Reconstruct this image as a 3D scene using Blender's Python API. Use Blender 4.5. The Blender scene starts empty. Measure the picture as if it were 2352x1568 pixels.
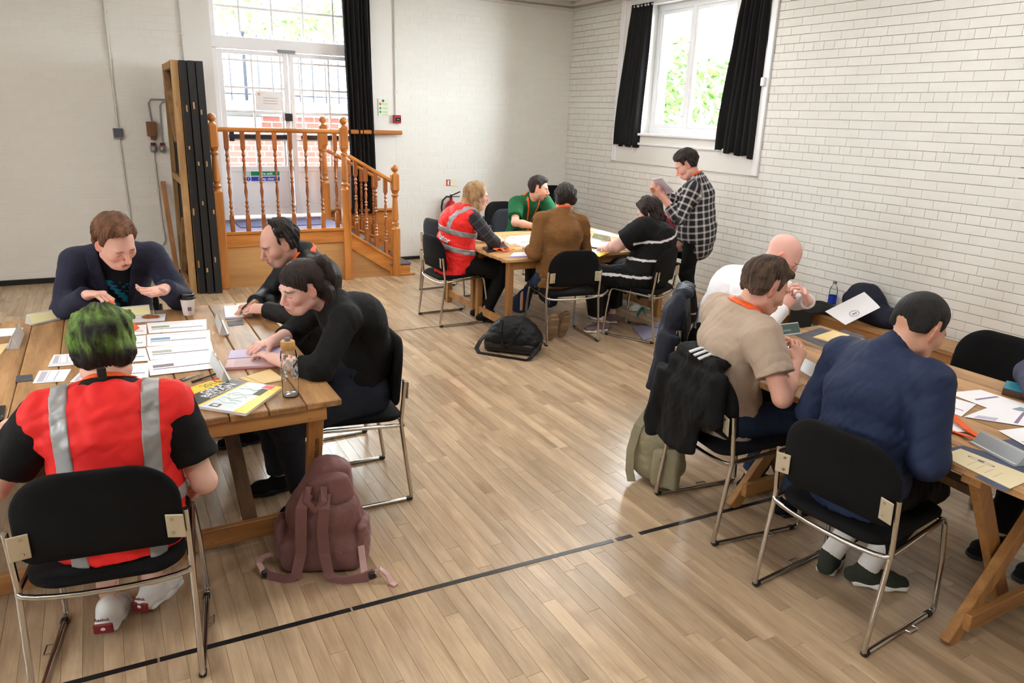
import bpy, bmesh, math, random
import numpy as np
from mathutils import Vector, Matrix, Euler

random.seed(7)
rng = np.random.default_rng(7)
scene = bpy.context.scene
COL = scene.collection

# ------------------------------------------------------------------ camera
W_PX, H_PX, F_PX = 2352, 1568, 1677.6
CAM = np.array([0.0, 0.0, 1.8553])
CR = np.array([0.87653, -0.48027, 0.03251])
CU = np.array([0.11426, 0.27312, 0.95517])
CF = np.array([0.46770, 0.83347, -0.29430])
cam_data = bpy.data.cameras.new('camera')
cam_data.sensor_width = 36.0
cam_data.lens = 36.0 * F_PX / W_PX
cam_data.clip_start = 0.05
cam_obj = bpy.data.objects.new('camera', cam_data)
COL.objects.link(cam_obj)
cam_obj.matrix_world = Matrix(((CR[0], CU[0], -CF[0], CAM[0]), (CR[1], CU[1], -CF[1], CAM[1]),
                               (CR[2], CU[2], -CF[2], CAM[2]), (0, 0, 0, 1)))
scene.camera = cam_obj

# ------------------------------------------------------------------ world, lights, exposure
world = bpy.data.worlds.new('sky'); scene.world = world
world.use_nodes = True
bg = world.node_tree.nodes['Background']
bg.inputs['Color'].default_value = (0.93, 0.97, 1.0, 1)
bg.inputs['Strength'].default_value = 31.0
scene.view_settings.view_transform = 'Standard'
scene.view_settings.look = 'None'
scene.view_settings.exposure = 0.62
scene.view_settings.gamma = 1.0
scene.view_settings.use_curve_mapping = False

ROOM_X0, ROOM_X1, ROOM_Y0, ROOM_Y1, ROOM_H = -4.6, 5.87, -3.6, 9.04, 3.42

def area_light(name, loc, rot, sx, sy, energy, color=(1, 1, 1)):
    d = bpy.data.lights.new(name, 'AREA'); d.shape = 'RECTANGLE'
    d.size, d.size_y, d.energy, d.color = sx, sy, energy, color
    o = bpy.data.objects.new(name, d); COL.objects.link(o)
    o.location = loc; o.rotation_euler = rot
    return o

# ceiling luminaires of the hall (all above the frame)
for i, (lx, ly) in enumerate([(-2.2, 0.6), (1.4, 0.3), (4.2, 0.3), (-2.2, 3.6), (1.4, 3.5), (4.2, 3.3), (-2.2, 6.4), (1.4, 6.2), (4.2, 6.2)]):
    area_light('ceiling_lamp_light', (lx, ly, 3.36), (0, 0, 0), 1.5, 0.35, 21, (1.0, 0.975, 0.94))

# ------------------------------------------------------------------ materials
def lin(c):
    c = c / 255.0
    return c / 12.92 if c <= 0.04045 else ((c + 0.055) / 1.055) ** 2.4
def rgb(r, g, b): return (lin(r), lin(g), lin(b), 1.0)

MATS = {}
def N(nt, typ, **kw):
    n = nt.nodes.new(typ)
    for k, v in kw.items(): setattr(n, k, v)
    return n
def mat(name, col=(200, 200, 200), rough=0.6, metal=0.0, bump=None, var=None, spec=0.5, sheen=0.0, attr=None, coat=0.0, stretch=None, rnd=0.0):
    """plain principled material; bump=(scale,strength), var=(scale,amount), attr=vertex colour name, rnd=random value per piece"""
    if name in MATS: return MATS[name]
    m = bpy.data.materials.new(name); m.use_nodes = True; MATS[name] = m
    nt = m.node_tree; b = nt.nodes['Principled BSDF']
    b.inputs['Roughness'].default_value = rough; b.inputs['Metallic'].default_value = metal
    b.inputs['Specular IOR Level'].default_value = spec
    b.inputs['Sheen Weight'].default_value = sheen
    b.inputs['Coat Weight'].default_value = coat
    src = None
    if attr:
        a = N(nt, 'ShaderNodeAttribute', attribute_name=attr); src = a.outputs['Color']
    else:
        b.inputs['Base Color'].default_value = rgb(*col)
    if bump or var or stretch:
        tc = N(nt, 'ShaderNodeTexCoord'); vec = tc.outputs['Object']
        if stretch:
            mp = N(nt, 'ShaderNodeMapping'); mp.inputs['Scale'].default_value = stretch
            nt.links.new(vec, mp.inputs['Vector']); vec = mp.outputs['Vector']
    if var or rnd:
        hsv = N(nt, 'ShaderNodeHueSaturation')
        if src is None:
            c = N(nt, 'ShaderNodeRGB'); c.outputs[0].default_value = rgb(*col); src = c.outputs[0]
        nt.links.new(src, hsv.inputs['Color'])
        val = None
        if var:
            nz = N(nt, 'ShaderNodeTexNoise'); nz.inputs['Scale'].default_value = var[0]; nz.inputs['Detail'].default_value = 5
            nt.links.new(vec, nz.inputs['Vector'])
            mr = N(nt, 'ShaderNodeMapRange'); mr.inputs['From Min'].default_value = 0.25; mr.inputs['From Max'].default_value = 0.75
            mr.inputs['To Min'].default_value = 1 - var[1]; mr.inputs['To Max'].default_value = 1 + var[1]
            nt.links.new(nz.outputs['Fac'], mr.inputs['Value']); val = mr.outputs['Result']
        if rnd:
            oi = N(nt, 'ShaderNodeObjectInfo'); g = N(nt, 'ShaderNodeNewGeometry')
            ad = N(nt, 'ShaderNodeMath', operation='ADD'); fr = N(nt, 'ShaderNodeMath', operation='FRACT')
            nt.links.new(oi.outputs['Random'], ad.inputs[0]); nt.links.new(g.outputs['Random Per Island'], ad.inputs[1])
            nt.links.new(ad.outputs[0], fr.inputs[0])
            m2 = N(nt, 'ShaderNodeMapRange'); m2.inputs['To Min'].default_value = 1 - rnd; m2.inputs['To Max'].default_value = 1 + rnd
            nt.links.new(fr.outputs[0], m2.inputs['Value'])
            if val is None: val = m2.outputs['Result']
            else:
                mu = N(nt, 'ShaderNodeMath', operation='MULTIPLY')
                nt.links.new(val, mu.inputs[0]); nt.links.new(m2.outputs['Result'], mu.inputs[1]); val = mu.outputs[0]
        nt.links.new(val, hsv.inputs['Value']); src = hsv.outputs['Color']
    if src is not None: nt.links.new(src, b.inputs['Base Color'])
    if bump:
        nb = N(nt, 'ShaderNodeTexNoise'); nb.inputs['Scale'].default_value = bump[0]; nb.inputs['Detail'].default_value = 4
        nt.links.new(vec, nb.inputs['Vector'])
        bp = N(nt, 'ShaderNodeBump'); bp.inputs['Strength'].default_value = bump[1]; bp.inputs['Distance'].default_value = 0.01
        nt.links.new(nb.outputs['Fac'], bp.inputs['Height']); nt.links.new(bp.outputs['Normal'], b.inputs['Normal'])
    return m

def wood(name, c1, c2, rough=0.5, axis=1, scale=9.0, rnd=0.12, knots=True, stain=None):
    """grain along the given object axis; every board gets its own offset and tone"""
    if name in MATS: return MATS[name]
    m = bpy.data.materials.new(name); m.use_nodes = True; MATS[name] = m
    nt = m.node_tree; b = nt.nodes['Principled BSDF']; L = nt.links.new
    b.inputs['Roughness'].default_value = rough
    oi = N(nt, 'ShaderNodeObjectInfo'); g = N(nt, 'ShaderNodeNewGeometry'); tc = N(nt, 'ShaderNodeTexCoord')
    ad = N(nt, 'ShaderNodeMath', operation='ADD'); fr = N(nt, 'ShaderNodeMath', operation='FRACT')
    L(oi.outputs['Random'], ad.inputs[0]); L(g.outputs['Random Per Island'], ad.inputs[1]); L(ad.outputs[0], fr.inputs[0])
    sc = N(nt, 'ShaderNodeVectorMath', operation='SCALE'); sc.inputs[0].default_value = (31, 17, 23); L(fr.outputs[0], sc.inputs['Scale'])
    va = N(nt, 'ShaderNodeVectorMath', operation='ADD'); L(tc.outputs['Object'], va.inputs[0]); L(sc.outputs[0], va.inputs[1])
    mp = N(nt, 'ShaderNodeMapping'); s = [scale * 1.0] * 3; s[axis] = scale * 0.09; mp.inputs['Scale'].default_value = s
    L(va.outputs[0], mp.inputs['Vector'])
    nz = N(nt, 'ShaderNodeTexNoise'); nz.inputs['Scale'].default_value = 1.4; nz.inputs['Detail'].default_value = 7; nz.inputs['Distortion'].default_value = 0.6
    L(mp.outputs[0], nz.inputs['Vector'])
    n2 = N(nt, 'ShaderNodeTexNoise'); n2.inputs['Scale'].default_value = 14; n2.inputs['Detail'].default_value = 3; L(mp.outputs[0], n2.inputs['Vector'])
    mix = N(nt, 'ShaderNodeMath', operation='MULTIPLY_ADD'); mix.inputs[1].default_value = 0.3
    L(n2.outputs['Fac'], mix.inputs[0]); L(nz.outputs['Fac'], mix.inputs[2])
    cr = N(nt, 'ShaderNodeValToRGB'); cr.color_ramp.elements[0].position = 0.42; cr.color_ramp.elements[1].position = 0.82
    cr.color_ramp.elements[0].color = rgb(*c1); cr.color_ramp.elements[1].color = rgb(*c2)
    L(mix.outputs[0], cr.inputs[0]); out = cr.outputs[0]
    if stain:
        n3 = N(nt, 'ShaderNodeTexNoise'); n3.inputs['Scale'].default_value = stain[0]; n3.inputs['Detail'].default_value = 6
        L(va.outputs[0], n3.inputs['Vector'])
        r3 = N(nt, 'ShaderNodeMapRange'); r3.inputs['From Min'].default_value = 0.56; r3.inputs['From Max'].default_value = 0.75
        r3.inputs['To Max'].default_value = stain[1]
        L(n3.outputs['Fac'], r3.inputs['Value'])
        mx = N(nt, 'ShaderNodeMixRGB'); mx.inputs['Color2'].default_value = rgb(*stain[2])
        L(r3.outputs[0], mx.inputs['Fac']); L(out, mx.inputs['Color1']); out = mx.outputs[0]
    if knots:
        vo = N(nt, 'ShaderNodeTexVoronoi'); m3 = N(nt, 'ShaderNodeMapping'); k = [5.0] * 3; k[axis] = 2.2; m3.inputs['Scale'].default_value = k
        L(va.outputs[0], m3.inputs['Vector']); L(m3.outputs[0], vo.inputs['Vector'])
        r4 = N(nt, 'ShaderNodeMapRange'); r4.inputs['From Min'].default_value = 0.0; r4.inputs['From Max'].default_value = 0.11
        r4.inputs['To Min'].default_value = 0.75; r4.inputs['To Max'].default_value = 0.0
        L(vo.outputs['Distance'], r4.inputs['Value'])
        m4 = N(nt, 'ShaderNodeMixRGB'); m4.inputs['Color2'].default_value = rgb(70, 42, 20)
        L(r4.outputs[0], m4.inputs['Fac']); L(out, m4.inputs['Color1']); out = m4.outputs[0]
    hsv = N(nt, 'ShaderNodeHueSaturation'); mr = N(nt, 'ShaderNodeMapRange'); mr.inputs['To Min'].default_value = 1 - rnd; mr.inputs['To Max'].default_value = 1 + rnd
    L(fr.outputs[0], mr.inputs['Value']); L(mr.outputs[0], hsv.inputs['Value']); L(out, hsv.inputs['Color'])
    L(hsv.outputs[0], b.inputs['Base Color'])
    bp = N(nt, 'ShaderNodeBump'); bp.inputs['Strength'].default_value = 0.15; bp.inputs['Distance'].default_value = 0.004
    L(mix.outputs[0], bp.inputs['Height']); L(bp.outputs[0], b.inputs['Normal'])
    return m

def glass_mat(name, tint=(250, 252, 252), amount=0.1):
    if name in MATS: return MATS[name]
    m = bpy.data.materials.new(name); m.use_nodes = True; MATS[name] = m
    nt = m.node_tree; nt.nodes.remove(nt.nodes['Principled BSDF'])
    t = N(nt, 'ShaderNodeBsdfTransparent'); t.inputs[0].default_value = rgb(*tint)
    g = N(nt, 'ShaderNodeBsdfGlossy'); g.inputs['Roughness'].default_value = 0.03
    lw = N(nt, 'ShaderNodeLayerWeight'); lw.inputs['Blend'].default_value = amount
    mx = N(nt, 'ShaderNodeMixShader')
    nt.links.new(lw.outputs['Fresnel'], mx.inputs[0]); nt.links.new(t.outputs[0], mx.inputs[1]); nt.links.new(g.outputs[0], mx.inputs[2])
    nt.links.new(mx.outputs[0], nt.nodes['Material Output'].inputs['Surface'])
    return m

# ------------------------------------------------------------------ mesh helpers
CORN = [(sx, sy, sz) for sx in (-1, 1) for sy in (-1, 1) for sz in (-1, 1)]
class MB:
    """collects shapes that become one mesh"""
    def __init__(s): s.v = []; s.f = []
    def add(s, vs, fs):
        o = len(s.v); s.v += [tuple(p) for p in vs]; s.f += [tuple(i + o for i in f) for f in fs]
        return s
    def box(s, c, d, rot=None, ch=0.0):
        """box centred c with full sizes d, optional Matrix rot, chamfer ch"""
        h = [x / 2 for x in d]; c = Vector(c)
        vs, fs = [], []
        ch = min(ch, min(h) * 0.9)
        if ch <= 0:
            vs = [Vector((sx * h[0], sy * h[1], sz * h[2])) for sx, sy, sz in CORN]
            fs = [(0, 1, 3, 2), (4, 6, 7, 5), (0, 4, 5, 1), (2, 3, 7, 6), (0, 2, 6, 4), (1, 5, 7, 3)]
        else:
            idx = {}
            for cn in CORN:
                for k in range(3):
                    p = [cn[j] * (h[j] if j == k else h[j] - ch) for j in range(3)]
                    idx[(cn, k)] = len(vs); vs.append(Vector(p))
            def cor(a, sa, b_, sb, n, sn):
                q = [0, 0, 0]; q[a] = sa; q[b_] = sb; q[n] = sn; return tuple(q)
            for k in range(3):
                a, b_ = (k + 1) % 3, (k + 2) % 3
                for sg in (-1, 1):
                    fs.append([idx[(cor(k, sg, a, i, b_, j), k)] for i, j in ((-1, -1), (1, -1), (1, 1), (-1, 1))])
            for n in range(3):
                a, b_ = (n + 1) % 3, (n + 2) % 3
                for sa in (-1, 1):
                    for sb in (-1, 1):
                        c0, c1 = cor(a, sa, b_, sb, n, -1), cor(a, sa, b_, sb, n, 1)
                        fs.append([idx[(c0, a)], idx[(c1, a)], idx[(c1, b_)], idx[(c0, b_)]])
            for cn in CORN: fs.append([idx[(cn, 0)], idx[(cn, 1)], idx[(cn, 2)]])
            out = []
            for f in fs:
                p = [vs[i] for i in f]; nrm = (p[1] - p[0]).cross(p[2] - p[0]); ce = sum(p, Vector()) / len(p)
                out.append(f if nrm.dot(ce) > 0 else f[::-1])
            fs = out
        if rot is not None: vs = [rot @ v for v in vs]
        return s.add([v + c for v in vs], fs)
    def bar(s, a, b, w, t, up=(0, 0, 1), ch=0.0):
        """rectangular bar from a to b; w across, t along 'up'"""
        a, b = Vector(a), Vector(b); d = b - a; L = d.length; x = d.normalized()
        z = Vector(up); y = z.cross(x); y.normalize(); z = x.cross(y)
        R = Matrix((x, y, z)).transposed()
        return s.box((a + b) / 2, (L, w, t), R, ch)
    def tube(s, pts, r, n=8, closed=False, flat=None, up=None, caps=True):
        """round tube (or flat ribbon when flat=(half width, half thickness)) along pts"""
        P = [Vector(p) for p in pts]; m = len(P); rings = []
        prev = Vector(up) if up else None
        for i in range(m):
            if closed: t = P[(i + 1) % m] - P[i - 1]
            else: t = P[min(i + 1, m - 1)] - P[max(i - 1, 0)]
            t.normalize()
            if prev is None: prev = Vector((0, 0, 1)) if abs(t.z) < 0.9 else Vector((1, 0, 0))
            u = prev - t * prev.dot(t)
            if u.length < 1e-5: u = t.orthogonal()
            u.normalize(); w = t.cross(u)
            if not up: prev = u
            rr = r[i] if isinstance(r, (list, tuple)) else r
            ring = []
            for k in range(n):
                a = 2 * math.pi * k / n
                if flat: ring.append(P[i] + w * (flat[0] * (1 if math.cos(a) > 0 else -1)) + u * (flat[1] * (1 if math.sin(a) > 0 else -1)))
                else: ring.append(P[i] + w * rr * math.cos(a) + u * rr * math.sin(a))
            rings.append(ring)
        if flat:
            rings = [[q[0], q[0], q[0], q[0]] for q in rings]
            for i in range(m):
                if closed: t = P[(i + 1) % m] - P[i - 1]
                else: t = P[min(i + 1, m - 1)] - P[max(i - 1, 0)]
                t.normalize(); u = Vector(up[i]) if (up and isinstance(up[0], (list, tuple, Vector))) else Vector(up) if up else Vector((0, 0, 1))
                u = u - t * u.dot(t)
                if u.length < 1e-5: u = t.orthogonal()
                u.normalize(); w = t.cross(u)
                rings[i] = [P[i] + w * flat[0] * a + u * flat[1] * b for a, b in ((1, 1), (-1, 1), (-1, -1), (1, -1))]
            n = 4
        vs = [p for ring in rings for p in ring]; fs = []
        for i in range(m if closed else m - 1):
            j = (i + 1) % m
            for k in range(n):
                k2 = (k + 1) % n; fs.append((i * n + k, i * n + k2, j * n + k2, j * n + k))
        if not closed and caps:
            fs.append(tuple(range(n - 1, -1, -1))); fs.append(tuple((m - 1) * n + k for k in range(n)))
        return s.add(vs, fs)
    def lathe(s, prof, o=(0, 0, 0), n=12, axis=None):
        """profile of (radius, height) turned about z (or about 'axis' direction)"""
        o = Vector(o); R = Vector((0, 0, 1)).rotation_difference(Vector(axis)).to_matrix() if axis else Matrix.Identity(3)
        vs = []; fs = []; m = len(prof)
        for r, h in prof:
            for k in range(n):
                a = 2 * math.pi * k / n; vs.append(o + R @ Vector((r * math.cos(a), r * math.sin(a), h)))
        for i in range(m - 1):
            for k in range(n):
                k2 = (k + 1) % n; fs.append((i * n + k, i * n + k2, (i + 1) * n + k2, (i + 1) * n + k))
        fs.append(tuple(range(n - 1, -1, -1))); fs.append(tuple((m - 1) * n + k for k in range(n)))
        return s.add(vs, fs)
    def poly(s, pts, thick, nrm=(0, 0, 1)):
        """flat polygon with a thickness along nrm"""
        n = Vector(nrm).normalized() * thick; P = [Vector(p) for p in pts]; k = len(P)
        area = Vector()
        for i in range(k): area += P[i].cross(P[(i + 1) % k])
        if area.dot(n) < 0: P = P[::-1]
        return s.add([p + n for p in P] + P, [tuple(range(k)), tuple(range(2 * k - 1, k - 1, -1))] + [(i, k + i, k + (i + 1) % k, (i + 1) % k) for i in range(k)])
    def mesh(s, name):
        me = bpy.data.meshes.new(name); me.from_pydata(s.v, [], s.f); me.update(); return me

def tag(o, label=None, cat=None, group=None, kind=None):
    if label: o['label'] = label
    if cat: o['category'] = cat
    if group: o['group'] = group
    if kind: o['kind'] = kind
    return o
def obj(name, me, material=None, parent=None, smooth=False, loc=None):
    if isinstance(me, MB): me = me.mesh(name)
    o = bpy.data.objects.new(name, me); COL.objects.link(o)
    if material is not None and len(me.materials) == 0: me.materials.append(material)
    if smooth:
        me.polygons.foreach_set('use_smooth', np.ones(len(me.polygons), bool))
    if parent is not None: o.parent = parent
    if loc is not None: o.location = loc
    return o
def smooth_angle(me, ang=35):
    me.polygons.foreach_set('use_smooth', np.ones(len(me.polygons), bool))
    bm = bmesh.new(); bm.from_mesh(me)
    for e in bm.edges:
        e.smooth = not (len(e.link_faces) == 2 and e.calc_face_angle(0) > math.radians(ang))
    bm.to_mesh(me); bm.free()
def sobj(name, me, material=None, parent=None, ang=35, loc=None):
    if isinstance(me, MB): me = me.mesh(name)
    smooth_angle(me, ang)
    return obj(name, me, material, parent, loc=loc)
def thing(name, label, cat, loc=(0, 0, 0), rz=0.0, group=None):
    o = bpy.data.objects.new(name, None); COL.objects.link(o); o.empty_display_size = 0.1
    o.location = loc; o.rotation_euler = (0, 0, rz)
    return tag(o, label, cat, group)
def copy_tree(root, parent=None):
    c = root.copy(); COL.objects.link(c); c.parent = parent
    for ch in root.children: copy_tree(ch, c)
    return c
def ray(px, py):
    return (px - W_PX / 2) / F_PX * CR - (py - H_PX / 2) / F_PX * CU + CF
def atz(px, py, z):
    """point at height z that stands at photograph position px, py"""
    d = ray(px, py); return Vector(CAM + d * (z - CAM[2]) / d[2])
def aty(px, py, y):
    d = ray(px, py); return Vector(CAM + d * y / d[1])
def atx(px, py, x):
    d = ray(px, py); return Vector(CAM + d * x / d[0])
def to_px(p):
    v = np.array(p) - CAM; w = v @ CF
    return W_PX / 2 + F_PX * (v @ CR) / w, H_PX / 2 - F_PX * (v @ CU) / w, w
def text_mesh(body, size, name, extrude=0.0006, bold=0.0, align='CENTER', shear=0.0, sx=1.0):
    cu = bpy.data.curves.new(name, 'FONT'); cu.body = body; cu.size = size; cu.extrude = extrude; cu.offset = bold
    cu.align_x = align; cu.align_y = 'CENTER'; cu.shear = shear; cu.resolution_u = 3
    o = bpy.data.objects.new(name, cu); COL.objects.link(o)
    bpy.context.view_layer.update()
    me = bpy.data.meshes.new_from_object(o.evaluated_get(bpy.context.evaluated_depsgraph_get()))
    bpy.data.objects.remove(o); bpy.data.curves.remove(cu)
    if sx != 1.0: me.transform(Matrix.Diagonal((sx, 1, 1, 1)))
    me.name = name
    return me

# ------------------------------------------------------------------ implicit surfaces (bodies, clothes, bags)
def unit(v):
    v = np.asarray(v, float); return v / max(np.linalg.norm(v), 1e-9)
def nv(*a): return np.array(a, float)
def dseg(p, a, b):
    ab = b - a; L2 = max(ab @ ab, 1e-9)
    t = np.clip(((p - a) @ ab) / L2, 0, 1); return t, p - a - t[..., None] * ab
class Cap:      # tapered capsule
    def __init__(s, a, b, ra, rb): s.a, s.b, s.ra, s.rb = np.asarray(a, float), np.asarray(b, float), ra, rb
    def box(s): r = max(s.ra, s.rb); return np.minimum(s.a, s.b) - r, np.maximum(s.a, s.b) + r
    def d(s, p):
        t, q = dseg(p, s.a, s.b); return np.sqrt((q * q).sum(-1)) - (s.ra + (s.rb - s.ra) * t)
class Cone:     # tapered cylinder with flat ends
    def __init__(s, a, b, ra, rb, rd=0.006): s.a, s.b, s.ra, s.rb, s.rd = np.asarray(a, float), np.asarray(b, float), ra, rb, rd
    def box(s): r = max(s.ra, s.rb); return np.minimum(s.a, s.b) - r, np.maximum(s.a, s.b) + r
    def d(s, p):
        ab = s.b - s.a; L = np.linalg.norm(ab); ax = ab / L
        h = (p - s.a) @ ax; q = p - s.a - h[..., None] * ax
        rr = s.ra + (s.rb - s.ra) * np.clip(h / L, 0, 1)
        d1 = np.sqrt((q * q).sum(-1)) - rr; d2 = np.maximum(-h, h - L)
        d1 = d1 + s.rd; d2 = d2 + s.rd
        return np.minimum(np.maximum(d1, d2), 0) + np.sqrt(np.maximum(d1, 0) ** 2 + np.maximum(d2, 0) ** 2) - s.rd
class Ell:      # ellipsoid with a frame (rows of R are its axes)
    def __init__(s, c, r, R=None): s.c, s.r, s.R = np.asarray(c, float), np.asarray(r, float), np.eye(3) if R is None else np.asarray(R, float)
    def box(s):
        e = np.sqrt(((s.R * s.r[:, None]) ** 2).sum(0)); return s.c - e, s.c + e
    def d(s, p):
        q = (p - s.c) @ s.R.T; k0 = np.sqrt(((q / s.r) ** 2).sum(-1)); k1 = np.sqrt(((q / s.r ** 2) ** 2).sum(-1))
        return k0 * (k0 - 1) / np.maximum(k1, 1e-6)
class Flat:     # flattened tapered capsule: half widths along 'left', half depths across
    def __init__(s, a, b, left, w, dp, w2=None, dp2=None):
        s.a, s.b = np.asarray(a, float), np.asarray(b, float); s.l = unit(left)
        s.w, s.dp, s.w2, s.dp2 = w, dp, w if w2 is None else w2, dp if dp2 is None else dp2
        ax = unit(s.b - s.a); s.l = unit(s.l - ax * (s.l @ ax)); s.f = np.cross(s.l, ax)
    def box(s): r = max(s.w, s.w2, s.dp, s.dp2); return np.minimum(s.a, s.b) - r, np.maximum(s.a, s.b) + r
    def d(s, p):
        t, q = dseg(p, s.a, s.b); w = s.w + (s.w2 - s.w) * t; dp = s.dp + (s.dp2 - s.dp) * t
        l = q @ s.l; f = q @ s.f; r2 = np.maximum((q * q).sum(-1) - l * l - f * f, 0)
        m = np.minimum(w, dp)
        k0 = np.sqrt((l / w) ** 2 + (f / dp) ** 2 + r2 / m ** 2)
        k1 = np.sqrt((l / w ** 2) ** 2 + (f / dp ** 2) ** 2 + r2 / m ** 4)
        return np.where(k0 < 0.3, (k0 - 1) * m, k0 * (k0 - 1) / np.maximum(k1, 1e-6))
class RBox:     # rounded box with a frame
    def __init__(s, c, h, R=None, rd=0.01): s.c, s.h, s.R, s.rd = np.asarray(c, float), np.asarray(h, float), np.eye(3) if R is None else np.asarray(R, float), rd
    def box(s):
        e = (np.abs(s.R) * s.h[:, None]).sum(0); return s.c - e, s.c + e
    def d(s, p):
        q = np.abs((p - s.c) @ s.R.T) - (s.h - s.rd)
        return np.sqrt((np.maximum(q, 0) ** 2).sum(-1)) + np.minimum(q.max(-1), 0) - s.rd
def fold_noise(p, freq, seed, ridged=False):
    r = np.random.default_rng(seed); out = np.zeros(p.shape[:-1]); amp = 1.0; tot = 0
    for i in range(5):
        d = unit(r.normal(size=3)); e = unit(r.normal(size=3)); f = freq * (1.0 + 0.55 * i)
        w = np.sin(p @ d * f + r.uniform(0, 6.28) + 1.3 * np.sin(p @ e * f * 0.7 + r.uniform(0, 6.28)))
        if ridged: w = 1 - 2 * np.abs(w)
        out += amp * w; tot += amp; amp *= 0.75
    return out / tot
class Field:
    def __init__(s, vox): s.vox = vox; s.ops = []; s.post = []
    def add(s, prim, k=0.02): s.ops.append(('u', prim, k)); return s
    def sub(s, prim, k=0.01): s.ops.append(('s', prim, k)); return s
    def cut(s, fn, k=0.006): s.ops.append(('c', fn, k)); return s       # keep where fn(p) < 0
    def disp(s, fn, band=0.04): s.post.append((fn, band)); return s
    def grid(s):
        lo = np.array([9e9] * 3); hi = -lo
        for t, o, k in s.ops:
            if t == 'u':
                a, b = o.box(); lo = np.minimum(lo, a); hi = np.maximum(hi, b)
        s.lo = lo - 4 * s.vox - 0.012; hi = hi + 4 * s.vox + 0.012
        s.n = np.ceil((hi - s.lo) / s.vox).astype(int) + 1
        s.v = np.full(s.n, 0.5, np.float32)
    def region(s, lo, hi):
        i0 = np.clip(np.floor((lo - s.lo) / s.vox).astype(int), 0, s.n - 1); i1 = np.clip(np.ceil((hi - s.lo) / s.vox).astype(int) + 1, 1, s.n)
        sl = tuple(slice(a, b) for a, b in zip(i0, i1))
        ax = [s.lo[i] + s.vox * np.arange(i0[i], i1[i]) for i in range(3)]
        return sl, np.stack(np.meshgrid(*ax, indexing='ij'), -1)
    def solve(s):
        s.grid()
        for t, o, k in s.ops:
            if t in 'us':
                a, b = o.box(); pad = k + 2.5 * s.vox; sl, p = s.region(a - pad, b + pad)
                d = o.d(p).astype(np.float32); c = s.v[sl]
                if t == 'u':
                    h = np.maximum(k - np.abs(c - d), 0) / max(k, 1e-6); s.v[sl] = np.minimum(c, d) - h * h * k * 0.25
                else:
                    h = np.maximum(k - np.abs(c + d), 0) / max(k, 1e-6); s.v[sl] = np.maximum(c, -d) + h * h * k * 0.25
            else:
                m = s.v < 0.06; ii = np.argwhere(m); p = s.lo + ii * s.vox; d = o(p).astype(np.float32); c = s.v[m]
                h = np.maximum(k - np.abs(c - d), 0) / max(k, 1e-6); s.v[m] = np.maximum(c, d) + h * h * k * 0.25
        for fn, band in s.post:
            m = np.abs(s.v) < band; ii = np.argwhere(m); s.v[m] += fn(s.lo + ii * s.vox).astype(np.float32)
        for i in range(3):
            sl = [slice(None)] * 3
            for e in (0, -1): sl[i] = e; s.v[tuple(sl)] = np.maximum(s.v[tuple(sl)], 0.01)
        return s
    def extract(s):
        v = s.v; sg = v < 0
        def sh(a, o): return a[o[0]:a.shape[0] - 1 + o[0], o[1]:a.shape[1] - 1 + o[1], o[2]:a.shape[2] - 1 + o[2]]
        offs = [(i, j, k) for i in (0, 1) for j in (0, 1) for k in (0, 1)]
        cnt = sum(sh(sg, o).astype(np.uint8) for o in offs)
        act = (cnt > 0) & (cnt < 8); cells = np.argwhere(act); idx = np.full(act.shape, -1, np.int32); idx[act] = np.arange(len(cells))
        vals = {o: v[cells[:, 0] + o[0], cells[:, 1] + o[1], cells[:, 2] + o[2]].astype(float) for o in offs}
        acc = np.zeros((len(cells), 3)); num = np.zeros(len(cells))
        for o in offs:
            for a in range(3):
                if o[a] == 0:
                    q = list(o); q[a] = 1; q = tuple(q); v0, v1 = vals[o], vals[q]; m = (v0 < 0) != (v1 < 0)
                    t = np.where(m, v0 / np.where(m, v0 - v1, 1), 0); pt = np.zeros((len(cells), 3)) + np.array(o); pt[:, a] = t
                    acc += pt * m[:, None]; num += m
        verts = s.lo + (cells + acc / num[:, None]) * s.vox
        quads = []
        for a in range(3):
            b, c = (a + 1) % 3, (a + 2) % 3
            s0 = [slice(None)] * 3; s1 = [slice(None)] * 3; s0[a] = slice(0, -1); s1[a] = slice(1, None)
            e0 = sg[tuple(s0)]; e1 = sg[tuple(s1)]; ed = np.argwhere(e0 != e1)
            ed = ed[(ed[:, b] > 0) & (ed[:, c] > 0) & (ed[:, b] < v.shape[b] - 1) & (ed[:, c] < v.shape[c] - 1)]
            def cid(db, dc):
                q = ed.copy(); q[:, b] += db; q[:, c] += dc; return idx[q[:, 0], q[:, 1], q[:, 2]]
            qd = np.stack([cid(-1, -1), cid(0, -1), cid(0, 0), cid(-1, 0)], 1)
            ins = e0[ed[:, 0], ed[:, 1], ed[:, 2]]
            qd[~ins] = qd[~ins][:, ::-1]; quads.append(qd)
        return verts, np.concatenate(quads)
    def run(s): return s.solve().extract()
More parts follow.
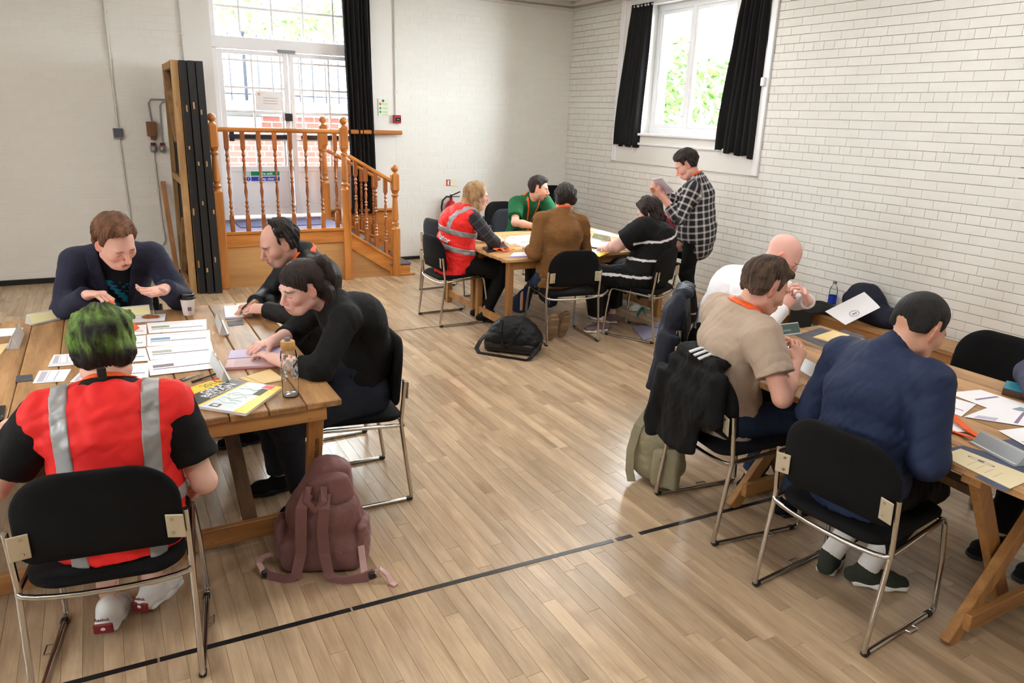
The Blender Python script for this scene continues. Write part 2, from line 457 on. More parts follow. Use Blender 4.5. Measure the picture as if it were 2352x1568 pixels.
def np_mesh(name, chunks, origin=(0, 0, 0), color=None, vec=None):
    """chunks: list of (verts, quads); color(p)->rgb linear per vertex; vec(p)->vector attribute"""
    V = np.concatenate([c[0] for c in chunks]); off = np.cumsum([0] + [len(c[0]) for c in chunks])
    Q = np.concatenate([c[1] + o for c, o in zip(chunks, off)])
    me = bpy.data.meshes.new(name); nvx, nq = len(V), len(Q)
    me.vertices.add(nvx); me.vertices.foreach_set('co', (V - np.asarray(origin)).astype(np.float32).ravel())
    me.loops.add(nq * 4); me.loops.foreach_set('vertex_index', Q.astype(np.int32).ravel())
    me.polygons.add(nq); me.polygons.foreach_set('loop_start', np.arange(0, nq * 4, 4, dtype=np.int32))
    me.update(calc_edges=True)
    me.polygons.foreach_set('use_smooth', np.ones(nq, bool))
    if color is not None:
        c = np.ones((nvx, 4), np.float32); c[:, :3] = color(V)
        a = me.attributes.new('Col', 'FLOAT_COLOR', 'POINT'); a.data.foreach_set('color', c.ravel())
    if vec is not None:
        a = me.attributes.new('puv', 'FLOAT_VECTOR', 'POINT'); a.data.foreach_set('vector', vec(V).astype(np.float32).ravel())
    me.validate()
    return me

# ================================================================== THE ROOM
M_PAINT = mat('painted_brick', (226, 225, 219), 0.55, bump=(90, 0.12), var=(1.2, 0.02), rnd=0.012)
M_PLASTER = mat('white_plaster', (228, 227, 223), 0.6, bump=(30, 0.08), var=(1.0, 0.03))
M_GLOSSW = mat('white_gloss_paint', (236, 237, 240), 0.3, bump=(20, 0.05))
M_BLACKP = mat('black_paint', (14, 14, 15), 0.45)
M_CEIL = mat('ceiling_paint', (214, 209, 201), 0.7)
M_CORNICE = mat('cornice_paint', (216, 211, 203), 0.6)
M_FLOORB = mat('floor_gap', (120, 96, 70), 0.7)
M_PLANK = wood('maple_floor', (150, 125, 97), (194, 169, 138), rough=0.27, axis=1, scale=7, rnd=0.12, knots=False, stain=(2.6, 0.45, (104, 76, 50)))

def struct(name, me, m, **kw):
    o = obj(name, me, m, **kw); o['kind'] = 'structure'; return o

# ---- floor: base slab, boards run away from the camera along Y
floor = struct('floor', MB().box(((ROOM_X0 + ROOM_X1) / 2, (ROOM_Y0 + ROOM_Y1) / 2, -0.055), (ROOM_X1 - ROOM_X0 + 0.6, ROOM_Y1 - ROOM_Y0 + 0.6, 0.1)), M_FLOORB)
PW = 0.064
lens = [0.45, 0.6, 0.75, 0.9, 1.1, 1.35]
plank_mesh = {L: MB().box((0, 0, -0.006), (PW - 0.0007, L - 0.0008, 0.012), ch=0.0006).mesh('plank') for L in lens}
for me in plank_mesh.values(): me.materials.append(M_PLANK)
planks = []
x = ROOM_X0 + PW / 2
while x < ROOM_X1:
    y = -0.4 - random.random() * 0.9
    while y < ROOM_Y1:
        L = random.choice(lens); L2 = L
        if y + L > ROOM_Y1: L2 = ROOM_Y1 - y
        if L2 > 0.05: planks.append((x, y + L2 / 2, L if L2 == L else None, L2))
        y += L
    x += PW
def vis_area(p, nrm_area):
    u, v, w = to_px(p)
    if w < 0.2 or u < -60 or u > W_PX + 60 or v < -60 or v > H_PX + 60: return 0
    d = np.array(p) - CAM; return nrm_area(d) / (d @ d) ** 1.5
planks.sort(key=lambda q: -vis_area((q[0], q[1], 0), lambda d: -d[2] * q[3]))
rest = MB(); n_ind = 0
for (x, y, L, L2) in planks:
    if n_ind < 300 and L:
        o = bpy.data.objects.new('plank', plank_mesh[L]); COL.objects.link(o); o.parent = floor; o.location = (x, y, random.uniform(-0.0004, 0.0004)); n_ind += 1
    else: rest.box((x, y, -0.006), (PW - 0.0007, L2 - 0.0008, 0.012), ch=0.0006)
tag(obj('far_planks', rest, M_PLANK, floor), kind='stuff')
# court line of black tape, worn through in places
tape = MB()
tx = [-4.5, -0.02, -0.012, 0.66, 0.668, 1.88, 1.90, 1.985, 2.03, 5.6]
for a, b in zip(tx[0::2], tx[1::2]):
    ya, yb = 2.425 - 0.043 * (a + 0.2), 2.425 - 0.043 * (b + 0.2)
    tape.poly([(a, ya - 0.012, 0.001), (b, yb - 0.012, 0.001), (b, yb + 0.012, 0.001), (a, ya + 0.012, 0.001)], 0.0008)
tag(obj('floor_tape', tape, mat('black_tape', (22, 22, 26), 0.3), None), 'long black tape line stuck across the wooden floor', 'tape')
t2 = MB(); t2.poly([(1.5, 5.93, 0.001), (2.9, 5.92, 0.001), (2.9, 5.932, 0.001), (1.5, 5.942, 0.001)], 0.0006)
tag(obj('floor_tape', t2, mat('faded_tape', (70, 58, 48), 0.4)), 'thin faded dark line on the floor near the far table', 'tape')

# ---- walls: slabs behind, painted bricks in front
def wall_slab(name, boxes, m):
    mb = MB()
    for c, d in boxes: mb.box(c, d)
    return struct(name, mb, m)
DX0, DX1, DZ0, DZ1 = 1.215, 2.93, 0.0, 3.30
WY0, WY1, WZ0, WZ1 = 6.00, 7.43, 1.70, 3.16
TH = 0.34
Yb = ROOM_Y1 + TH / 2
wall_back = wall_slab('wall_back', [(((ROOM_X0 + DX0) / 2, Yb, ROOM_H / 2), (DX0 - ROOM_X0, TH, ROOM_H)),
    (((DX1 + ROOM_X1 + TH) / 2, Yb, ROOM_H / 2), (ROOM_X1 + TH - DX1, TH, ROOM_H)),
    (((DX0 + DX1) / 2, Yb, (DZ1 + ROOM_H) / 2), (DX1 - DX0, TH, ROOM_H - DZ1)),
    (((DX0 + DX1) / 2, Yb, 0.3), (DX1 - DX0, TH, 0.6))], M_PLASTER)
Xr = ROOM_X1 + TH / 2
wall_right = wall_slab('wall_right', [((Xr, (ROOM_Y0 + WY0) / 2, ROOM_H / 2), (TH, WY0 - ROOM_Y0, ROOM_H)),
    ((Xr, (WY1 + ROOM_Y1) / 2, ROOM_H / 2), (TH, ROOM_Y1 - WY1, ROOM_H)),
    ((Xr, (WY0 + WY1) / 2, WZ0 / 2), (TH, WY1 - WY0, WZ0)),
    ((Xr, (WY0 + WY1) / 2, (WZ1 + ROOM_H) / 2), (TH, WY1 - WY0, ROOM_H - WZ1))], M_PLASTER)
LW = [(0.5, 1.1), (2.9, 3.5)]      # narrow high windows added out of frame in the left wall for fill light
lwb = []; ye = [ROOM_Y0] + [v for w in LW for v in w] + [ROOM_Y1]
for a, b in zip(ye[0::2], ye[1::2]): lwb.append(((ROOM_X0 - 0.1, (a + b) / 2, ROOM_H / 2), (0.2, b - a, ROOM_H)))
for a, b in LW: lwb += [((ROOM_X0 - 0.1, (a + b) / 2, 0.85), (0.2, b - a, 1.7)), ((ROOM_X0 - 0.1, (a + b) / 2, 3.26), (0.2, b - a, 0.32))]
wall_slab('wall_left', lwb, M_PLASTER)
for a, b in LW:
    mb = MB()
    for (p, q, c, d) in ((a, a + 0.05, 1.7, 3.1), (b - 0.05, b, 1.7, 3.1), (a + 0.05, b - 0.05, 1.7, 1.75), (a + 0.05, b - 0.05, 3.05, 3.1)): mb.box((ROOM_X0 - 0.1, (p + q) / 2, (c + d) / 2), (0.06, q - p, d - c))
    lw_ = struct('fill_window_1' if a < 1 else 'fill_window_2', mb, M_GLOSSW); obj('pane', MB().box((ROOM_X0 - 0.1, (a + b) / 2, 2.4), (0.005, b - a - 0.1, 1.3)), glass_mat('window_glass'), lw_)
struct('wall_front', MB().box(((ROOM_X0 + ROOM_X1) / 2, ROOM_Y0 - 0.1, ROOM_H / 2), (ROOM_X1 - ROOM_X0, 0.2, ROOM_H)), M_PLASTER)
struct('ceiling', MB().box(((ROOM_X0 + ROOM_X1) / 2, (ROOM_Y0 + ROOM_Y1) / 2, ROOM_H + 0.06), (ROOM_X1 - ROOM_X0 + 0.6, ROOM_Y1 - ROOM_Y0 + 0.6, 0.12)), M_CEIL)

CO = 0.075; PR = 0.0007
def brick_wall(parent, m, place, u0, u1, z1, holes, z0=0.045, c_len=0.225, n_max=300, course=CO, gap=0.0036, vgap=0.0012, proud=PR, dep=0.02):
    """place(u, z, depth)->world location; bricks run along u"""
    bl = {}
    items = []
    row = 0; z = z0
    while z + course <= z1 + 0.02:
        hdr = row % 6 == 3; L = c_len / 2 if hdr else c_len
        u = u0 - ((row % 2) * c_len / 2 if not hdr else c_len / 4)
        while u < u1:
            a, b = max(u, u0), min(u + L, u1)
            if b - a > 0.05:
                segs = [(a, b)]
                for (h0, h1, g0, g1) in holes:
                    if z + course > g0 + 0.02 and z < g1 - 0.02:
                        ns = []
                        for p, q in segs:
                            if q <= h0 or p >= h1: ns.append((p, q)); continue
                            if p < h0: ns.append((p, h0))
                            if q > h1: ns.append((h1, q))
                        segs = ns
                for p, q in segs:
                    if q - p > 0.04: items.append(((p + q) / 2, z + course / 2, round(q - p, 3)))
            u += L
        z += course; row += 1
    full = round(c_len, 3)
    me = MB().box((0, 0, 0), (c_len - vgap, dep, course - gap), ch=0.0012).mesh('brick'); me.materials.append(m)
    P0 = place(0, 0); P1 = place(1, 0); along = Vector(P1) - Vector(P0); rz = math.atan2(along.y, along.x)
    R = Matrix.Rotation(rz, 3, 'Z'); nrm = R @ Vector((0, -1, 0))
    items.sort(key=lambda q: -vis_area(place(q[0], q[1]), lambda d: abs(nrm.x * d[0] + nrm.y * d[1]) * q[2]))
    rest = MB(); n = 0
    for (u, zz, L) in items:
        off = random.uniform(-0.0005, 0.0005); loc = Vector(place(u, zz)) + nrm * (proud - dep / 2 + off)
        if n < n_max and abs(L - full) < 1e-3:
            o = bpy.data.objects.new('brick', me); COL.objects.link(o); o.parent = parent; o.location = loc
            o.rotation_euler = (random.uniform(-0.004, 0.004), random.uniform(-0.005, 0.005), rz + random.uniform(-0.004, 0.004)); n += 1
        else:
            rr = Euler((random.uniform(-0.004, 0.004), random.uniform(-0.005, 0.005), rz)).to_matrix()
            rest.box(loc, (L - vgap, dep, course - gap), rr, ch=0.0012)
    if rest.v: tag(obj('far_bricks', rest, m, parent), kind='stuff')
brick_wall(wall_back, M_PAINT, lambda u, z: (u, ROOM_Y1, z), ROOM_X0, ROOM_X1, 3.24, [(0.925, 3.30, 0, 4)], proud=0.0018, gap=0.0055, vgap=0.0022)
TY0, TY1, TZ0, TZ1 = 5.44, 7.93, 1.353, 3.26       # white boarded surround of the window
brick_wall(wall_right, M_PAINT, lambda u, z: (ROOM_X1, u, z), 0.2, ROOM_Y1, 3.24, [(TY0, TY1, TZ0, TZ1)])

# ---- skirting, cornice
struct('baseboard_back', MB().box(((ROOM_X0 + 1.2) / 2, ROOM_Y1 - 0.012, 0.0275), (1.2 - ROOM_X0, 0.026, 0.055), ch=0.004), M_BLACKP)
struct('baseboard_right', MB().box((ROOM_X1 - 0.012, (ROOM_Y0 + ROOM_Y1) / 2, 0.02), (0.026, ROOM_Y1 - ROOM_Y0, 0.04), ch=0.004), M_PAINT)
struct('baseboard_rear', MB().box(((3.3 + ROOM_X1) / 2, ROOM_Y1 - 0.012, 0.02), (ROOM_X1 - 3.3, 0.026, 0.04), ch=0.004), M_BLACKP)
cb = MB(); cr_ = MB()
for dz, dd in ((3.235, 0.045), (3.285, 0.085), (3.33, 0.15)):
    cb.box(((3.30 + ROOM_X1) / 2 - 1.2, ROOM_Y1 - dd / 2, dz + 0.05), (ROOM_X1 - 3.3 + 2.4, dd, 0.10), ch=0.012)
    cr_.box((ROOM_X1 - dd / 2, (ROOM_Y0 + ROOM_Y1) / 2, dz + 0.05), (dd, ROOM_Y1 - ROOM_Y0, 0.10), ch=0.012)
struct('trim_1', cb, M_CORNICE); struct('trim_2', cr_, M_CORNICE)
pipe = MB(); pipe.tube([(3.35, ROOM_Y1 - 0.11, 3.262), (ROOM_X1 - 0.14, ROOM_Y1 - 0.11, 3.262), (ROOM_X1 - 0.11, ROOM_Y1 - 0.14, 3.262), (ROOM_X1 - 0.11, 2.0, 3.262)], 0.011, 8)
tag(sobj('conduit_pipe', pipe, mat('grey_conduit', (150, 145, 138), 0.5)), 'thin grey pipe running under the cornice round the corner', 'pipe')

# ---- surface conduits and switches on the back wall
M_COND = mat('painted_conduit', (212, 211, 205), 0.5)
def conduit(pts, label, r=0.011, m=M_COND, clips=True):
    t = thing('wall_conduit', label, 'pipe', pts[0]); o = Vector(pts[0])
    mb = MB(); mb.tube([Vector(p) - o for p in pts], r, 8); sobj('pipe', mb, m, t)
    if clips:
        L = [Vector(p) for p in pts]
        for a, b in zip(L[:-1], L[1:]):
            n = int((b - a).length / 0.45)
            for i in range(n):
                c = a + (b - a) * ((i + 0.5) / n) - o
                obj('pipe_clip', MB().box(c, (0.034, 0.02, 0.02) if abs((b - a).normalized().z) > 0.5 else (0.02, 0.02, 0.034), ch=0.003), m, t)
    return t
yw = ROOM_Y1 - 0.014
conduit([(0.23, yw, 3.4), (0.215, yw, 1.60)], 'painted conduit running down from above to the grey wall switch')
conduit([(0.215, yw, 1.50), (0.24, yw, 0.06)], 'painted conduit running from the grey wall switch down behind the man')
conduit([(0.925, yw, 3.4), (0.925, yw, 2.3)], 'painted conduit at the edge of the plaster beside the stacked flats', r=0.008)
conduit([(3.297, yw, 3.4), (3.297, yw, 1.83)], 'white conduit running down to the red fire call point', r=0.008)
M_GREYC = mat('grey_conduit2', (150, 148, 145), 0.5, metal=0.3)
conduit([(0.545, yw, 1.68), (0.53, yw, 1.86), (0.56, yw, 1.905), (0.74, yw, 1.905)], 'grey bent conduit above the brown box', r=0.009, m=M_GREYC, clips=False)
conduit([(0.63, yw, 1.46), (0.64, yw, 1.84), (0.67, yw, 1.88), (0.78, yw, 1.88)], 'grey bent conduit rising from the right socket', r=0.009, m=M_GREYC, clips=False)
conduit([(0.53, yw, 1.37), (0.54, yw, 0.55), (0.55, yw, 0.40), (0.52, yw, 0.35), (0.42, yw, 0.34)], 'painted conduit dropping from the sockets and hooking left', r=0.010)
t = thing('wall_switch', 'grey square wall switch on a conduit, left of the sockets', 'switch', (0.213, ROOM_Y1 - 0.003, 1.55))
obj('back_box', MB().box((0, -0.02, 0), (0.095, 0.04, 0.105), ch=0.006), mat('steel_box', (150, 152, 152), 0.45, metal=0.4), t)
obj('front_plate', MB().box((0, -0.043, 0.004), (0.08, 0.008, 0.085), ch=0.003), mat('dark_grey_plastic', (78, 84, 96), 0.4), t)
t = thing('wall_box', 'brown wooden box on the wall above two sockets', 'box', (0.535, ROOM_Y1 - 0.003, 1.60))
obj('box_body', MB().box((0, -0.03, 0), (0.095, 0.06, 0.15), ch=0.004), wood('brown_box', (92, 56, 30), (140, 92, 56), axis=2, scale=12), t)
obj('lower_block', MB().box((0.01, -0.02, -0.09), (0.05, 0.04, 0.05), ch=0.004), MATS['brown_box'], t)
for i, sx in enumerate((0.535, 0.625)):
    t = thing('wall_socket', ('left' if i == 0 else 'right') + ' metal-clad socket below the brown box', 'socket', (sx, ROOM_Y1 - 0.003, 1.41), group='sockets under the brown box')
    obj('socket_box', MB().box((0, -0.022, -0.015), (0.07, 0.044, 0.075), ch=0.012), MATS['steel_box'], t)
    o = MB(); o.lathe([(0.02, 0), (0.02, 0.03), (0.012, 0.034)], (0, -0.044, -0.015), 12, axis=(0, -1, 0)); sobj('socket_front', o, MATS['steel_box'], t)
    obj('red_switch', MB().box((0, -0.026, 0.034), (0.05, 0.03, 0.03), ch=0.005), mat('dark_red_plastic', (110, 25, 28), 0.4), t)

# ---- window in the right wall
M_WIN = M_GLOSSW
t = struct('window_1', MB(), M_WIN) if False else None
surr = MB()
sx = ROOM_X1 - 0.012
for (a, b, c, d) in ((TY0, WY0, TZ0, TZ1), (WY1, TY1, TZ0, TZ1), (WY0, WY1, TZ0, WZ0), (WY0, WY1, WZ1, TZ1)):
    surr.box((sx + 0.006, (a + b) / 2, (c + d) / 2), (0.036, b - a, d - c))
win = struct('window_1', surr, M_PLASTER)
mb = MB(); bw = 0.085
for (a, b, c, d) in ((TY0, TY0 + bw, TZ0, TZ1), (TY1 - bw, TY1, TZ0, TZ1)):
    mb.box((sx - 0.018, (a + b) / 2, (c + d) / 2), (0.03, b - a, d - c), ch=0.006)
obj('window_surround_moulding', mb, M_WIN, win)
mb = MB(); GX = ROOM_X1 + 0.17
for (a, b, c, d) in ((WY0, WY0 + 0.07, WZ0, WZ1), (WY1 - 0.07, WY1, WZ0, WZ1), (WY0, WY1, WZ0, WZ0 + 0.09), (WY0, WY1, WZ1 - 0.07, WZ1)):
    mb.box((GX, (a + b) / 2, (c + d) / 2), (0.07 if d - c > 0.5 else 0.078, b - a, d - c), ch=0.006)
obj('window_frame', mb, M_WIN, win)
ym = atx(1592, 130, GX).y
mb = MB(); mb.box((GX, ym, (WZ0 + WZ1) / 2), (0.075, 0.055, WZ1 - WZ0), ch=0.006); obj('mullion', mb, M_WIN, win)
for (a, b) in ((WY0 + 0.07, ym - 0.0275), (ym + 0.0275, WY1 - 0.07)):
    mb = MB()
    for (p, q, c, d) in ((a, a + 0.035, WZ0 + 0.09, WZ1 - 0.07), (b - 0.035, b, WZ0 + 0.09, WZ1 - 0.07), (a, b, WZ0 + 0.09, WZ0 + 0.13), (a, b, WZ1 - 0.11, WZ1 - 0.07)):
        mb.box((GX - 0.005, (p + q) / 2, (c + d) / 2), (0.045 if d - c > 0.5 else 0.050, q - p, d - c), ch=0.004)
    s = obj('casement', mb, M_WIN, win)
    obj('pane', MB().box((GX, (a + b) / 2, (WZ0 + WZ1) / 2 + 0.01), (0.006, b - a - 0.05, WZ1 - WZ0 - 0.2)), glass_mat('window_glass'), s)
for hz in (1.92, 2.72):
    mb = MB(); mb.box((GX - 0.045, ym + 0.05, hz), (0.02, 0.05, 0.016), ch=0.003); mb.tube([(GX - 0.05, ym + 0.03, hz), (GX - 0.06, ym + 0.09, hz - 0.012)], 0.006, 6)
    obj('catch', mb, M_WIN, win)
obj('window_sill', MB().box((ROOM_X1 + 0.05, (WY0 + WY1) / 2, WZ0 - 0.005), (0.20, WY1 - WY0, 0.03), ch=0.006), M_WIN, win)
obj('apron_ledge', MB().box((ROOM_X1 - 0.022, (WY0 + WY1) / 2, WZ0 - 0.115), (0.035, WY1 - WY0 + 0.35, 0.03), ch=0.006), M_WIN, win)
tag(obj('window_sensor', MB().box((ROOM_X1 - 0.05, TY0 + 0.055, 2.26), (0.05, 0.05, 0.085), ch=0.008), M_WIN), 'small white box beside the right black curtain', 'sensor')

# ---- curtains
M_CURT = mat('black_curtain', (13, 13, 15), 0.95, bump=(260, 0.1), sheen=0.02)
def curtain(name, label, a0, a1, b0, b1, zt, zb, axis, base, folds, depth=0.05, zb2=None, skirt=None):
    """pleated cloth: spans a0..a1 at the top and b0..b1 at the bottom along the wall axis"""
    nu, nz = folds * 8, 26; vs = []; fs = []
    for k in range(nz + 1):
        f = k / nz
        for i in range(nu + 1):
            s = i / nu; e = f * f * (3 - 2 * f)
            a = (a0 + (b0 - a0) * e) * (1 - s) + (a1 + (b1 - a1) * e) * s
            z = zt + (zb + ((zb2 - zb) * s if zb2 is not None else 0) - zt) * f + (0.012 * math.sin(s * folds * 3.1) if k == nz else 0)
            pin = 0.4 + 0.6 * min(1, f * 6)
            d = depth * pin * (math.sin(s * folds * 2 * math.pi + 0.6 * math.sin(f * 3 + s * 9)) * 0.5 + 0.25 * math.sin(s * folds * 0.8 * math.pi + 2 * f))
            vs.append((a, base - 0.05 - d, z) if axis == 'x' else (base - 0.05 - d, a, z))
    for k in range(nz):
        for i in range(nu):
            q = k * (nu + 1) + i; fs.append((q, q + 1, q + nu + 2, q + nu + 1))
    me = MB().add(vs, fs).mesh(name)
    bm = bmesh.new(); bm.from_mesh(me); bmesh.ops.recalc_face_normals(bm, faces=bm.faces); bmesh.ops.solidify(bm, geom=bm.faces[:], thickness=0.004); bm.to_mesh(me); bm.free()
    t = thing(name, label, 'curtain')
    obj('cloth', me, M_CURT, t, smooth=True)
    if skirt:
        mb = MB(); mb.tube([skirt[0], skirt[1]], 0.012, 8); sobj('curtain_rail', mb, mat('white_rail', (210, 210, 212), 0.4), t)
    return t
def ry(px, py, x=ROOM_X1 - 0.06): return atx(px, py, x)
p0, p1, p2, p3 = ry(1452, 12), ry(1500, 14), ry(1411, 330), ry(1463, 340)
curtain('curtain', 'narrow black curtain hanging on the left side of the right-hand window', p0.y, p1.y, p2.y, p3.y, 3.17, (p2.z + p3.z) / 2 + 0.0, 'y', ROOM_X1 - 0.01, 6, 0.05,
        skirt=((ROOM_X1 - 0.05, p0.y + 0.02, 3.15), (ROOM_X1 - 0.05, 5.5, 3.15)))
p0, p1, p2, p3 = ry(1707, 3), ry(1770, 3), ry(1645, 345), ry(1733, 358)
curtain('curtain', 'black curtain hanging on the right side of the window, near the bare brick', p0.y, p1.y, p2.y, p3.y, 3.17, p2.z, 'y', ROOM_X1 - 0.01, 6, 0.07, zb2=p3.z - 0.03)
curtain('curtain', 'tall black curtain hanging beside the fire door', 2.645, 2.975, 2.69, 3.03, 3.3, 0.63, 'x', ROOM_Y1 - 0.01, 6, 0.07)

# ---- fire door in the back wall, with transom window
DY = ROOM_Y1 + 0.12
SILL = 0.62
M_DOOR = M_GLOSSW
fr = MB()
fr.box(((DX0 + DX1) / 2, DY, 2.535), (DX1 - DX0, 0.125, 0.13), ch=0.008)
fr.box((DX0 + 0.03, DY, 1.95), (0.06, 0.10, 2.7), ch=0.006); fr.box((DX1 - 0.03, DY, 1.95), (0.06, 0.10, 2.7), ch=0.006)
fr.box(((DX0 + DX1) / 2, DY, 3.27), (DX1 - DX0, 0.12, 0.06), ch=0.006)
door = struct('door_1', fr, M_DOOR)
def leaf(x0, x1, mull, name):
    mb = MB(); st = 0.055
    z0, z1 = SILL + 0.01, 2.465
    for (a, b, c, d) in ((x0, x0 + st, z0, z1), (x1 - st, x1, z0, z1), (x0, x1, 2.42, z1), (x0, x1, 1.135, 1.20), (x0, x1, z0, z0 + 0.10)):
        mb.box(((a + b) / 2, DY, (c + d) / 2), (b - a, 0.05 if d - c > 0.5 else 0.044, d - c), ch=0.004)
    lf = obj('door_leaf', mb, M_DOOR, door)
    obj('kick_panel', MB().box(((x0 + x1) / 2, DY, (z0 + 0.1 + 1.135) / 2), (x1 - x0 - 2 * st, 0.03, 1.135 - z0 - 0.1)), M_DOOR, lf)
    xs = [x0 + st] + mull + [x1 - st]
    zs = [1.20, 1.50, 1.81, 2.07, 2.36, 2.42]
    for xm in mull: obj('muntin', MB().box((xm, DY, (1.2 + 2.42) / 2), (0.022, 0.035, 1.22), ch=0.003), M_DOOR, lf)
    for zm in zs[1:-1]: obj('muntin', MB().box(((x0 + x1) / 2, DY, zm), (x1 - x0 - 2 * st, 0.034, 0.024), ch=0.003), M_DOOR, lf)
    for a, b in zip(xs[:-1], xs[1:]):
        for c, d in zip(zs[:-1], zs[1:]):
            obj('pane', MB().box(((a + b) / 2, DY, (c + d) / 2), (b - a, 0.005, d - c)), glass_mat('window_glass'), lf)
    return lf
l1 = leaf(DX0 + 0.06, 2.035, [1.635, 1.955], 'left'); l2 = leaf(2.045, DX1 - 0.06, [2.19, 2.51], 'right')
for xm in (1.535, 1.885, 2.235, 2.585): obj('transom_muntin', MB().box((xm, DY, 2.92), (0.024, 0.04, 0.64), ch=0.003), M_DOOR, door)
obj('transom_muntin', MB().box(((DX0 + DX1) / 2, DY, 2.905), (DX1 - DX0 - 0.12, 0.038, 0.026), ch=0.003), M_DOOR, door)
xs = [DX0 + 0.06, 1.535, 1.885, 2.235, 2.585, DX1 - 0.06]
for a, b in zip(xs[:-1], xs[1:]):
    for c, d in ((2.6, 2.905), (2.905, 3.24)):
        obj('pane', MB().box(((a + b) / 2, DY, (c + d) / 2), (b - a, 0.005, d - c)), glass_mat('window_glass'), door)
mb = MB(); mb.box((1.66, DY - 0.06, 1.535), (0.66, 0.05, 0.055), ch=0.01); mb.box((1.36, DY - 0.045, 1.535), (0.05, 0.06, 0.11), ch=0.006)
obj('push_bar', mb, mat('black_bar', (16, 16, 26), 0.35), l1)
obj('push_bar', MB().box((2.45, DY - 0.06, 1.535), (0.62, 0.05, 0.055), ch=0.01), MATS['black_bar'], l2)
obj('door_lock', MB().box((2.01, DY - 0.05, 1.76), (0.085, 0.04, 0.085), ch=0.006), mat('black_lock', (24, 24, 26), 0.4), l1)
mb = MB(); mb.box((2.02, DY - 0.06, 2.475), (0.2, 0.04, 0.035), ch=0.006); obj('door_closer', mb, mat('grey_metal', (150, 152, 156), 0.4, metal=0.6), l1)
t = thing('door_notice', 'white paper notice stuck to the glass of the fire door', 'notice', (1.80, DY - 0.016, 1.935))
obj('notice_sheet', MB().box((0, 0, 0), (0.29, 0.002, 0.21)), mat('notice_paper', (240, 240, 240), 0.7), t)
for i in range(3): obj('notice_text', MB().box((0.02, -0.0016, 0.03 - 0.03 * i), (0.16, 0.0008, 0.008)), mat('pale_print', (190, 195, 200), 0.7), t)
obj('notice_mark', MB().box((-0.105, -0.0016, 0.07), (0.035, 0.0008, 0.03)), mat('pale_red_print', (215, 170, 170), 0.7), t)
# fire exit / keep clear sign on the kick panel
t = thing('door_sign', 'green fire exit sign above a blue keep clear strip on the door', 'sign', (1.667, DY - 0.022, 1.085))
obj('backing', MB().box((0, 0, 0), (0.41, 0.003, 0.125)), mat('sign_white', (235, 238, 240), 0.4), t)
g = obj('green_strip', MB().box((0.04, -0.002, 0.03), (0.325, 0.002, 0.05)), mat('sign_green', (0, 130, 80), 0.4), t)
b_ = obj('blue_strip', MB().box((0.04, -0.002, -0.03), (0.325, 0.002, 0.05)), mat('sign_blue', (10, 65, 185), 0.4), t)
rx90 = Euler((math.radians(90), 0, 0))
for body, z, par in (('Fire exit', 0.03, g), ('Keep clear', -0.03, b_)):
    o = obj('lettering', text_mesh(body, 0.043, 'lettering', bold=0.0008), MATS['sign_white'], par); o.rotation_euler = rx90; o.location = (0.05, -0.0035, z - 0.001)
obj('exit_pictogram', MB().box((-0.155, -0.002, 0.03), (0.05, 0.002, 0.05)), mat('pale_green', (150, 205, 185), 0.4), t)
o = obj('running_figure', MB().box((-0.155, -0.0032, 0.03), (0.012, 0.0006, 0.03)).box((-0.148, -0.0032, 0.02), (0.02, 0.0006, 0.006)).box((-0.162, -0.0032, 0.036), (0.018, 0.0006, 0.006)), mat('white_print', (240, 245, 245), 0.5), t)
mb = MB(); mb.lathe([(0.026, 0), (0.026, 0.002)], (-0.155, -0.001, -0.03), 20, axis=(0, -1, 0)); obj('blue_disc', mb, MATS['sign_blue'], t)
obj('exclamation_mark', MB().box((-0.155, -0.0036, -0.024), (0.006, 0.0006, 0.02)).box((-0.155, -0.0036, -0.041), (0.006, 0.0006, 0.006)), MATS['white_print'], t)

# ---- signs and call point on the wall right of the curtain
t = thing('fire_action_notice', 'pale green fire action notice above the red call point', 'sign', (3.145, ROOM_Y1 - 0.004, 1.91))
obj('notice_board', MB().box((0, -0.002, 0), (0.135, 0.004, 0.20)), mat('pale_green_sheet', (216, 226, 200), 0.5), t)
for (dx, dz, c, s) in ((-0.005, 0.075, (62, 72, 128), 0.016), (-0.042, 0.038, (205, 95, 70), 0.017), (-0.042, -0.012, (70, 150, 105), 0.015), (-0.042, -0.055, (70, 140, 100), 0.015)):
    mb = MB(); mb.lathe([(s, 0), (s, 0.001)], (dx, -0.004, dz), 14, axis=(0, -1, 0)); obj('symbol', mb, mat('sym%d%d' % (c[0], c[1]), c, 0.5), t)
for i, dz in enumerate((0.045, 0.03, -0.005, -0.018, -0.05, -0.062, -0.085)):
    obj('text_line', MB().box((0.018, -0.0045, dz), (0.07 - 0.012 * (i % 2), 0.0008, 0.005)), mat('green_print', (150, 175, 140), 0.6), t)
t = thing('fire_call_point', 'small red fire alarm call point on the white wall', 'alarm', (3.31, ROOM_Y1 - 0.003, 1.775))
obj('case', MB().box((0, -0.022, 0), (0.098, 0.044, 0.098), ch=0.006), mat('alarm_red', (160, 40, 42), 0.35), t)
obj('window', MB().box((0.008, -0.046, -0.003), (0.07, 0.004, 0.04), ch=0.001), mat('alarm_black', (26, 14, 18), 0.2), t)
obj('element', MB().box((0.006, -0.0486, -0.003), (0.035, 0.001, 0.012)), mat('alarm_grey', (120, 120, 120), 0.4), t)
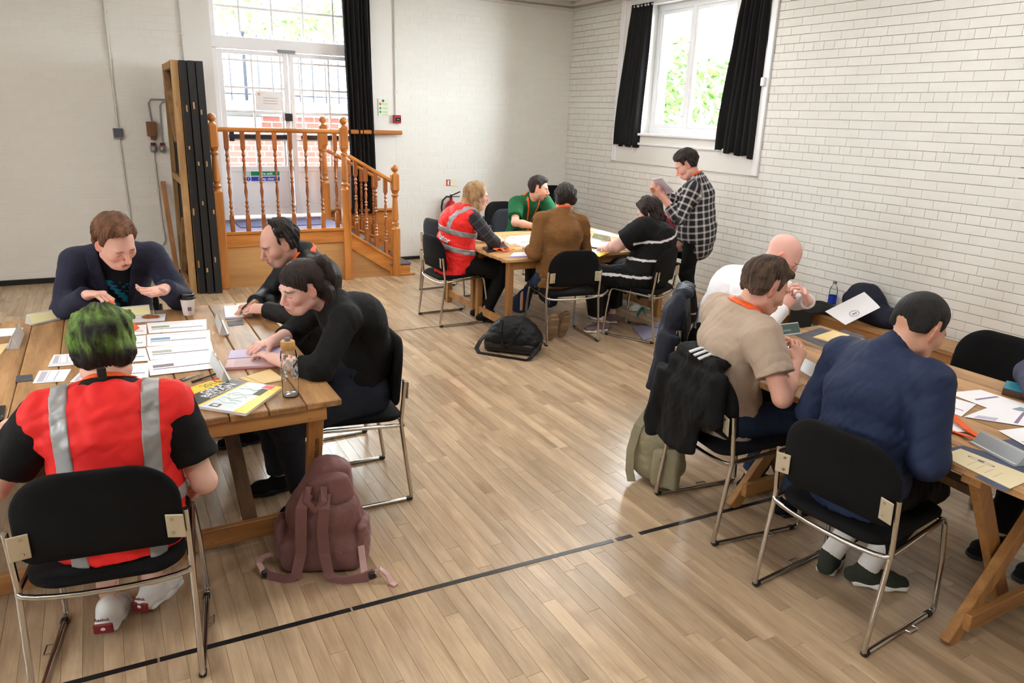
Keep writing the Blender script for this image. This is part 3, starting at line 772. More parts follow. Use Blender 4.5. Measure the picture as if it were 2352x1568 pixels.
# ---- extinguisher and its sign
t = thing('fire_extinguisher', 'red fire extinguisher with black hose hung on the wall', 'extinguisher', (4.02, ROOM_Y1 - 0.10, 0.22))
mb = MB(); mb.lathe([(0.07, 0.0), (0.08, 0.02), (0.08, 0.44), (0.072, 0.49), (0.045, 0.535), (0.022, 0.55), (0.022, 0.575)], (0, 0, 0), 20)
sobj('cylinder', mb, mat('extinguisher_red', (178, 22, 30), 0.3), t)
mb = MB()
for i in range(20):
    a0, a1 = -2.2 + i * 0.06, -2.2 + (i + 1) * 0.06
lab = MB(); n = 12
vs = []; fs = []
for i in range(n + 1):
    a = -2.5 + 1.7 * i / n
    for z in (0.12, 0.40): vs.append((0.0812 * math.cos(a), 0.0812 * math.sin(a), z))
for i in range(n): fs.append((2 * i, 2 * i + 2, 2 * i + 3, 2 * i + 1))
obj('label_panel', lab.add(vs, fs), mat('label_pink', (226, 196, 200), 0.5), t, smooth=True)
for j in range(4):
    vs = []; fs = []
    for i in range(n + 1):
        a = -2.35 + 1.4 * i / n
        for z in (0.17 + 0.055 * j, 0.185 + 0.055 * j): vs.append((0.0818 * math.cos(a), 0.0818 * math.sin(a), z))
    for i in range(n): fs.append((2 * i, 2 * i + 2, 2 * i + 3, 2 * i + 1))
    obj('label_print', MB().add(vs, fs), MATS['extinguisher_red'], t, smooth=True)
mb = MB(); mb.lathe([(0.016, 0), (0.016, 0.05)], (0, 0, 0.575), 10); mb.bar((-0.015, 0, 0.605), (0.13, 0, 0.66), 0.02, 0.012); mb.bar((-0.015, 0, 0.60), (0.125, 0, 0.595), 0.018, 0.01)
obj('handle', mb, mat('black_metal', (22, 22, 26), 0.4, metal=0.3), t)
mb = MB(); mb.tube([(-0.01, 0, 0.595), (-0.07, -0.01, 0.60), (-0.125, -0.01, 0.55), (-0.14, -0.01, 0.46), (-0.125, -0.01, 0.36), (-0.09, -0.02, 0.24), (-0.075, -0.03, 0.14)], 0.013, 8)
sobj('hose', mb, mat('black_rubber', (20, 20, 22), 0.6), t)
obj('wall_bracket', MB().box((0, 0.085, 0.40), (0.05, 0.03, 0.06)), MATS['black_metal'], t)
t = thing('extinguisher_sign', 'small red and cream sign above the fire extinguisher', 'sign', (4.06, ROOM_Y1 - 0.004, 0.99))
obj('sign_plate', MB().box((0, -0.002, 0), (0.145, 0.004, 0.085)), mat('cream_sign', (226, 222, 196), 0.5), t)
obj('red_panel', MB().box((-0.04, -0.0045, 0), (0.062, 0.001, 0.08)), mat('sign_red', (190, 60, 52), 0.5), t)
obj('pictogram', MB().box((-0.04, -0.0054, -0.005), (0.018, 0.0006, 0.05), ch=0.0002).box((-0.034, -0.0054, 0.024), (0.03, 0.0006, 0.006)), MATS['white_print'], t)

# ---- notice edge on the right wall
t = thing('wall_notice', 'white board edge fixed to the right wall at the frame edge', 'notice', (ROOM_X1 - 0.01, 2.72, 1.62))
obj('board', MB().box((0, 0, 0), (0.012, 0.58, 0.56)), mat('pale_board', (212, 216, 220), 0.5), t)
obj('black_mark', MB().box((-0.007, 0.235, -0.03), (0.004, 0.06, 0.10)), mat('black_print', (20, 18, 22), 0.5), t)
# conduit on the right wall near the corner
pA, pB = atx(1372, 45, ROOM_X1), atx(1355, 262, ROOM_X1)
t = thing('wall_conduit', 'thin painted cable on the right wall near the room corner', 'pipe', (ROOM_X1 - 0.012, pA.y, pA.z))
mb = MB(); mb.tube([(0, 0, 0.1), (0, pB.y - pA.y, pB.z - pA.z)], 0.006, 6); sobj('pipe', mb, M_COND, t)
pA, pB = atx(1350, 500, ROOM_X1), atx(1358, 400, ROOM_X1)
t = thing('wall_conduit', 'white conduit on the right wall behind the far chairs', 'pipe', (ROOM_X1 - 0.012, pA.y, 0.3))
mb = MB(); mb.tube([(0, 0, 0), (0, 0, 0.95)], 0.011, 8); sobj('pipe', mb, M_COND, t)
obj('pipe_clip', MB().box((0, 0, 0.62), (0.03, 0.05, 0.03), ch=0.004), M_COND, t)

# ================================================================== OUTSIDE THE DOOR AND WINDOW
struct('ground_outside', MB().box((3, 17.5, -0.05), (40, 16, 0.1)), mat('outside_paving', (170, 168, 162), 0.8))
struct('ground_left', MB().box((-13.2, 4, -0.3), (16, 26, 0.1)), MATS['outside_paving'])
struct('porch_slab', MB().box((2.2, 9.75, 0.28), (4.0, 0.75, 0.62)), mat('porch_concrete', (176, 174, 170), 0.8))
OY = 10.35
garden = struct('wall_outside', MB().box((2.4, OY + 0.15, 0.9), (6.4, 0.26, 1.76)), mat('pale_mortar', (160, 154, 148), 0.8))
M_BRICK = mat('red_brick', (122, 66, 57), 0.8, bump=(60, 0.2), var=(6, 0.12), rnd=0.18)
brick_wall(garden, M_BRICK, lambda u, z: (u, OY + 0.02, z), 0.6, 5.0, 1.74, [], z0=0.63, proud=0.008, gap=0.016, vgap=0.016)
obj('coping', MB().box((2.4, OY + 0.1, 1.86), (6.4, 0.42, 0.16), ch=0.02), mat('grey_stone', (84, 86, 88), 0.8, bump=(30, 0.2), var=(5, 0.15)), garden)
t = thing('railing', 'black iron railing on top of the outside wall, seen through the door', 'railing', (2.4, OY + 0.1, 1.94))
M_IRON = mat('black_iron', (30, 34, 44), 0.5, metal=0.3)
for i in range(34):
    mb = MB(); mb.tube([(-2.9 + i * 0.175, 0, 0), (-2.9 + i * 0.175, 0, 0.80)], 0.011, 6); mb.lathe([(0.02, 0), (0.001, 0.07)], (-2.9 + i * 0.175, 0, 0.80), 6)
    obj('bar', mb, M_IRON, t)
for z in (0.08, 0.66): obj('rail', MB().box((0, 0, z), (5.9, 0.03, 0.02)), M_IRON, t)
for x in (-0.62, 1.15):
    mb = MB(); mb.box((x, 0, 0.4), (0.045, 0.045, 0.8), ch=0.005); mb.lathe([(0.03, 0), (0.045, 0.03), (0.04, 0.06), (0.0, 0.09)], (x, 0, 0.8), 8); obj('post', mb, M_IRON, t)
tag(obj('wall_panel', MB().box((1.62, OY - 0.01, 1.68), (0.62, 0.03, 0.13), ch=0.006), mat('panel_pale', (128, 132, 138), 0.5)), 'long pale metal panel on the brick wall outside the door', 'panel')
def tree(name, label, c, R, n, seed, trunk, ls=0.16):
    r = np.random.default_rng(seed)
    t = thing(name, label, 'tree', (c[0], c[1], 0))
    d = r.normal(size=(n, 3)); d /= np.linalg.norm(d, axis=1)[:, None]; rad = r.uniform(0.55, 1, n) ** 0.5
    ctr = d * rad[:, None] * np.array(R) + np.array([0, 0, c[2]])
    u = r.normal(size=(n, 3)); u /= np.linalg.norm(u, axis=1)[:, None]; w = np.cross(u, r.normal(size=(n, 3))); w /= np.linalg.norm(w, axis=1)[:, None]
    s = r.uniform(0.6, 1.2, n)[:, None] * ls
    V = np.stack([ctr - u * s, ctr + w * s * 0.35, ctr + u * s, ctr - w * s * 0.35], 1).reshape(-1, 3)
    me = bpy.data.meshes.new('foliage'); me.from_pydata(V.tolist(), [], np.arange(4 * n).reshape(-1, 4).tolist())
    tag(obj('foliage', me, mat('leaf_green', (66, 98, 38), 0.6, rnd=0.35), t), kind='stuff')
    mb = MB(); mb.tube([(0, 0, 0), (0.05, 0.02, c[2] * 0.5), (0, 0, c[2])], [trunk, trunk * 0.7, trunk * 0.4], 8); sobj('trunk', mb, mat('bark', (92, 76, 60), 0.9), t)
tree('garden_tree', 'pale green tree outside beyond the railing, above the fire door', (4.3, 19.0, 5.3), (3.4, 1.6, 2.0), 3000, 3, 0.2)
tree('garden_bush', 'leafy green bush outside the right-hand window', (8.3, 9.05, 1.95), (0.9, 1.1, 0.85), 1700, 5, 0.05, 0.11)
tree('garden_bush', 'paler tall shrub outside the left pane of the right-hand window', (9.2, 11.6, 2.6), (1.2, 1.2, 0.9), 900, 9, 0.06, 0.13)
struct('ground_side', MB().box((14.3, 6, 0.4), (16, 26, 0.1)), MATS['outside_paving'])

# ================================================================== PLATFORM AND STAIRS
M_PINE = wood('orange_pine', (150, 88, 34), (196, 128, 62), rough=0.32, axis=2, scale=8, rnd=0.08)
M_PINEX = wood('orange_pine_x', (150, 88, 34), (196, 128, 62), rough=0.32, axis=0, scale=8, rnd=0.08)
M_DARKP = wood('dark_baluster', (118, 60, 24), (164, 98, 46), rough=0.32, axis=2, scale=8, rnd=0.25, knots=False)
M_PLY = wood('plywood', (150, 104, 58), (186, 140, 88), rough=0.5, axis=0, scale=3, rnd=0.03, knots=False)
PX0, PX1, PY0, PY1, PZ = 1.035, 2.37, 8.135, 9.03, 0.595
def newel_mesh(h, sq, blk):
    """square foot up to sq, turned shaft, square block blk[0]..blk[1], ball on top"""
    mb = MB(); w = 0.088
    mb.box((0, 0, sq / 2), (w, w, sq), ch=0.006)
    L = blk[0] - sq; r = w / 2
    prof = [(0, r * 0.98), (0.05, r * 0.72), (0.08, r * 0.72), (0.10, r * 0.98), (0.14, r * 0.98), (0.16, r * 0.7), (0.2, r * 0.66), (0.24, r * 0.92), (0.5, r * 0.82), (0.78, r * 0.66), (0.84, r * 0.62), (0.86, r * 0.9), (0.9, r * 0.9), (0.93, r * 0.65), (1.0, r * 0.98)]
    mb.lathe([(q, sq + t * L) for t, q in prof], (0, 0, 0), 14)
    mb.box((0, 0, (blk[0] + blk[1]) / 2), (w, w, blk[1] - blk[0]), ch=0.014)
    z = blk[1]; b = 0.043
    pr = [(0.035, 0), (0.022, 0.012), (0.02, 0.02)] + [(b * math.sin(a), 0.02 + b * 0.9 - b * math.cos(a)) for a in np.linspace(0.5, 3.0, 9)] + [(0.001, 0.02 + b * 1.9)]
    mb.lathe([(q, z + t) for q, t in pr], (0, 0, 0), 14)
    return mb
def baluster_mesh(z0, z1, r=0.021):
    mb = MB(); L = z1 - z0; e = min(0.17, L * 0.2)
    mb.box((0, 0, z0 + e / 2), (2 * r, 2 * r, e), ch=0.003); mb.box((0, 0, z1 - e / 2), (2 * r, 2 * r, e), ch=0.003)
    pr = [(0, 1), (0.03, 0.55), (0.06, 0.95), (0.09, 0.5), (0.13, 0.95), (0.17, 0.5), (0.20, 0.85), (0.23, 0.45), (0.36, 0.88), (0.47, 0.45), (0.5, 0.9), (0.53, 0.45), (0.56, 0.92), (0.59, 0.45), (0.72, 0.85), (0.79, 0.45), (0.83, 0.95), (0.87, 0.5), (0.91, 0.95), (0.95, 0.5), (1, 1)]
    mb.lathe([(q * r, z0 + e + t * (L - 2 * e)) for t, q in pr], (0, 0, 0), 8)
    return mb
plat = thing('stair_platform', 'orange pine platform with turned balusters and steps below the fire door', 'staircase', ((PX0 + PX1) / 2, (PY0 + PY1) / 2, 0))
ox, oy = plat.location.x, plat.location.y
def pp(name, mb, m, par=None, sm=False):
    mb.v = [(v[0] - ox, v[1] - oy, v[2]) for v in mb.v] if par is None or True else mb.v
    return (sobj if sm else obj)(name, mb, m, par or plat)
pp('carpet', MB().box(((PX0 + PX1) / 2, (PY0 + PY1) / 2, PZ - 0.01), (PX1 - PX0, PY1 - PY0, 0.03)), mat('blue_grey_carpet', (112, 112, 140), 0.9, bump=(200, 0.3), var=(3, 0.1)))
pp('door_mat', MB().box((1.72, 8.62, PZ + 0.009), (0.9, 0.5, 0.008)), mat('dark_mat', (84, 84, 118), 0.95))
pp('front_panel', MB().box(((PX0 + PX1) / 2, PY0, 0.24), (PX1 - PX0, 0.02, 0.48)), M_PLY)
pp('fascia_board', MB().box(((PX0 + PX1) / 2, PY0 - 0.008, 0.50), (PX1 - PX0, 0.03, 0.13), ch=0.004), M_PINEX)
pp('nosing_rail', MB().box(((PX0 + PX1) / 2, PY0 - 0.008, 0.583), (PX1 - PX0, 0.055, 0.035), ch=0.008), M_PINEX)
pp('side_panel', MB().box((PX0, (PY0 + PY1) / 2, 0.29), (0.02, PY1 - PY0, 0.58)), M_PLY)
for (x, y) in ((PX0, PY0), (PX1, PY0), (PX1 - 0.02, PY1 - 0.13)):
    mb = newel_mesh(1.8, 1.02, (1.45, 1.69)); mb.v = [(a + x, b + y, c) for a, b, c in mb.v]; pp('newel_post', mb, M_PINE, sm=True)
SX = 2.95
mb = newel_mesh(1.3, 0.56, (0.99, 1.185)); mb.v = [(a + SX, b + PY0, c) for a, b, c in mb.v]; pp('newel_post', mb, M_PINE, sm=True)
pp('handrail', MB().box(((PX0 + PX1) / 2, PY0, 1.635), (PX1 - PX0 - 0.06, 0.062, 0.045), ch=0.014), M_PINEX)
pp('handrail', MB().box(((PX1 + 3.32) / 2, PY1 - 0.06, 1.615), (3.32 - PX1 + 0.08, 0.05, 0.05), ch=0.012), M_PINEX)
nb = 8
for i in range(nb):
    x = PX0 + 0.12 + (PX1 - PX0 - 0.22) * i / (nb - 1)
    mb = baluster_mesh(0.60, 1.615); mb.v = [(a + x, b + PY0, c) for a, b, c in mb.v]; pp('baluster', mb, M_DARKP, sm=True)
# side of the flight: string board, sloping rails, balusters
def flight_side(y, x0, x1, z0a, z0b, z1a, z1b, n, back=False):
    pp('string_board', MB().poly([(x0, y - 0.015, z0a - 0.17), (x1, y - 0.015, z0b - 0.17), (x1, y - 0.015, z0b), (x0, y - 0.015, z0a)], 0.03, (0, 1, 0)), M_PINEX)
    b = MB(); b.bar((x0, y, z1a), (x1, y, z1b), 0.06, 0.042, ch=0.012); pp('sloping_handrail', b, M_PINEX)
    b = MB(); b.bar((x0, y, z0a), (x1, y, z0b), 0.055, 0.03, ch=0.006); pp('base_rail', b, M_PINEX)
    for i in range(n):
        f = (i + 0.7) / (n + 0.35); x = x0 + (x1 - x0) * f; za = z0a + (z0b - z0a) * f; zb = z1a + (z1b - z1a) * f
        mb = baluster_mesh(za, zb); mb.v = [(a + x, b2 + y, c) for a, b2, c in mb.v]; pp('baluster', mb, M_DARKP, sm=True)
flight_side(PY0, PX1 + 0.04, SX - 0.04, 0.53, 0.20, 1.385, 1.10, 4)
flight_side(PY1 - 0.10, PX1 + 0.02, SX + 0.1, 0.60, 0.30, 1.40, 1.05, 4)
pp('side_ply', MB().poly([(PX1, PY0 + 0.01, 0.0), (SX, PY0 + 0.01, 0.0), (SX, PY0 + 0.01, 0.06), (PX1, PY0 + 0.01, 0.40)], 0.02, (0, 1, 0)), M_PLY)
pp('wall_panelling', MB().box((2.80, PY1 - 0.02, 0.34), (0.86, 0.03, 0.64), ch=0.004), M_PINEX)
pp('wall_panelling_cap', MB().box((2.80, PY1 - 0.035, 0.67), (0.88, 0.06, 0.03), ch=0.006), M_PINEX)
for i, (xa, xb, z) in enumerate(((2.40, 2.66, 0.45), (2.62, 2.90, 0.30), (2.86, 3.14, 0.15))):
    pp('step_riser', MB().box(((xa + xb) / 2, (PY0 + PY1) / 2 + (0 if i < 2 else -0.02), (z - 0.03) / 2), (xb - xa - 0.03, PY1 - PY0 - 0.08 if i < 2 else PY1 - PY0 - 0.02, z - 0.03)), M_PINEX)
    pp('step_tread', MB().box(((xa + xb) / 2, (PY0 + PY1) / 2 + (0 if i < 2 else -0.02), z - 0.015), (xb - xa, PY1 - PY0 - 0.06 if i < 2 else PY1 - PY0 + 0.0, 0.032), ch=0.012), mat('stair_carpet', (92, 88, 92), 0.85))
pp('foot_moulding', MB().box((3.07, 8.57, 0.012), (0.22, 0.95, 0.024), ch=0.008), M_PINEX)

# ================================================================== STACKED STAGE FLATS AND LEANING TIMBER
M_RAWW = wood('raw_batten', (140, 104, 62), (190, 152, 104), rough=0.7, axis=2, scale=8, rnd=0.1)
M_CANV = mat('black_canvas', (20, 20, 21), 0.85, bump=(40, 0.3), var=(5, 0.3))
FH = 2.26
def flat(label, x, y0, y1, front, tilt, wood_face=False):
    t = thing('stage_flat', label, 'stage flat', (x, (y0 + y1) / 2, 0), group='stage flats leaning in a stack by the steps')
    D = y1 - y0; t.rotation_euler = (0, tilt, 0)
    obj('canvas_face', MB().box((0.018, 0, FH / 2), (0.012, D - 0.01, FH - 0.01)), M_CANV, t)
    m = M_RAWW if wood_face else mat('black_batten', (26, 25, 24), 0.7, bump=(30, 0.2), var=(9, 0.4))
    for yy in (-D / 2 + 0.03, D / 2 - 0.03): obj('stile', MB().box((-0.01, yy, FH / 2), (0.045, 0.06, FH), ch=0.003), m if yy > 0 or wood_face else mat('black_batten', (26, 25, 24), 0.7), t)
    for z in (0.035, FH * 0.5, FH - 0.035): obj('rail', MB().box((-0.01, 0, z), (0.04, D - 0.12, 0.065), ch=0.003), m, t)
    for (a, b) in (((0.28, FH - 0.1), (-0.3, FH - 0.75)), ((0.28, 0.1), (-0.3, 0.75))):
        mb = MB(); mb.bar((-0.012, a[0], a[1]), (-0.012, b[0], b[1]), 0.03, 0.055, up=(1, 0, 0)); obj('brace', mb, m, t)
    obj('front_edge', MB().box((0.0, -D / 2 - 0.004, FH / 2), (0.066, 0.008, FH), ch=0.002), front, t)
    for z in (0.3, 0.9, 1.4, 1.85):
        obj('chipped_patch', MB().box((random.uniform(-0.02, 0.02), -D / 2 - 0.009, z + random.uniform(-0.1, 0.1)), (0.014, 0.002, random.uniform(0.03, 0.08))), MATS['raw_batten'], t)
    return t
M_BLKW = mat('black_timber', (17, 17, 19), 0.5, bump=(25, 0.2))
flat('leftmost stage flat of the stack, showing its bare wooden frame', 0.705, 8.00, 8.96, MATS['raw_batten'], 0.010, True)
flat('second stage flat of the stack, with a bare timber edge', 0.785, 7.97, 8.95, M_BLKW, 0.006, True)
flat('third stage flat of the stack, with a black edge', 0.862, 7.94, 8.93, M_BLKW, 0.003)
flat('rightmost stage flat of the stack, nearest the newel post', 0.940, 7.93, 8.90, M_BLKW, 0.0)
t = thing('leaning_plank', 'narrow bare plank leaning against the wall left of the stage flats', 'plank', (0.60, 8.70, 0.0))
mb = MB(); mb.bar((0.02, 0.0, 0.0), (-0.01, 0.30, 1.05), 0.05, 0.022, up=(0, 1, 0.3), ch=0.003); obj('board', mb, wood('plank_wood', (150, 98, 52), (186, 132, 80), axis=2, scale=9), t)

# ================================================================== CHAIRS
M_CHROME = mat('chrome', (200, 198, 194), 0.16, metal=1.0)
M_FAB = mat('black_fabric', (10, 10, 11), 0.92, bump=(420, 0.15), spec=0.25)
M_FABN = mat('navy_fabric', (22, 26, 36), 0.92, bump=(420, 0.15), sheen=0.05)
M_BRKT = mat('beige_bracket', (196, 184, 158), 0.4, metal=0.3)
M_RUB = mat('black_plastic', (15, 15, 15), 0.5)
def pad_mesh(w, h, rt, rb, thick, curve, n=14, taper=0.0):
    """cushion in the xz plane: outline rounded rectangle, pillowed, curved forward at the sides"""
    out = []
    def arc(cx, cz, r, a0, a1):
        for i in range(n): a = a0 + (a1 - a0) * i / (n - 1); out.append((cx + r * math.cos(a), cz + r * math.sin(a) * 1.0))
    q = math.pi / 2; top, bot = h / 2, -h / 2
    arc(w / 2 - rt, top - rt, rt, 0, q); arc(-w / 2 + rt, top - rt, rt, q, 2 * q)
    arc(-w / 2 + rb, bot + rb, rb, 2 * q, 3 * q); arc(w / 2 - rb, bot + rb, rb, 3 * q, 4 * q)
    m = len(out); rings = [(0.35, 0.5), (0.75, 0.5), (0.95, 0.40), (1.0, 0.15), (1.0, -0.15), (0.95, -0.40), (0.75, -0.5), (0.35, -0.5)]
    vs = []
    for s, d in rings:
        for (x, z) in out:
            x2 = x * s * (1 - taper * (z + h / 2) / h)
            vs.append((x2, d * thick + curve * (x2 / (w / 2)) ** 2, z * s))
    fs = []
    for i in range(len(rings) - 1):
        for k in range(m): k2 = (k + 1) % m; fs.append((i * m + k, (i + 1) * m + k, (i + 1) * m + k2, i * m + k2))
    fs.append(tuple(range(m))); fs.append(tuple((len(rings) - 1) * m + k for k in range(m - 1, -1, -1)))
    return MB().add(vs, fs)
def make_chair():
    t = thing('stacking_chair', 'chair', 'chair')
    for s in (-1, 1):
        mb = MB(); X = 0.245
        mb.tube([(s * X, -0.222, 0.635), (s * X, -0.206, 0.50), (s * X, -0.199, 0.44), (s * X, -0.200, 0.405), (s * X, -0.225, 0.20), (s * X, -0.247, 0.03), (s * X, -0.243, 0.014), (s * X, -0.228, 0.010),
                 (s * X, 0.215, 0.010), (s * X, 0.238, 0.016), (s * X, 0.243, 0.035), (s * X * 0.98, 0.225, 0.25), (s * X * 0.94, 0.205, 0.405), (s * X * 0.93, 0.19, 0.43), (s * X * 0.94, 0.16, 0.432), (s * X, -0.19, 0.412)], 0.0105, 8)
        fr = sobj('side_frame', mb, M_CHROME, t, ang=50)
        mb = MB(); mb.tube([(s * (X + 0.008), 0.02, 0.012), (s * (X + 0.03), 0.02, 0.014), (s * (X + 0.03), 0.07, 0.014), (s * (X + 0.008), 0.07, 0.012)], 0.003, 6); obj('linking_clip', mb, M_CHROME, fr)
        for yy in (-0.235, 0.2): obj('glide', MB().box((s * X, yy, 0.012), (0.025, 0.035, 0.018), ch=0.005), M_RUB, fr)
        mb = MB(); mb.box((s * 0.213, -0.231, 0.583), (0.056, 0.005, 0.085), Euler((0.06, 0, -s * 0.25)).to_matrix(), ch=0.002)
        br = obj('back_bracket', mb, M_BRKT, t)
        for zz in (0.56, 0.61):
            mb = MB(); mb.lathe([(0.006, 0), (0.005, 0.003)], (s * 0.205, -0.2335, zz), 8, axis=(0, -1, 0)); obj('rivet', mb, M_CHROME, br)
    mb = MB(); mb.tube([(0.245 * math.cos(a), -0.205 - 0.022 * math.sin(a), 0.41 - 0.02 * math.sin(a)) for a in np.linspace(0, math.pi, 11)], 0.0095, 8); sobj('rear_rail', mb, M_CHROME, t, ang=50)
    mb = MB(); mb.tube([(-0.225, 0.19, 0.428), (0.225, 0.19, 0.428)], 0.0095, 8); sobj('front_rail', mb, M_CHROME, t, ang=50)
    sm = pad_mesh(0.455, 0.445, 0.07, 0.09, 0.04, -0.012)
    sm.v = [(x, z - 0.005, 0.440 - y + 0.012 * (z / 0.22)) for x, y, z in sm.v]; sm.f = [f[::-1] for f in sm.f]
    obj('seat', sm, M_FAB, t, smooth=True)
    bmz = pad_mesh(0.475, 0.312, 0.15, 0.05, 0.036, 0.035, taper=0.03)
    bmz.v = [(x, y - 0.228 - 0.10 * z, 0.655 + z) for x, y, z in bmz.v]
    obj('backrest', bmz, M_FAB, t, smooth=True)
    return t
CHAIR = make_chair(); chair_used = [False]
def chair(label, x, y, face, z=0.0, fabric=None, group=None):
    """face: direction the sitter looks, degrees from +X"""
    t = CHAIR if not chair_used[0] else copy_tree(CHAIR)
    chair_used[0] = True
    t.location = (x, y, z); t.rotation_euler = (0, 0, math.radians(face - 90)); t['label'] = label
    if 'group' in t: del t['group']
    if group: t['group'] = group
    if fabric:
        for c in t.children:
            if c.name.split('.')[0] in ('seat', 'backrest'): c.data = c.data.copy(); c.data.materials.clear(); c.data.materials.append(fabric)
    return t
GC = 'black stacking chairs round the tables'
chair('black chair under the person in the red vest with green hair, back to camera', -0.095, 2.54, 81.4, group=GC)
chair('black chair under the woman in the black top with the ponytail', 0.95, 3.345, 177, group=GC)
chair('black chair under the balding man in black', 0.98, 4.20, 181, group=GC)
chair('black chair hidden behind the man in the navy checked blazer', 0.0, 4.84, -90, group=GC)
chair('black chair under the man in the navy suit jacket, nearest at right', 2.48, 1.567, 4.8, group=GC)
chair('black chair with a black hoodie over its back, under the beige t-shirt man', 2.55, 2.31, -7.7, group=GC)
chair('chair with a long navy coat over its back, under the bald man', 3.34, 3.28, -45, group=GC)
chair('empty black chair on the wall side of the right-hand table', 3.98, 2.02, 180, group=GC)
chair('black chair at the right frame edge under the blue-grey sleeved person', 3.95, 1.36, 180, group=GC)
chair('black chair behind the man in the brown shirt, back to camera', 3.425, 5.23, 83, group=GC)
chair('black chair under the woman in the striped black dress', 4.15, 5.04, 118, group=GC)
chair('black chair under the long-haired person in the red vest', 2.79, 6.135, 1, group=GC)
chair('black chair behind the long-haired person, showing only its rounded back', 3.21, 7.12, 10, fabric=M_FABN, group=GC)
chair('dark chair under the man in the green t-shirt', 4.17, 7.40, -90, fabric=M_FABN, group=GC)
chair('black chair under the far person half hidden beside the curly-haired woman', 4.99, 5.84, 180, group=GC)
chair('empty black chair by the back wall right of the fire extinguisher', 4.44, 8.12, -90, group=GC)
for i in range(3):
    chair(('lowest', 'middle', 'topmost')[i] + ' black chair of the stack in the far corner', 5.38, 8.45 + 0.012 * i, -98, z=0.078 * i, group='stacked chairs in the far corner')

# ================================================================== TABLES
M_TOP = wood('table_plank', (118, 80, 44), (184, 142, 94), rough=0.42, axis=1, scale=9, rnd=0.12, stain=(3.4, 0.6, (84, 56, 34)))
M_TOPX = wood('table_plank_x', (168, 122, 72), (216, 176, 122), rough=0.38, axis=0, scale=7, rnd=0.08, stain=(3.0, 0.3, (120, 84, 50)))
M_LEG = wood('table_leg', (140, 92, 44), (184, 134, 76), rough=0.5, axis=2, scale=8, rnd=0.1)
M_LEGX = wood('table_rail', (140, 92, 44), (184, 134, 76), rough=0.5, axis=0, scale=8, rnd=0.1)
def plank_top(t, x0, x1, y0, y1, z, n, axis, m, th=0.028, ragged=0.012):
    ox, oy = t.location.x, t.location.y
    for i in range(n):
        a, b = random.uniform(-ragged, ragged), random.uniform(-ragged, ragged)
        if axis == 'y':
            w = (x1 - x0) / n; c = (x0 + w * (i + 0.5) - ox, (y0 + y1) / 2 + (a + b) / 2 - oy, z - th / 2 + random.uniform(-0.0012, 0)); d = (w - 0.003, y1 - y0 + b - a - ragged, th)
        else:
            w = (y1 - y0) / n; c = ((x0 + x1) / 2 + (a + b) / 2 - ox, y0 + w * (i + 0.5) - oy, z - th / 2 + random.uniform(-0.0012, 0)); d = (x1 - x0 + b - a - ragged, w - 0.003, th)
        obj('tabletop_plank', MB().box(c, d, ch=0.004), m, t)
def trestle_table(label, x0, x1, y0, y1, z, n, full=True):
    t = thing('trestle_table', label, 'table', ((x0 + x1) / 2, (y0 + y1) / 2, 0))
    ox, oy = t.location.x, t.location.y
    plank_top(t, x0, x1, y0, y1, z, n, 'y', M_TOP)
    for s, yt, yf in ((1, y0 + 0.035, y0 + 0.30), (-1, y1 - 0.035, y1 - 0.30)):
        zt = z - 0.028
        obj('apron', MB().box(((x0 + x1) / 2 - ox - 0.01, yt - oy, zt - 0.03), (x1 - x0 - 0.10, 0.035, 0.06), ch=0.003), M_LEGX, t)
        for xx in (x0 + 0.06, x1 - 0.095):
            mb = MB(); mb.bar((xx - ox, yt + 0.02 * s - oy, zt - 0.005), (xx - ox + 0.01, yf - oy, 0.0), 0.062, 0.04, up=(0, 1, 0), ch=0.003); obj('leg', mb, M_LEG, t)
        obj('stretcher', MB().box(((x0 + x1) / 2 - ox, yf - 0.03 * s - oy, 0.085), (x1 - x0 - 0.1, 0.03, 0.085), ch=0.003), M_LEGX, t)
        mb = MB(); mb.bar((x1 - 0.40 - ox, yf + 0.22 * s - oy, zt - 0.01), (x1 - 0.345 - ox, yf + 0.0 * s - oy, 0.08), 0.062, 0.03, up=(0, 1, 0.3), ch=0.003); obj('strut', mb, wood('dark_strut', (74, 50, 26), (120, 86, 48), axis=2, scale=8), t)
    return t
T1 = trestle_table('rustic plank trestle table with the road map and glass bottle on it', 0.035, 0.755, 2.735, 4.49, 0.74, 5)
trestle_table('rustic plank trestle table at the left, with the green-haired person at it', -0.69, 0.03, 2.74, 4.51, 0.74, 5)
trestle_table('plank trestle table at the left frame edge with phone and loose papers', -1.415, -0.695, 2.73, 4.50, 0.74, 5)
Z2 = 0.69
def leg_table(label, x0, x1, y0, y1, z, n):
    t = thing('plank_table', label, 'table', ((x0 + x1) / 2, (y0 + y1) / 2, 0))
    ox, oy = t.location.x, t.location.y
    plank_top(t, x0, x1, y0, y1, z, n, 'x', M_TOPX, ragged=0.003)
    zt = z - 0.028
    for yy in (y0 + 0.05, y1 - 0.05): obj('apron', MB().box(((x0 + x1) / 2 - ox, yy - oy, zt - 0.035), (x1 - x0 - 0.12, 0.03, 0.07), ch=0.003), M_LEGX, t)
    for xx in (x0 + 0.07, x1 - 0.07):
        for yy in (y0 + 0.06, y1 - 0.06): obj('leg', MB().box((xx - ox, yy - oy, zt / 2), (0.055, 0.055, zt), ch=0.004), M_LEG, t)
        obj('stretcher', MB().box((xx - ox, (y0 + y1) / 2 - oy, 0.10), (0.03, y1 - y0 - 0.1, 0.07), ch=0.003), M_LEG, t)
    return t
leg_table('pale plank table in front of the brown-shirted man, near half', 2.93, 4.76, 5.37, 6.075, Z2, 5)
leg_table('pale plank table in front of the green-shirted man, far half', 2.94, 4.78, 6.08, 6.79, Z2, 5)
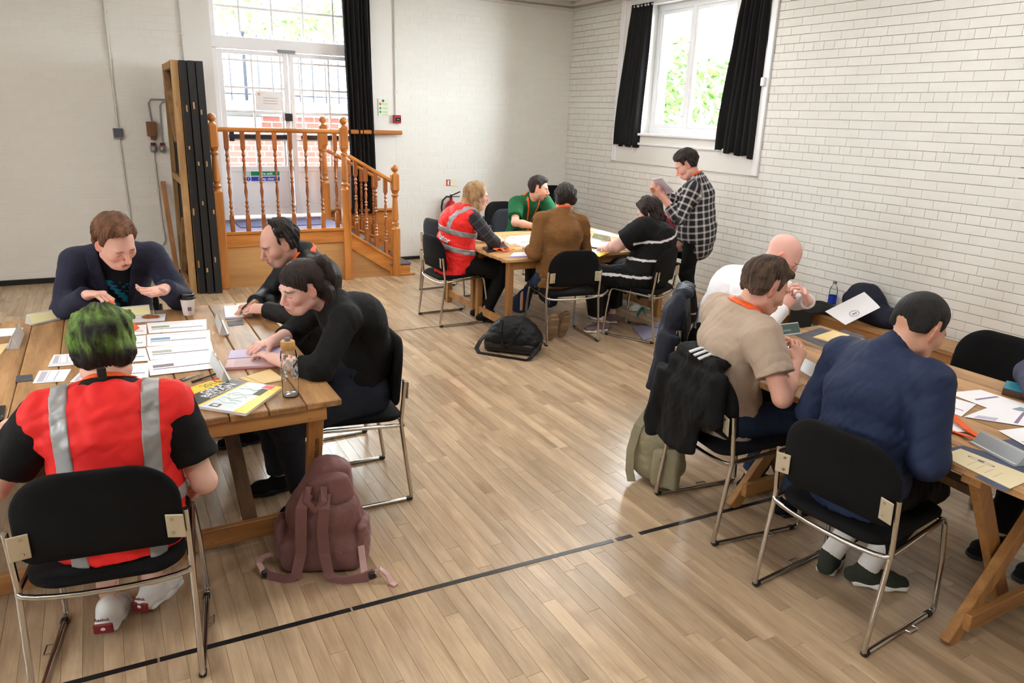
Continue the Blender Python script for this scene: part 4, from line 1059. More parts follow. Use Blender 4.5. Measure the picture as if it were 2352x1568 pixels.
# table at right with crossed legs
TX0, TX1, TYa, TYb = 2.515, 3.62, 0.62, 2.76
T3 = thing('trestle_table', 'long plank trestle table with crossed legs by the right wall', 'table', ((TX0 + TX1) / 2, (TYa + TYb) / 2, 0))
plank_top(T3, TX0, TX1, TYa, TYb, 0.74, 7, 'y', M_TOP)
for yy in (1.23, 2.35):
    o = Vector((T3.location.x, T3.location.y, 0))
    for (xa, xb, dy) in ((2.61, 3.22, -0.025), (3.06, 2.62, 0.02)):
        mb = MB(); mb.bar(Vector((xa, yy + dy, 0)) - o, Vector((xb, yy + dy, 0.705)) - o, 0.036, 0.07, up=(1, 0, 0), ch=0.003); obj('leg', mb, M_LEG, T3)
    mb = MB(); mb.bar(Vector((3.50, yy + 0.02, 0)) - o, Vector((3.10, yy + 0.02, 0.705)) - o, 0.036, 0.07, up=(1, 0, 0), ch=0.003); obj('leg', mb, M_LEG, T3)
    obj('stretcher', MB().box(Vector((3.08, yy - 0.055, 0.10)) - o, (0.86, 0.03, 0.07), ch=0.003), M_LEGX, T3)
    obj('batten', MB().box(Vector(((TX0 + TX1) / 2, yy, 0.69)) - o, (TX1 - TX0 - 0.08, 0.07, 0.042), ch=0.003), M_LEGX, T3)
mb = MB(); mb.bar(Vector((2.56, 1.95, 0.69)) - Vector((T3.location.x, T3.location.y, 0)), Vector((2.85, 1.32, 0.52)) - Vector((T3.location.x, T3.location.y, 0)), 0.08, 0.03); obj('folding_strut', mb, MATS['dark_strut'] if 'dark_strut' in MATS else M_LEG, T3)
# low bench by the right wall
BZ = 0.27
t = thing('gym_bench', 'low wooden bench along the right wall holding bags and a bottle', 'bench', (5.64, 3.55, 0))
for i in range(2): obj('seat_board', MB().box((-0.085 + 0.17 * i, 0, BZ - 0.02), (0.165, 2.6, 0.04), ch=0.006), M_TOP, t)
for yy in (-1.1, 0.0, 1.1): obj('leg_panel', MB().box((0, yy, (BZ - 0.04) / 2), (0.28, 0.05, BZ - 0.04), ch=0.004), M_LEG, t)
obj('front_rail', MB().box((-0.14, 0, BZ - 0.075), (0.03, 2.3, 0.07), ch=0.004), wood('rail_y', (140, 92, 44), (184, 134, 76), axis=1, scale=8), t)

# ================================================================== PEOPLE
def skin_mat():
    m = mat('skin', attr='Col', rough=0.5, bump=(180, 0.04), spec=0.4)
    b = m.node_tree.nodes['Principled BSDF']; b.inputs['Subsurface Weight'].default_value = 0.08; b.inputs['Subsurface Radius'].default_value = (0.01, 0.004, 0.002)
    return m
M_SKIN = skin_mat()
M_HAIR = mat('hair', attr='Col', rough=0.5, bump=(330, 0.9), var=(150, 0.25), spec=0.35, stretch=(1, 1, 0.12))
def lc(c): return np.array(rgb(*c)[:3])
def cloth(name, col, rough=0.85, attr=None, amt=0.16, sheen=0.0): return mat('cloth_' + name, col, rough, bump=(45, amt), sheen=sheen, attr=attr, spec=0.3)

class DField(Field):
    """a field derived from a solved one: offset outwards and cut"""
    def __init__(s, src, off, cut, k=0.002):
        s.vox, s.lo, s.n = src.vox, src.lo, src.n; s.v = src.v - off
        m = s.v < 0.05; ii = np.argwhere(m); d = cut(s.lo + ii * s.vox).astype(np.float32); s.v[m] = np.maximum(s.v[m], d)
    def run(s): return s.extract()

def ik(a, b, l1, l2, pole):
    a, b = np.asarray(a, float), np.asarray(b, float); d = b - a; L = np.linalg.norm(d)
    if L > (l1 + l2) * 0.995: k = L / ((l1 + l2) * 0.995); l1 *= k; l2 *= k
    x = d / L; p = np.asarray(pole, float); p = p - x * (p @ x); p = unit(p)
    t = (l1 * l1 - l2 * l2 + L * L) / (2 * L); h = math.sqrt(max(l1 * l1 - t * t, 0))
    return a + x * t + p * h
def frame(yaw, pitch=0, roll=0):
    """rows: forward, left, up; pitch>0 looks down, roll>0 tips towards the left shoulder"""
    y, p, r = math.radians(yaw), math.radians(pitch), math.radians(roll)
    f = nv(math.cos(y) * math.cos(p), math.sin(y) * math.cos(p), -math.sin(p)); l = nv(-math.sin(y), math.cos(y), 0); u = np.cross(f, l)
    l2 = l * math.cos(r) - u * math.sin(r); u2 = u * math.cos(r) + l * math.sin(r)
    return np.stack([f, l2, u2])

def hand_prims(F, wrist, fd, pn, side, curl=0.4, scale=1.0, spread=0.12, thumb=0.5, fcurl=None):
    """palm and five fingers; fd finger direction, pn palm normal, side 'L'/'R'"""
    fd = unit(fd); pn = np.asarray(pn, float); pn = unit(pn - fd * (pn @ fd)); th = np.cross(fd, pn) if side == 'R' else np.cross(pn, fd)
    s = scale; w = np.asarray(wrist, float); k0 = w + fd * 0.088 * s
    F.add(Flat(w + fd * 0.012 * s, w + fd * 0.078 * s, th, 0.032 * s, 0.017 * s, 0.041 * s, 0.0145 * s), 0.012)
    F.add(Cap(w + th * 0.018 * s + fd * 0.02 * s, w + th * 0.036 * s + fd * 0.045 * s + pn * 0.008 * s, 0.018 * s, 0.014 * s), 0.012)
    lens = ((0.044, 0.026, 0.021), (0.049, 0.030, 0.022), (0.045, 0.028, 0.021), (0.035, 0.021, 0.018))
    for i, (off, L) in enumerate(zip((0.030, 0.010, -0.0105, -0.030), lens)):
        base = w + fd * (0.086 - 0.004 * abs(i - 1.2)) * s + th * off * s; d0 = unit(fd + th * spread * (1.3 - i) * 0.6)
        c = curl if fcurl is None else fcurl[i]; a = c * 0.75; r = 0.0092 * s if i < 3 else 0.008 * s; p = base - d0 * 0.012 * s
        for j, l in enumerate(L):
            d = unit(d0 * math.cos(a) + pn * math.sin(a)); q = p + d * (l + (0.012 if j == 0 else 0)) * s
            F.add(Cap(p, q, r, r * 0.9), 0.0045); p = q; r *= 0.92; a += c * 1.25
    p = w + th * 0.030 * s + fd * 0.030 * s + pn * 0.004 * s; d = unit(fd * 0.75 + th * 0.75 * (1 - 0.5 * thumb) + pn * (0.15 + 0.6 * thumb)); r = 0.0115 * s
    for j, l in enumerate((0.040, 0.030, 0.024)):
        q = p + d * l * s; F.add(Cap(p, q, r, r * 0.9), 0.007); p = q; r *= 0.9; d = unit(d + fd * 0.25 + pn * 0.25 * thumb - th * 0.22 * thumb)

HEAD_W = 1.0
def head_prims(F, c, H, neck, nr=0.054, sx=1.0, fem=False, nose=1.0, jaw=1.0, mouth=0.0):
    def q(x, y, z): return c + (H[0] * x + H[1] * y + H[2] * z) * sx
    R = H
    F.add(Ell(q(-0.014, 0, 0.034), np.array([0.100, 0.0765, 0.086]) * sx, R), 0.01)
    F.add(Ell(q(0.022, 0, -0.038), np.array([0.066, 0.060 * jaw, 0.080]) * sx, R), 0.05)
    F.add(Ell(q(0.060, 0, -0.092), np.array([0.030, 0.031 * jaw, 0.024]) * sx, R), 0.03)
    for s in (-1, 1):
        F.add(Ell(q(0.050, s * 0.043, -0.022), np.array([0.030, 0.022, 0.024]) * sx, R), 0.025)
        F.add(Cap(q(-0.005, s * 0.054, -0.062), q(0.045, s * 0.032, -0.092), 0.018 * jaw, 0.016 * jaw), 0.03)
    F.add(Cap(q(0.080, -0.034, 0.020), q(0.080, 0.034, 0.020), 0.0135, 0.0135), 0.02)
    for s in (-1, 1): F.sub(Ell(q(0.101, s * 0.033, -0.002), np.array([0.018, 0.020, 0.013]) * sx, R), 0.012)
    for s in (-1, 1): F.add(Ell(q(0.0735, s * 0.0325, -0.001), np.array([0.0145, 0.0155, 0.0125]) * sx, R), 0.003)
    F.add(Cap(q(0.088, 0, 0.012), q(0.107 + 0.006 * nose, 0, -0.034), 0.0085, 0.0125), 0.010)
    for s in (-1, 1): F.add(Ell(q(0.098, s * 0.0125, -0.040), np.array([0.012, 0.0085, 0.0085]) * sx, R), 0.006)
    F.add(Ell(q(0.085, 0, -0.066), np.array([0.016, 0.030, 0.022]) * sx, R), 0.015)
    if mouth: F.sub(Ell(q(0.100, 0, -0.069), np.array([0.010, 0.017, 0.004 + 0.008 * mouth]) * sx, R), 0.004)
    F.add(Cap(q(0.093, -0.018, -0.062), q(0.093, 0.018, -0.062), 0.0062, 0.0062), 0.005)
    F.add(Cap(q(0.090, -0.016, -0.075 - 0.006 * mouth), q(0.090, 0.016, -0.075 - 0.006 * mouth), 0.007, 0.007), 0.005)
    for s in (-1, 1):
        Re = frame(0, 0, 0) @ np.eye(3)
        e = q(-0.012, s * 0.079, -0.006); ang = s * 0.35
        fx = unit(H[0] * math.cos(0.35) * 1.0 - H[1] * s * -0.45 * -1.0); ll = unit(np.cross(H[2], fx)); Rr = np.stack([fx, ll, np.cross(fx, ll)])
        F.add(Ell(e, np.array([0.0185, 0.0075, 0.031]) * sx, Rr), 0.008)
        F.sub(Ell(e + H[1] * s * 0.0075 + H[0] * 0.002 + H[2] * 0.003, np.array([0.0095, 0.0045, 0.017]) * sx, Rr), 0.004)
    nk = np.asarray(neck, float)
    F.add(Cap(q(-0.025, 0, -0.05), nk, nr * 0.97, nr * 1.08), 0.03)

def head_paint(V, c, H, tone, brow, lips=(176, 96, 92), beard=None, redness=0.5, eyes='down', stubble=None):
    """skin colours over a head: lips, brows, eyes, ears, beard"""
    col = np.tile(lc(tone), (len(V), 1)); L = (V - c) @ H.T; x, y, z = L.T; near = (np.abs(L) < 0.16).all(1)
    red = lc((min(255, tone[0] + 8), int(tone[1] * 0.82), int(tone[2] * 0.78)))
    def mixin(w, cc):
        w = (np.clip(w, 0, 1) * near)[:, None]; col[:] = col * (1 - w) + np.asarray(cc) * w
    def blob(cx, cy, cz, rx, ry_, rz): return 1.4 - np.sqrt(((x - cx) / rx) ** 2 + ((y - cy) / ry_) ** 2 + ((z - cz) / rz) ** 2)
    for s in (-1, 1):
        mixin(blob(0.07, s * 0.043, -0.03, 0.04, 0.026, 0.024) * 0.5 * redness, red); mixin(blob(-0.012, s * 0.085, -0.004, 0.03, 0.02, 0.04) * 0.7 * redness, red)
    mixin(blob(0.11, 0, -0.035, 0.03, 0.02, 0.02) * 0.6 * redness, red)
    if stubble is not None:
        w = np.clip((-(z + 0.035) / 0.02), 0, 1) * np.clip((x + 0.02) / 0.03, 0, 1) * np.clip((z + 0.13) / 0.02, 0, 1); mixin(w * 0.35, lc(stubble))
    if beard is not None:
        w = np.maximum(np.clip(blob(0.085, 0, -0.094, 0.04, 0.032, 0.026) * 2.2, 0, 1), np.clip(blob(0.10, 0, -0.053, 0.03, 0.030, 0.007) * 2, 0, 1)); mixin(w * 0.9, lc(beard))
        w = np.clip((-(z + 0.045) / 0.02), 0, 1) * np.clip((x + 0.01) / 0.03, 0, 1); mixin(w * 0.55, lc(beard))
    mixin(np.clip(blob(0.098, 0, -0.0685, 0.02, 0.021, 0.0105) * 2.5, 0, 1) * 0.8, lc(lips)); mixin(np.clip(blob(0.098, 0, -0.0685, 0.02, 0.019, 0.0018) * 3, 0, 1) * 0.9, lc((84, 36, 36)))
    for s in (-1, 1):
        mixin(np.clip((1.2 - np.sqrt(((y - s * 0.034) / 0.021) ** 2 + ((z - 0.0235 - 0.12 * (np.abs(y) - 0.034) * -1) / 0.0052) ** 2)) * 2, 0, 1) * (x > 0.05) * 0.85, lc(brow))
        if eyes == 'open':
            mixin(np.clip(blob(0.088, s * 0.0325, -0.001, 0.02, 0.0125, 0.0058) * 4, 0, 1), lc((226, 220, 214))); mixin(np.clip(blob(0.088, s * 0.0325, -0.001, 0.02, 0.0055, 0.0060) * 4, 0, 1), lc((56, 42, 32)))
            mixin(np.clip((1.1 - np.sqrt(((y - s * 0.0325) / 0.0145) ** 2 + ((z - 0.0062) / 0.0016) ** 2)) * 2, 0, 1) * (x > 0.06), lc((50, 34, 28)))
        else:
            mixin(np.clip((1.2 - np.sqrt(((y - s * 0.0325) / 0.0150) ** 2 + ((z + 0.0055) / 0.0022) ** 2)) * 2, 0, 1) * (x > 0.06) * 0.9, lc((66, 44, 36)))
            mixin(np.clip((1.2 - np.sqrt(((y - s * 0.0325) / 0.018) ** 2 + ((z - 0.008) / 0.004) ** 2)) * 1.5, 0, 1) * (x > 0.06) * 0.4, red * 0.7)
    return col

HL_X = [-0.13, -0.105, -0.075, -0.035, -0.022, 0.004, 0.010, 0.024, 0.036, 0.055, 0.078, 0.12]
HL_Z = [-0.020, -0.035, -0.066, -0.055, 0.032, 0.036, -0.012, -0.010, 0.030, 0.052, 0.068, 0.072]
def hair_short(c, H, sx, thick=0.016, top=0.0, hl=(HL_X, HL_Z), vox=0.0038, amp=0.0032, seed=1, freq=34, extra=(), front=None, nape=0.0, lump=0.004, edge=0.95):
    F = Field(vox)
    def q(x, y, z): return c + (H[0] * x + H[1] * y + H[2] * z) * sx
    F.add(Ell(q(-0.015, 0, 0.035 + top * 0.4), np.array([0.100 + thick, 0.0765 + thick * 0.85, 0.086 + thick + top * 0.6]) * sx, H), 0.01)
    F.add(Cap(q(-0.052, -0.026, -0.03), q(-0.052, 0.026, -0.03), 0.050 + thick * 0.5, 0.050 + thick * 0.5), 0.03)
    for e in extra: F.add(e(q), 0.02)
    def cut(p):
        L = (p - c) @ H.T / sx; zz = np.interp(L[..., 0], hl[0], hl[1]); d = (zz + nape * (L[..., 0] < -0.03) - L[..., 2]) * 0.75 * sx
        if front is not None: d = np.maximum(d, (L[..., 0] - (front + 0.22 * (0.1 - L[..., 2]))) * 0.8 * sx)
        return d
    F.cut(cut, 0.012)
    def dsp(p):
        L = (p - c) @ H.T / sx; az = np.arctan2(L[..., 1], L[..., 0] + 0.03); el = np.arctan2(L[..., 2] - 0.03, np.hypot(L[..., 0] + 0.03, L[..., 1]))
        zz = np.interp(L[..., 0], hl[0], hl[1]) + nape * (L[..., 0] < -0.03); n1 = fold_noise(L, 40, seed)
        thin = thick * edge * np.clip(1 - (L[..., 2] - zz) / 0.05, 0, 1) ** 1.2
        return thin + amp * np.sin(az * freq + 3.2 * n1 + 4 * el) * (0.5 + 0.5 * n1) + lump * fold_noise(L, 55, seed + 5)
    F.disp(dsp, 0.02)
    return F

def person(label, sp):
    """builds one seated or standing figure; every position in sp is in room coordinates"""
    hip, neck, hd = (nv(*sp[k]) for k in ('hip', 'neck', 'head'))
    H = frame(*sp['hdir']); bf = frame(sp['face'])[0]; u = unit(neck - hip); l = unit(np.cross(u, bf)); f = np.cross(l, u)
    hf = frame(sp.get('hface', sp['face']))[0]; hl_ = np.cross(nv(0, 0, 1), hf)
    base = nv(hip[0], hip[1], 0); bk = sp.get('bulk', 1.0); dk = sp.get('depth', 1.0); sw = sp.get('sw', 0.185); hs = sp.get('hs', 1.0)
    T = np.linalg.norm(neck - hip) / 0.5; sl = sp.get('slouch', 0.03)
    waist = hip + u * 0.19 * T - f * sl * 0.8; chest = hip + u * 0.35 * T - f * sl; upper = neck - u * 0.075 - f * 0.012
    S = {s: neck - u * sp.get('sdrop', 0.055) + l * sg * sw + nv(*sp.get('sho' + s, (0, 0, 0))) for s, sg in (('L', 1), ('R', -1))}
    E, Wr = {}, {}
    for s, sg in (('L', 1), ('R', -1)):
        A = sp['arms'][s]; Wr[s] = nv(*A['wrist'])
        E[s] = ik(S[s], Wr[s], 0.29 * sp.get('arm', 1), 0.255 * sp.get('arm', 1), A.get('pole', l * sg * 0.8 - f * 0.5 - nv(0, 0, 0.6)))
    HJ = {s: hip + hl_ * sg * 0.092 * bk - nv(0, 0, 0.01) for s, sg in (('L', 1), ('R', -1))}
    K, An = {}, {}
    for s, sg in (('L', 1), ('R', -1)):
        G = sp['legs'][s]; An[s] = nv(*G['ankle']); K[s] = ik(HJ[s], An[s], 0.43 * sp.get('leg', 1), 0.42 * sp.get('leg', 1), G.get('pole', hf + nv(0, 0, 0.8)))
    def torso(F, g, lo=0.0, sh=True, k=0.05, shrink=1.0):
        F.add(Flat(hip - u * (0.03 + lo), hip + u * 0.07, l, 0.160 * bk + g, 0.112 * bk * dk + g, 0.152 * bk + g, 0.112 * bk * dk + g), k)
        F.add(Flat(hip + u * 0.05, waist, l, 0.152 * bk + g, 0.112 * bk * dk + g, 0.140 * bk + g, 0.105 * bk * dk + g), k)
        F.add(Flat(waist, chest, l, 0.140 * bk + g, 0.105 * bk * dk + g, 0.152 * bk + g, 0.112 * bk + g), k)
        F.add(Flat(chest, upper, l, 0.152 * bk + g, 0.112 * bk + g, 0.118 * bk + g, 0.078 + g), k)
        if sh:
            for s in 'LR':
                F.add(Cap(upper + u * 0.01, S[s] - l * (0.012 if s == 'L' else -0.012) - u * 0.005, 0.066 + g, 0.050 + g), 0.04)
                F.add(Cap(neck - f * 0.01 + u * 0.0, lerp(neck, S[s], 0.75) + u * 0.004, 0.046 + g * 0.6, 0.040 + g * 0.7), 0.03)
        if sp.get('bust'):
            for sg in (-1, 1): F.add(Ell(chest + f * 0.085 + l * sg * 0.07 - u * 0.01, (0.075 * sp['bust'] + g, 0.068 * sp['bust'] + g, 0.075 * sp['bust'] + g), np.stack([f, l, u])), 0.04)
    vt = sp.get('vox', 0.0075); seat = sp.get('seat', 0.458)
    def seat_cut(p): return np.where((p - hip) @ hf < 0.30, seat - p[..., 2], -1.0)
    # --- body: one continuous skin mesh
    B = Field(0.012); torso(B, -0.012); fat = sp.get('fat', 1.0)
    for s in 'LR':
        B.add(Cap(HJ[s], K[s], 0.078, 0.052), 0.03).add(Cap(K[s], An[s], 0.050, 0.036), 0.02); B.add(Cap(An[s], An[s] + nv(0, 0, -0.03), 0.036, 0.034), 0.01)
    B.add(Cap(upper, neck + (hd - neck) * 0.3, 0.055, 0.05), 0.03)
    if seat: B.cut(lambda p: np.where((p - hip) @ hf < 0.22, seat + 0.012 - p[..., 2], -1.0), 0.004)
    chunks = [B.run()]
    for s in 'LR':
        A = sp['arms'][s]
        if A.get('hide'): continue
        F = Field(0.0042); ap = sp.get('arm_r', 1.0)
        fd = A.get('f', unit(Wr[s] - E[s])); pn = A.get('n', (0, 0, -1)); af = unit(Wr[s] - E[s])
        F.add(Cap(S[s], E[s], 0.050 * ap, 0.041 * ap), 0.02).add(Cap(E[s], lerp(E[s], Wr[s], 0.35), 0.039 * ap, 0.041 * ap), 0.02); F.add(Cap(lerp(E[s], Wr[s], 0.35), Wr[s], 0.041 * ap, 0.0275), 0.02)
        hand_prims(F, Wr[s], fd, pn, s, A.get('curl', 0.4), A.get('hscale', 1.0) * sp.get('hand', 1.0), A.get('spread', 0.12), A.get('thumb', 0.5), A.get('fcurl'))
        chunks.append(F.run())
    Fh = Field(sp.get('hvox', 0.0034)); head_prims(Fh, hd, H, neck - u * 0.03, sp.get('nr', 0.054), hs, nose=sp.get('nose', 1), jaw=sp.get('jaw', 1), mouth=sp.get('mouth', 0)); chunks.append(Fh.run())
    tone = sp.get('tone', (214, 168, 148)); hp = sp.get('paint', {})
    me = np_mesh('person', chunks, base, lambda V: head_paint(V, hd, H, tone, sp.get('brow', (70, 50, 36)), **hp))
    body = obj('person', me, M_SKIN, None, loc=base); tag(body, label, 'person')
    def child(name, ch, m, color=None, vec=None, lab=None):
        o = obj(name, np_mesh(name, ch if isinstance(ch, list) else [ch], base, color, vec), m, body)
        if lab: o['label'] = lab
        return o
    # --- top
    tp = sp['top']; g = tp.get('g', 0.012); F = Field(vt)
    if not tp.get('hem') is None: torso(F, g, tp['hem'])
    else: torso(F, g)
    slv = tp.get('sleeve', 'long')
    for s in 'LR':
        up_r = tp.get('up', (0.064, 0.058)); fo_r = tp.get('fo', (0.056, 0.044))
        if slv == 'short':
            fe = tp.get('slen', 0.62); F.add(Cone(lerp(S[s], E[s], -0.02), lerp(S[s], E[s], fe), up_r[0] * 1.02 * fat, up_r[0] * 1.06 * fat), 0.03); F.add(Cap(S[s], lerp(S[s], E[s], 0.3), up_r[0] * 1.0 * fat, up_r[0] * 1.0 * fat), 0.03)
        else:
            F.add(Cap(S[s], E[s], up_r[0] * fat, up_r[1] * fat), 0.03); fe = {'long': 0.985, 'three': 0.45}.get(slv, slv)
            F.add(Cone(lerp(E[s], Wr[s], -0.02), lerp(E[s], Wr[s], fe), fo_r[0] * fat, lerp(fo_r[0], fo_r[1], fe) * fat), 0.03)
    if tp.get('collar'): F.add(Cap(neck - f * 0.015 + u * 0.005, neck + (hd - neck) * tp['collar'] - f * 0.012, 0.068, 0.062), 0.012)
    for e in tp.get('extra', ()): F.add(*e)
    if tp.get('skirt'): tp['skirt'](F, locals())
    a = tp.get('fold', 0.005); sd = sp.get('seed', 3)
    F.disp(lambda p: a * fold_noise((p - base) * np.array([1, 1, 0.7]), 20, sd) + a * 0.6 * fold_noise(p - base, 34, sd + 3, True), 0.03)
    if tp.get('cut'): F.cut(lambda p: tp['cut'](((p - neck) @ np.stack([f, l, u]).T), p), 0.004)
    if seat: F.cut(seat_cut, 0.004)
    F.solve(); topF = F
    loc = lambda V: (V - neck) @ np.stack([f, l, u]).T
    def puv(V):
        L = loc(V); out = np.stack([np.arctan2(L[:, 1], L[:, 0] + 0.02) * 0.17, L[:, 2], np.zeros(len(V))], 1)
        dt = np.minimum(dseg(V, hip, neck)[1].__pow__(2).sum(1) ** 0.5 - 0.13, 9)
        for s in 'LR':
            for a_, b_, o_ in ((S[s], E[s], 0.0), (E[s], Wr[s], 0.29)):
                t_, q_ = dseg(V, a_, b_); d_ = np.sqrt((q_ * q_).sum(1)) - 0.05; ax = unit(b_ - a_); e1 = unit(np.cross(ax, nv(0.3, 0.2, 1))); e2 = np.cross(ax, e1); m_ = d_ < dt
                out[m_] = np.stack([np.arctan2(q_ @ e1, q_ @ e2) * 0.06, o_ + t_ * np.linalg.norm(b_ - a_), np.zeros(len(V))], 1)[m_]; dt = np.minimum(dt, d_)
        return out
    child(tp.get('name', 'shirt'), F.extract(), tp['mat'], color=(lambda V: tp['paint'](loc(V), V)) if tp.get('paint') else None, vec=puv if tp.get('plaid') else None, lab=tp.get('label'))
    if sp.get('under'):
        un = sp['under']; F2 = Field(vt); torso(F2, un.get('g', 0.004)); F2.disp(lambda p: 0.004 * fold_noise(p - base, 24, sd + 9), 0.03)
        F2.solve(); child(un.get('name', 't_shirt'), F2.extract(), un['mat'], color=(lambda V: un['paint'](loc(V), V)) if un.get('paint') else None, lab=un.get('label'))
    # --- vest with reflective bands
    if sp.get('vest'):
        ve = sp['vest']; F3 = Field(vt); torso(F3, ve.get('g', 0.030), ve.get('hem', 0.03), sh=False)
        for s in 'LR': F3.add(Cap(upper + u * 0.012, S[s] - u * 0.01, 0.085, ve.get('shr', 0.072)), 0.04)
        F3.disp(lambda p: 0.008 * fold_noise((p - base) * np.array([1, 1, 1.3]), 19, sd + 21) + 0.008 * fold_noise((p - base) * np.array([0.8, 0.8, 1.2]), 27, sd + 22, True), 0.03)
        F3.cut(lambda p: np.abs(loc(p)[..., 1]) - (sw + ve.get('wide', 0.03)), 0.01)
        F3.cut(lambda p: loc(p)[..., 2] - 0.045, 0.008)
        if seat: F3.cut(seat_cut, 0.004)
        F3.solve(); vo = child('safety_vest', F3.extract(), ve['mat'], lab='red high-visibility vest with grey bands')
        for bn in ve['bands']:
            st = obj('reflective_band', np_mesh('reflective_band', [DField(F3, 0.0045, lambda p: bn(loc(p))).run()], base), ve['band_mat'], vo)
    # --- lanyard
    if sp.get('lanyard'):
        ly = sp['lanyard']; src = F3 if sp.get('vest') and not ly.get('inner') else topF
        def cutl(p):
            L = loc(p); a_, b_, c_ = L[..., 0], L[..., 1], L[..., 2]; c0 = ly.get('c', 0.012)
            front = np.maximum(np.abs(np.abs(b_) - (0.072 + 0.20 * np.minimum(c_ + 0.02, 0))) - 0.0105, np.maximum(np.maximum(-a_, a_ - 0.19), np.maximum(c_ - 0.03, -c_ - ly.get('len', 0.26))))
            back = np.maximum(np.abs(c_ - (c0 - a_ * 0.35)) - 0.012, np.maximum(np.abs(b_) - 0.10, a_ - 0.045))
            return np.minimum(front, back) if ly.get('front', True) else back
        lf = DField(src, 0.006, cutl).run()
        if len(lf[0]): child('lanyard', lf, mat('orange_lanyard', (236, 92, 30), 0.55))
        if ly.get('tab'):
            obj('lanyard_clip', MB().box(Vector(neck - base) + Vector(-f * ly['tab'][0] + u * ly['tab'][1]), (0.026, 0.012, 0.036), ch=0.003), M_RUB, body)
    # --- trousers, shoes
    if sp.get('bottom') is not None:
        bt = sp['bottom']; F4 = Field(0.009); hem = bt.get('hem', 0.96)
        F4.add(Flat(hip - nv(0, 0, 0.045), hip + u * 0.10, l, 0.165 * bk, 0.118 * bk * dk, 0.158 * bk, 0.122 * bk * dk), 0.05)
        for s in 'LR':
            F4.add(Cap(HJ[s], K[s], 0.093 * bk * bt.get('w', 1), 0.068 * bt.get('w', 1)), 0.04)
            F4.add(Cone(lerp(K[s], An[s], -0.03), lerp(K[s], An[s], hem), 0.066 * bt.get('w', 1), bt.get('cuff', 0.058)), 0.03).add(Cap(K[s], K[s] + nv(0, 0, 0.004), 0.067, 0.067), 0.03)
        F4.disp(lambda p: 0.005 * fold_noise(p - base, 18, sd + 31) + 0.004 * fold_noise(p - base, 33, sd + 32, True), 0.03)
        if seat: F4.cut(lambda p: np.where((p - hip) @ hf < 0.22, seat + 0.002 - p[..., 2], -1.0), 0.004)
        child(bt.get('name', 'trousers'), F4.run(), bt['mat'])
    if sp.get('shoes'):
        sh = sp['shoes']
        for s in 'LR':
            G = sp['legs'][s]; d = frame(G.get('toe', sp.get('hface', sp['face'])), G.get('tip', 0))[0]; lft = unit(np.cross(nv(0, 0, 1), d)); up_ = np.cross(d, lft)
            a0 = An[s] - up_ * 0.055; F5 = Field(0.0055)
            F5.add(Flat(a0 - d * 0.055, a0 + d * 0.10, lft, 0.036, 0.032, 0.042, 0.028), 0.02).add(Cap(An[s] - up_ * 0.02, a0 + d * 0.01, 0.043, 0.038), 0.03).add(Flat(a0 + d * 0.09 - up_ * 0.006, a0 + d * 0.155 - up_ * 0.008, lft, 0.040, 0.024, 0.034, 0.019), 0.03)
            F5.cut(lambda p: -((p - a0) @ up_) - 0.022, 0.004)
            so = child('shoe', F5.run(), sh['mat'])
            F6 = Field(0.0055); F6.add(RBox(a0 + d * 0.02 - up_ * 0.024, (0.075, 0.040, 0.011), np.stack([d, lft, up_]), 0.010), 0.01).add(RBox(a0 + d * 0.11 - up_ * 0.024, (0.075, 0.042, 0.0105), np.stack([d, lft, up_]), 0.010), 0.03)
            F6.cut(lambda p: np.hypot(np.maximum(np.abs((p - a0 - d * 0.045) @ d) - 0.085, 0), (p - a0) @ lft) - 0.047, 0.004)
            obj('sole', np_mesh('sole', [F6.run()], base), sh.get('sole', M_RUB), so)
            if sh.get('sock'):
                F7 = Field(0.006); F7.add(Cone(An[s] - nv(0, 0, 0.02), lerp(An[s], K[s], 0.30), 0.044, 0.046), 0.01); child('sock', F7.run(), sh['sock'])
    # --- hair
    hr = sp.get('hair')
    if hr:
        fields = hr['fields'](hd, H, hs, dict(neck=neck, f=f, l=l, u=u, hip=hip))
        c1 = lc(hr['col']); c2 = lc(hr.get('col2', hr['col']))
        def hc(V):
            n = fold_noise((V - hd) @ H.T * np.array([1, 1, 0.45]), 95, sd + 40)
            w = np.clip(0.5 + 0.6 * n, 0, 1)[:, None]
            if hr.get('mask'): w = np.clip(hr['mask']((V - hd) @ H.T, n), 0, 1)[:, None]
            return c1 * (1 - w) + c2 * w
        for i, Fx in enumerate(fields): child('hair' if i == 0 else hr.get('names', ['hair'] * 9)[i], Fx.run(), M_HAIR, color=hc)
    body['_info'] = 0; del body['_info']
    return dict(obj=body, base=base, neck=neck, hd=hd, H=H, f=f, l=l, u=u, S=S, E=E, W=Wr, hip=hip, child=child, topF=topF, K=K)
def lerp(a, b, t): return a + (b - a) * t
def long_hair(path_pts, rad, vox=0.006, amp=0.004, seed=2, k=0.03, freq=60):
    F = Field(vox)
    for a, b, r0, r1 in path_pts: F.add(Cap(a, b, r0, r1), k)
    r = np.random.default_rng(seed); d = unit(r.normal(size=3) * np.array([1, 1, 0.1])); e = unit(np.cross(d, nv(0, 0, 1)))
    F.disp(lambda p: amp * (np.sin(p @ d * 190 + 2.5 * np.sin(p[..., 2] * 14 + p @ e * 9)) * 0.6 + np.sin(p @ e * 170 + 2 * np.sin(p[..., 2] * 11)) * 0.6) + 0.004 * fold_noise(p, 30, seed), 0.03)
    return F

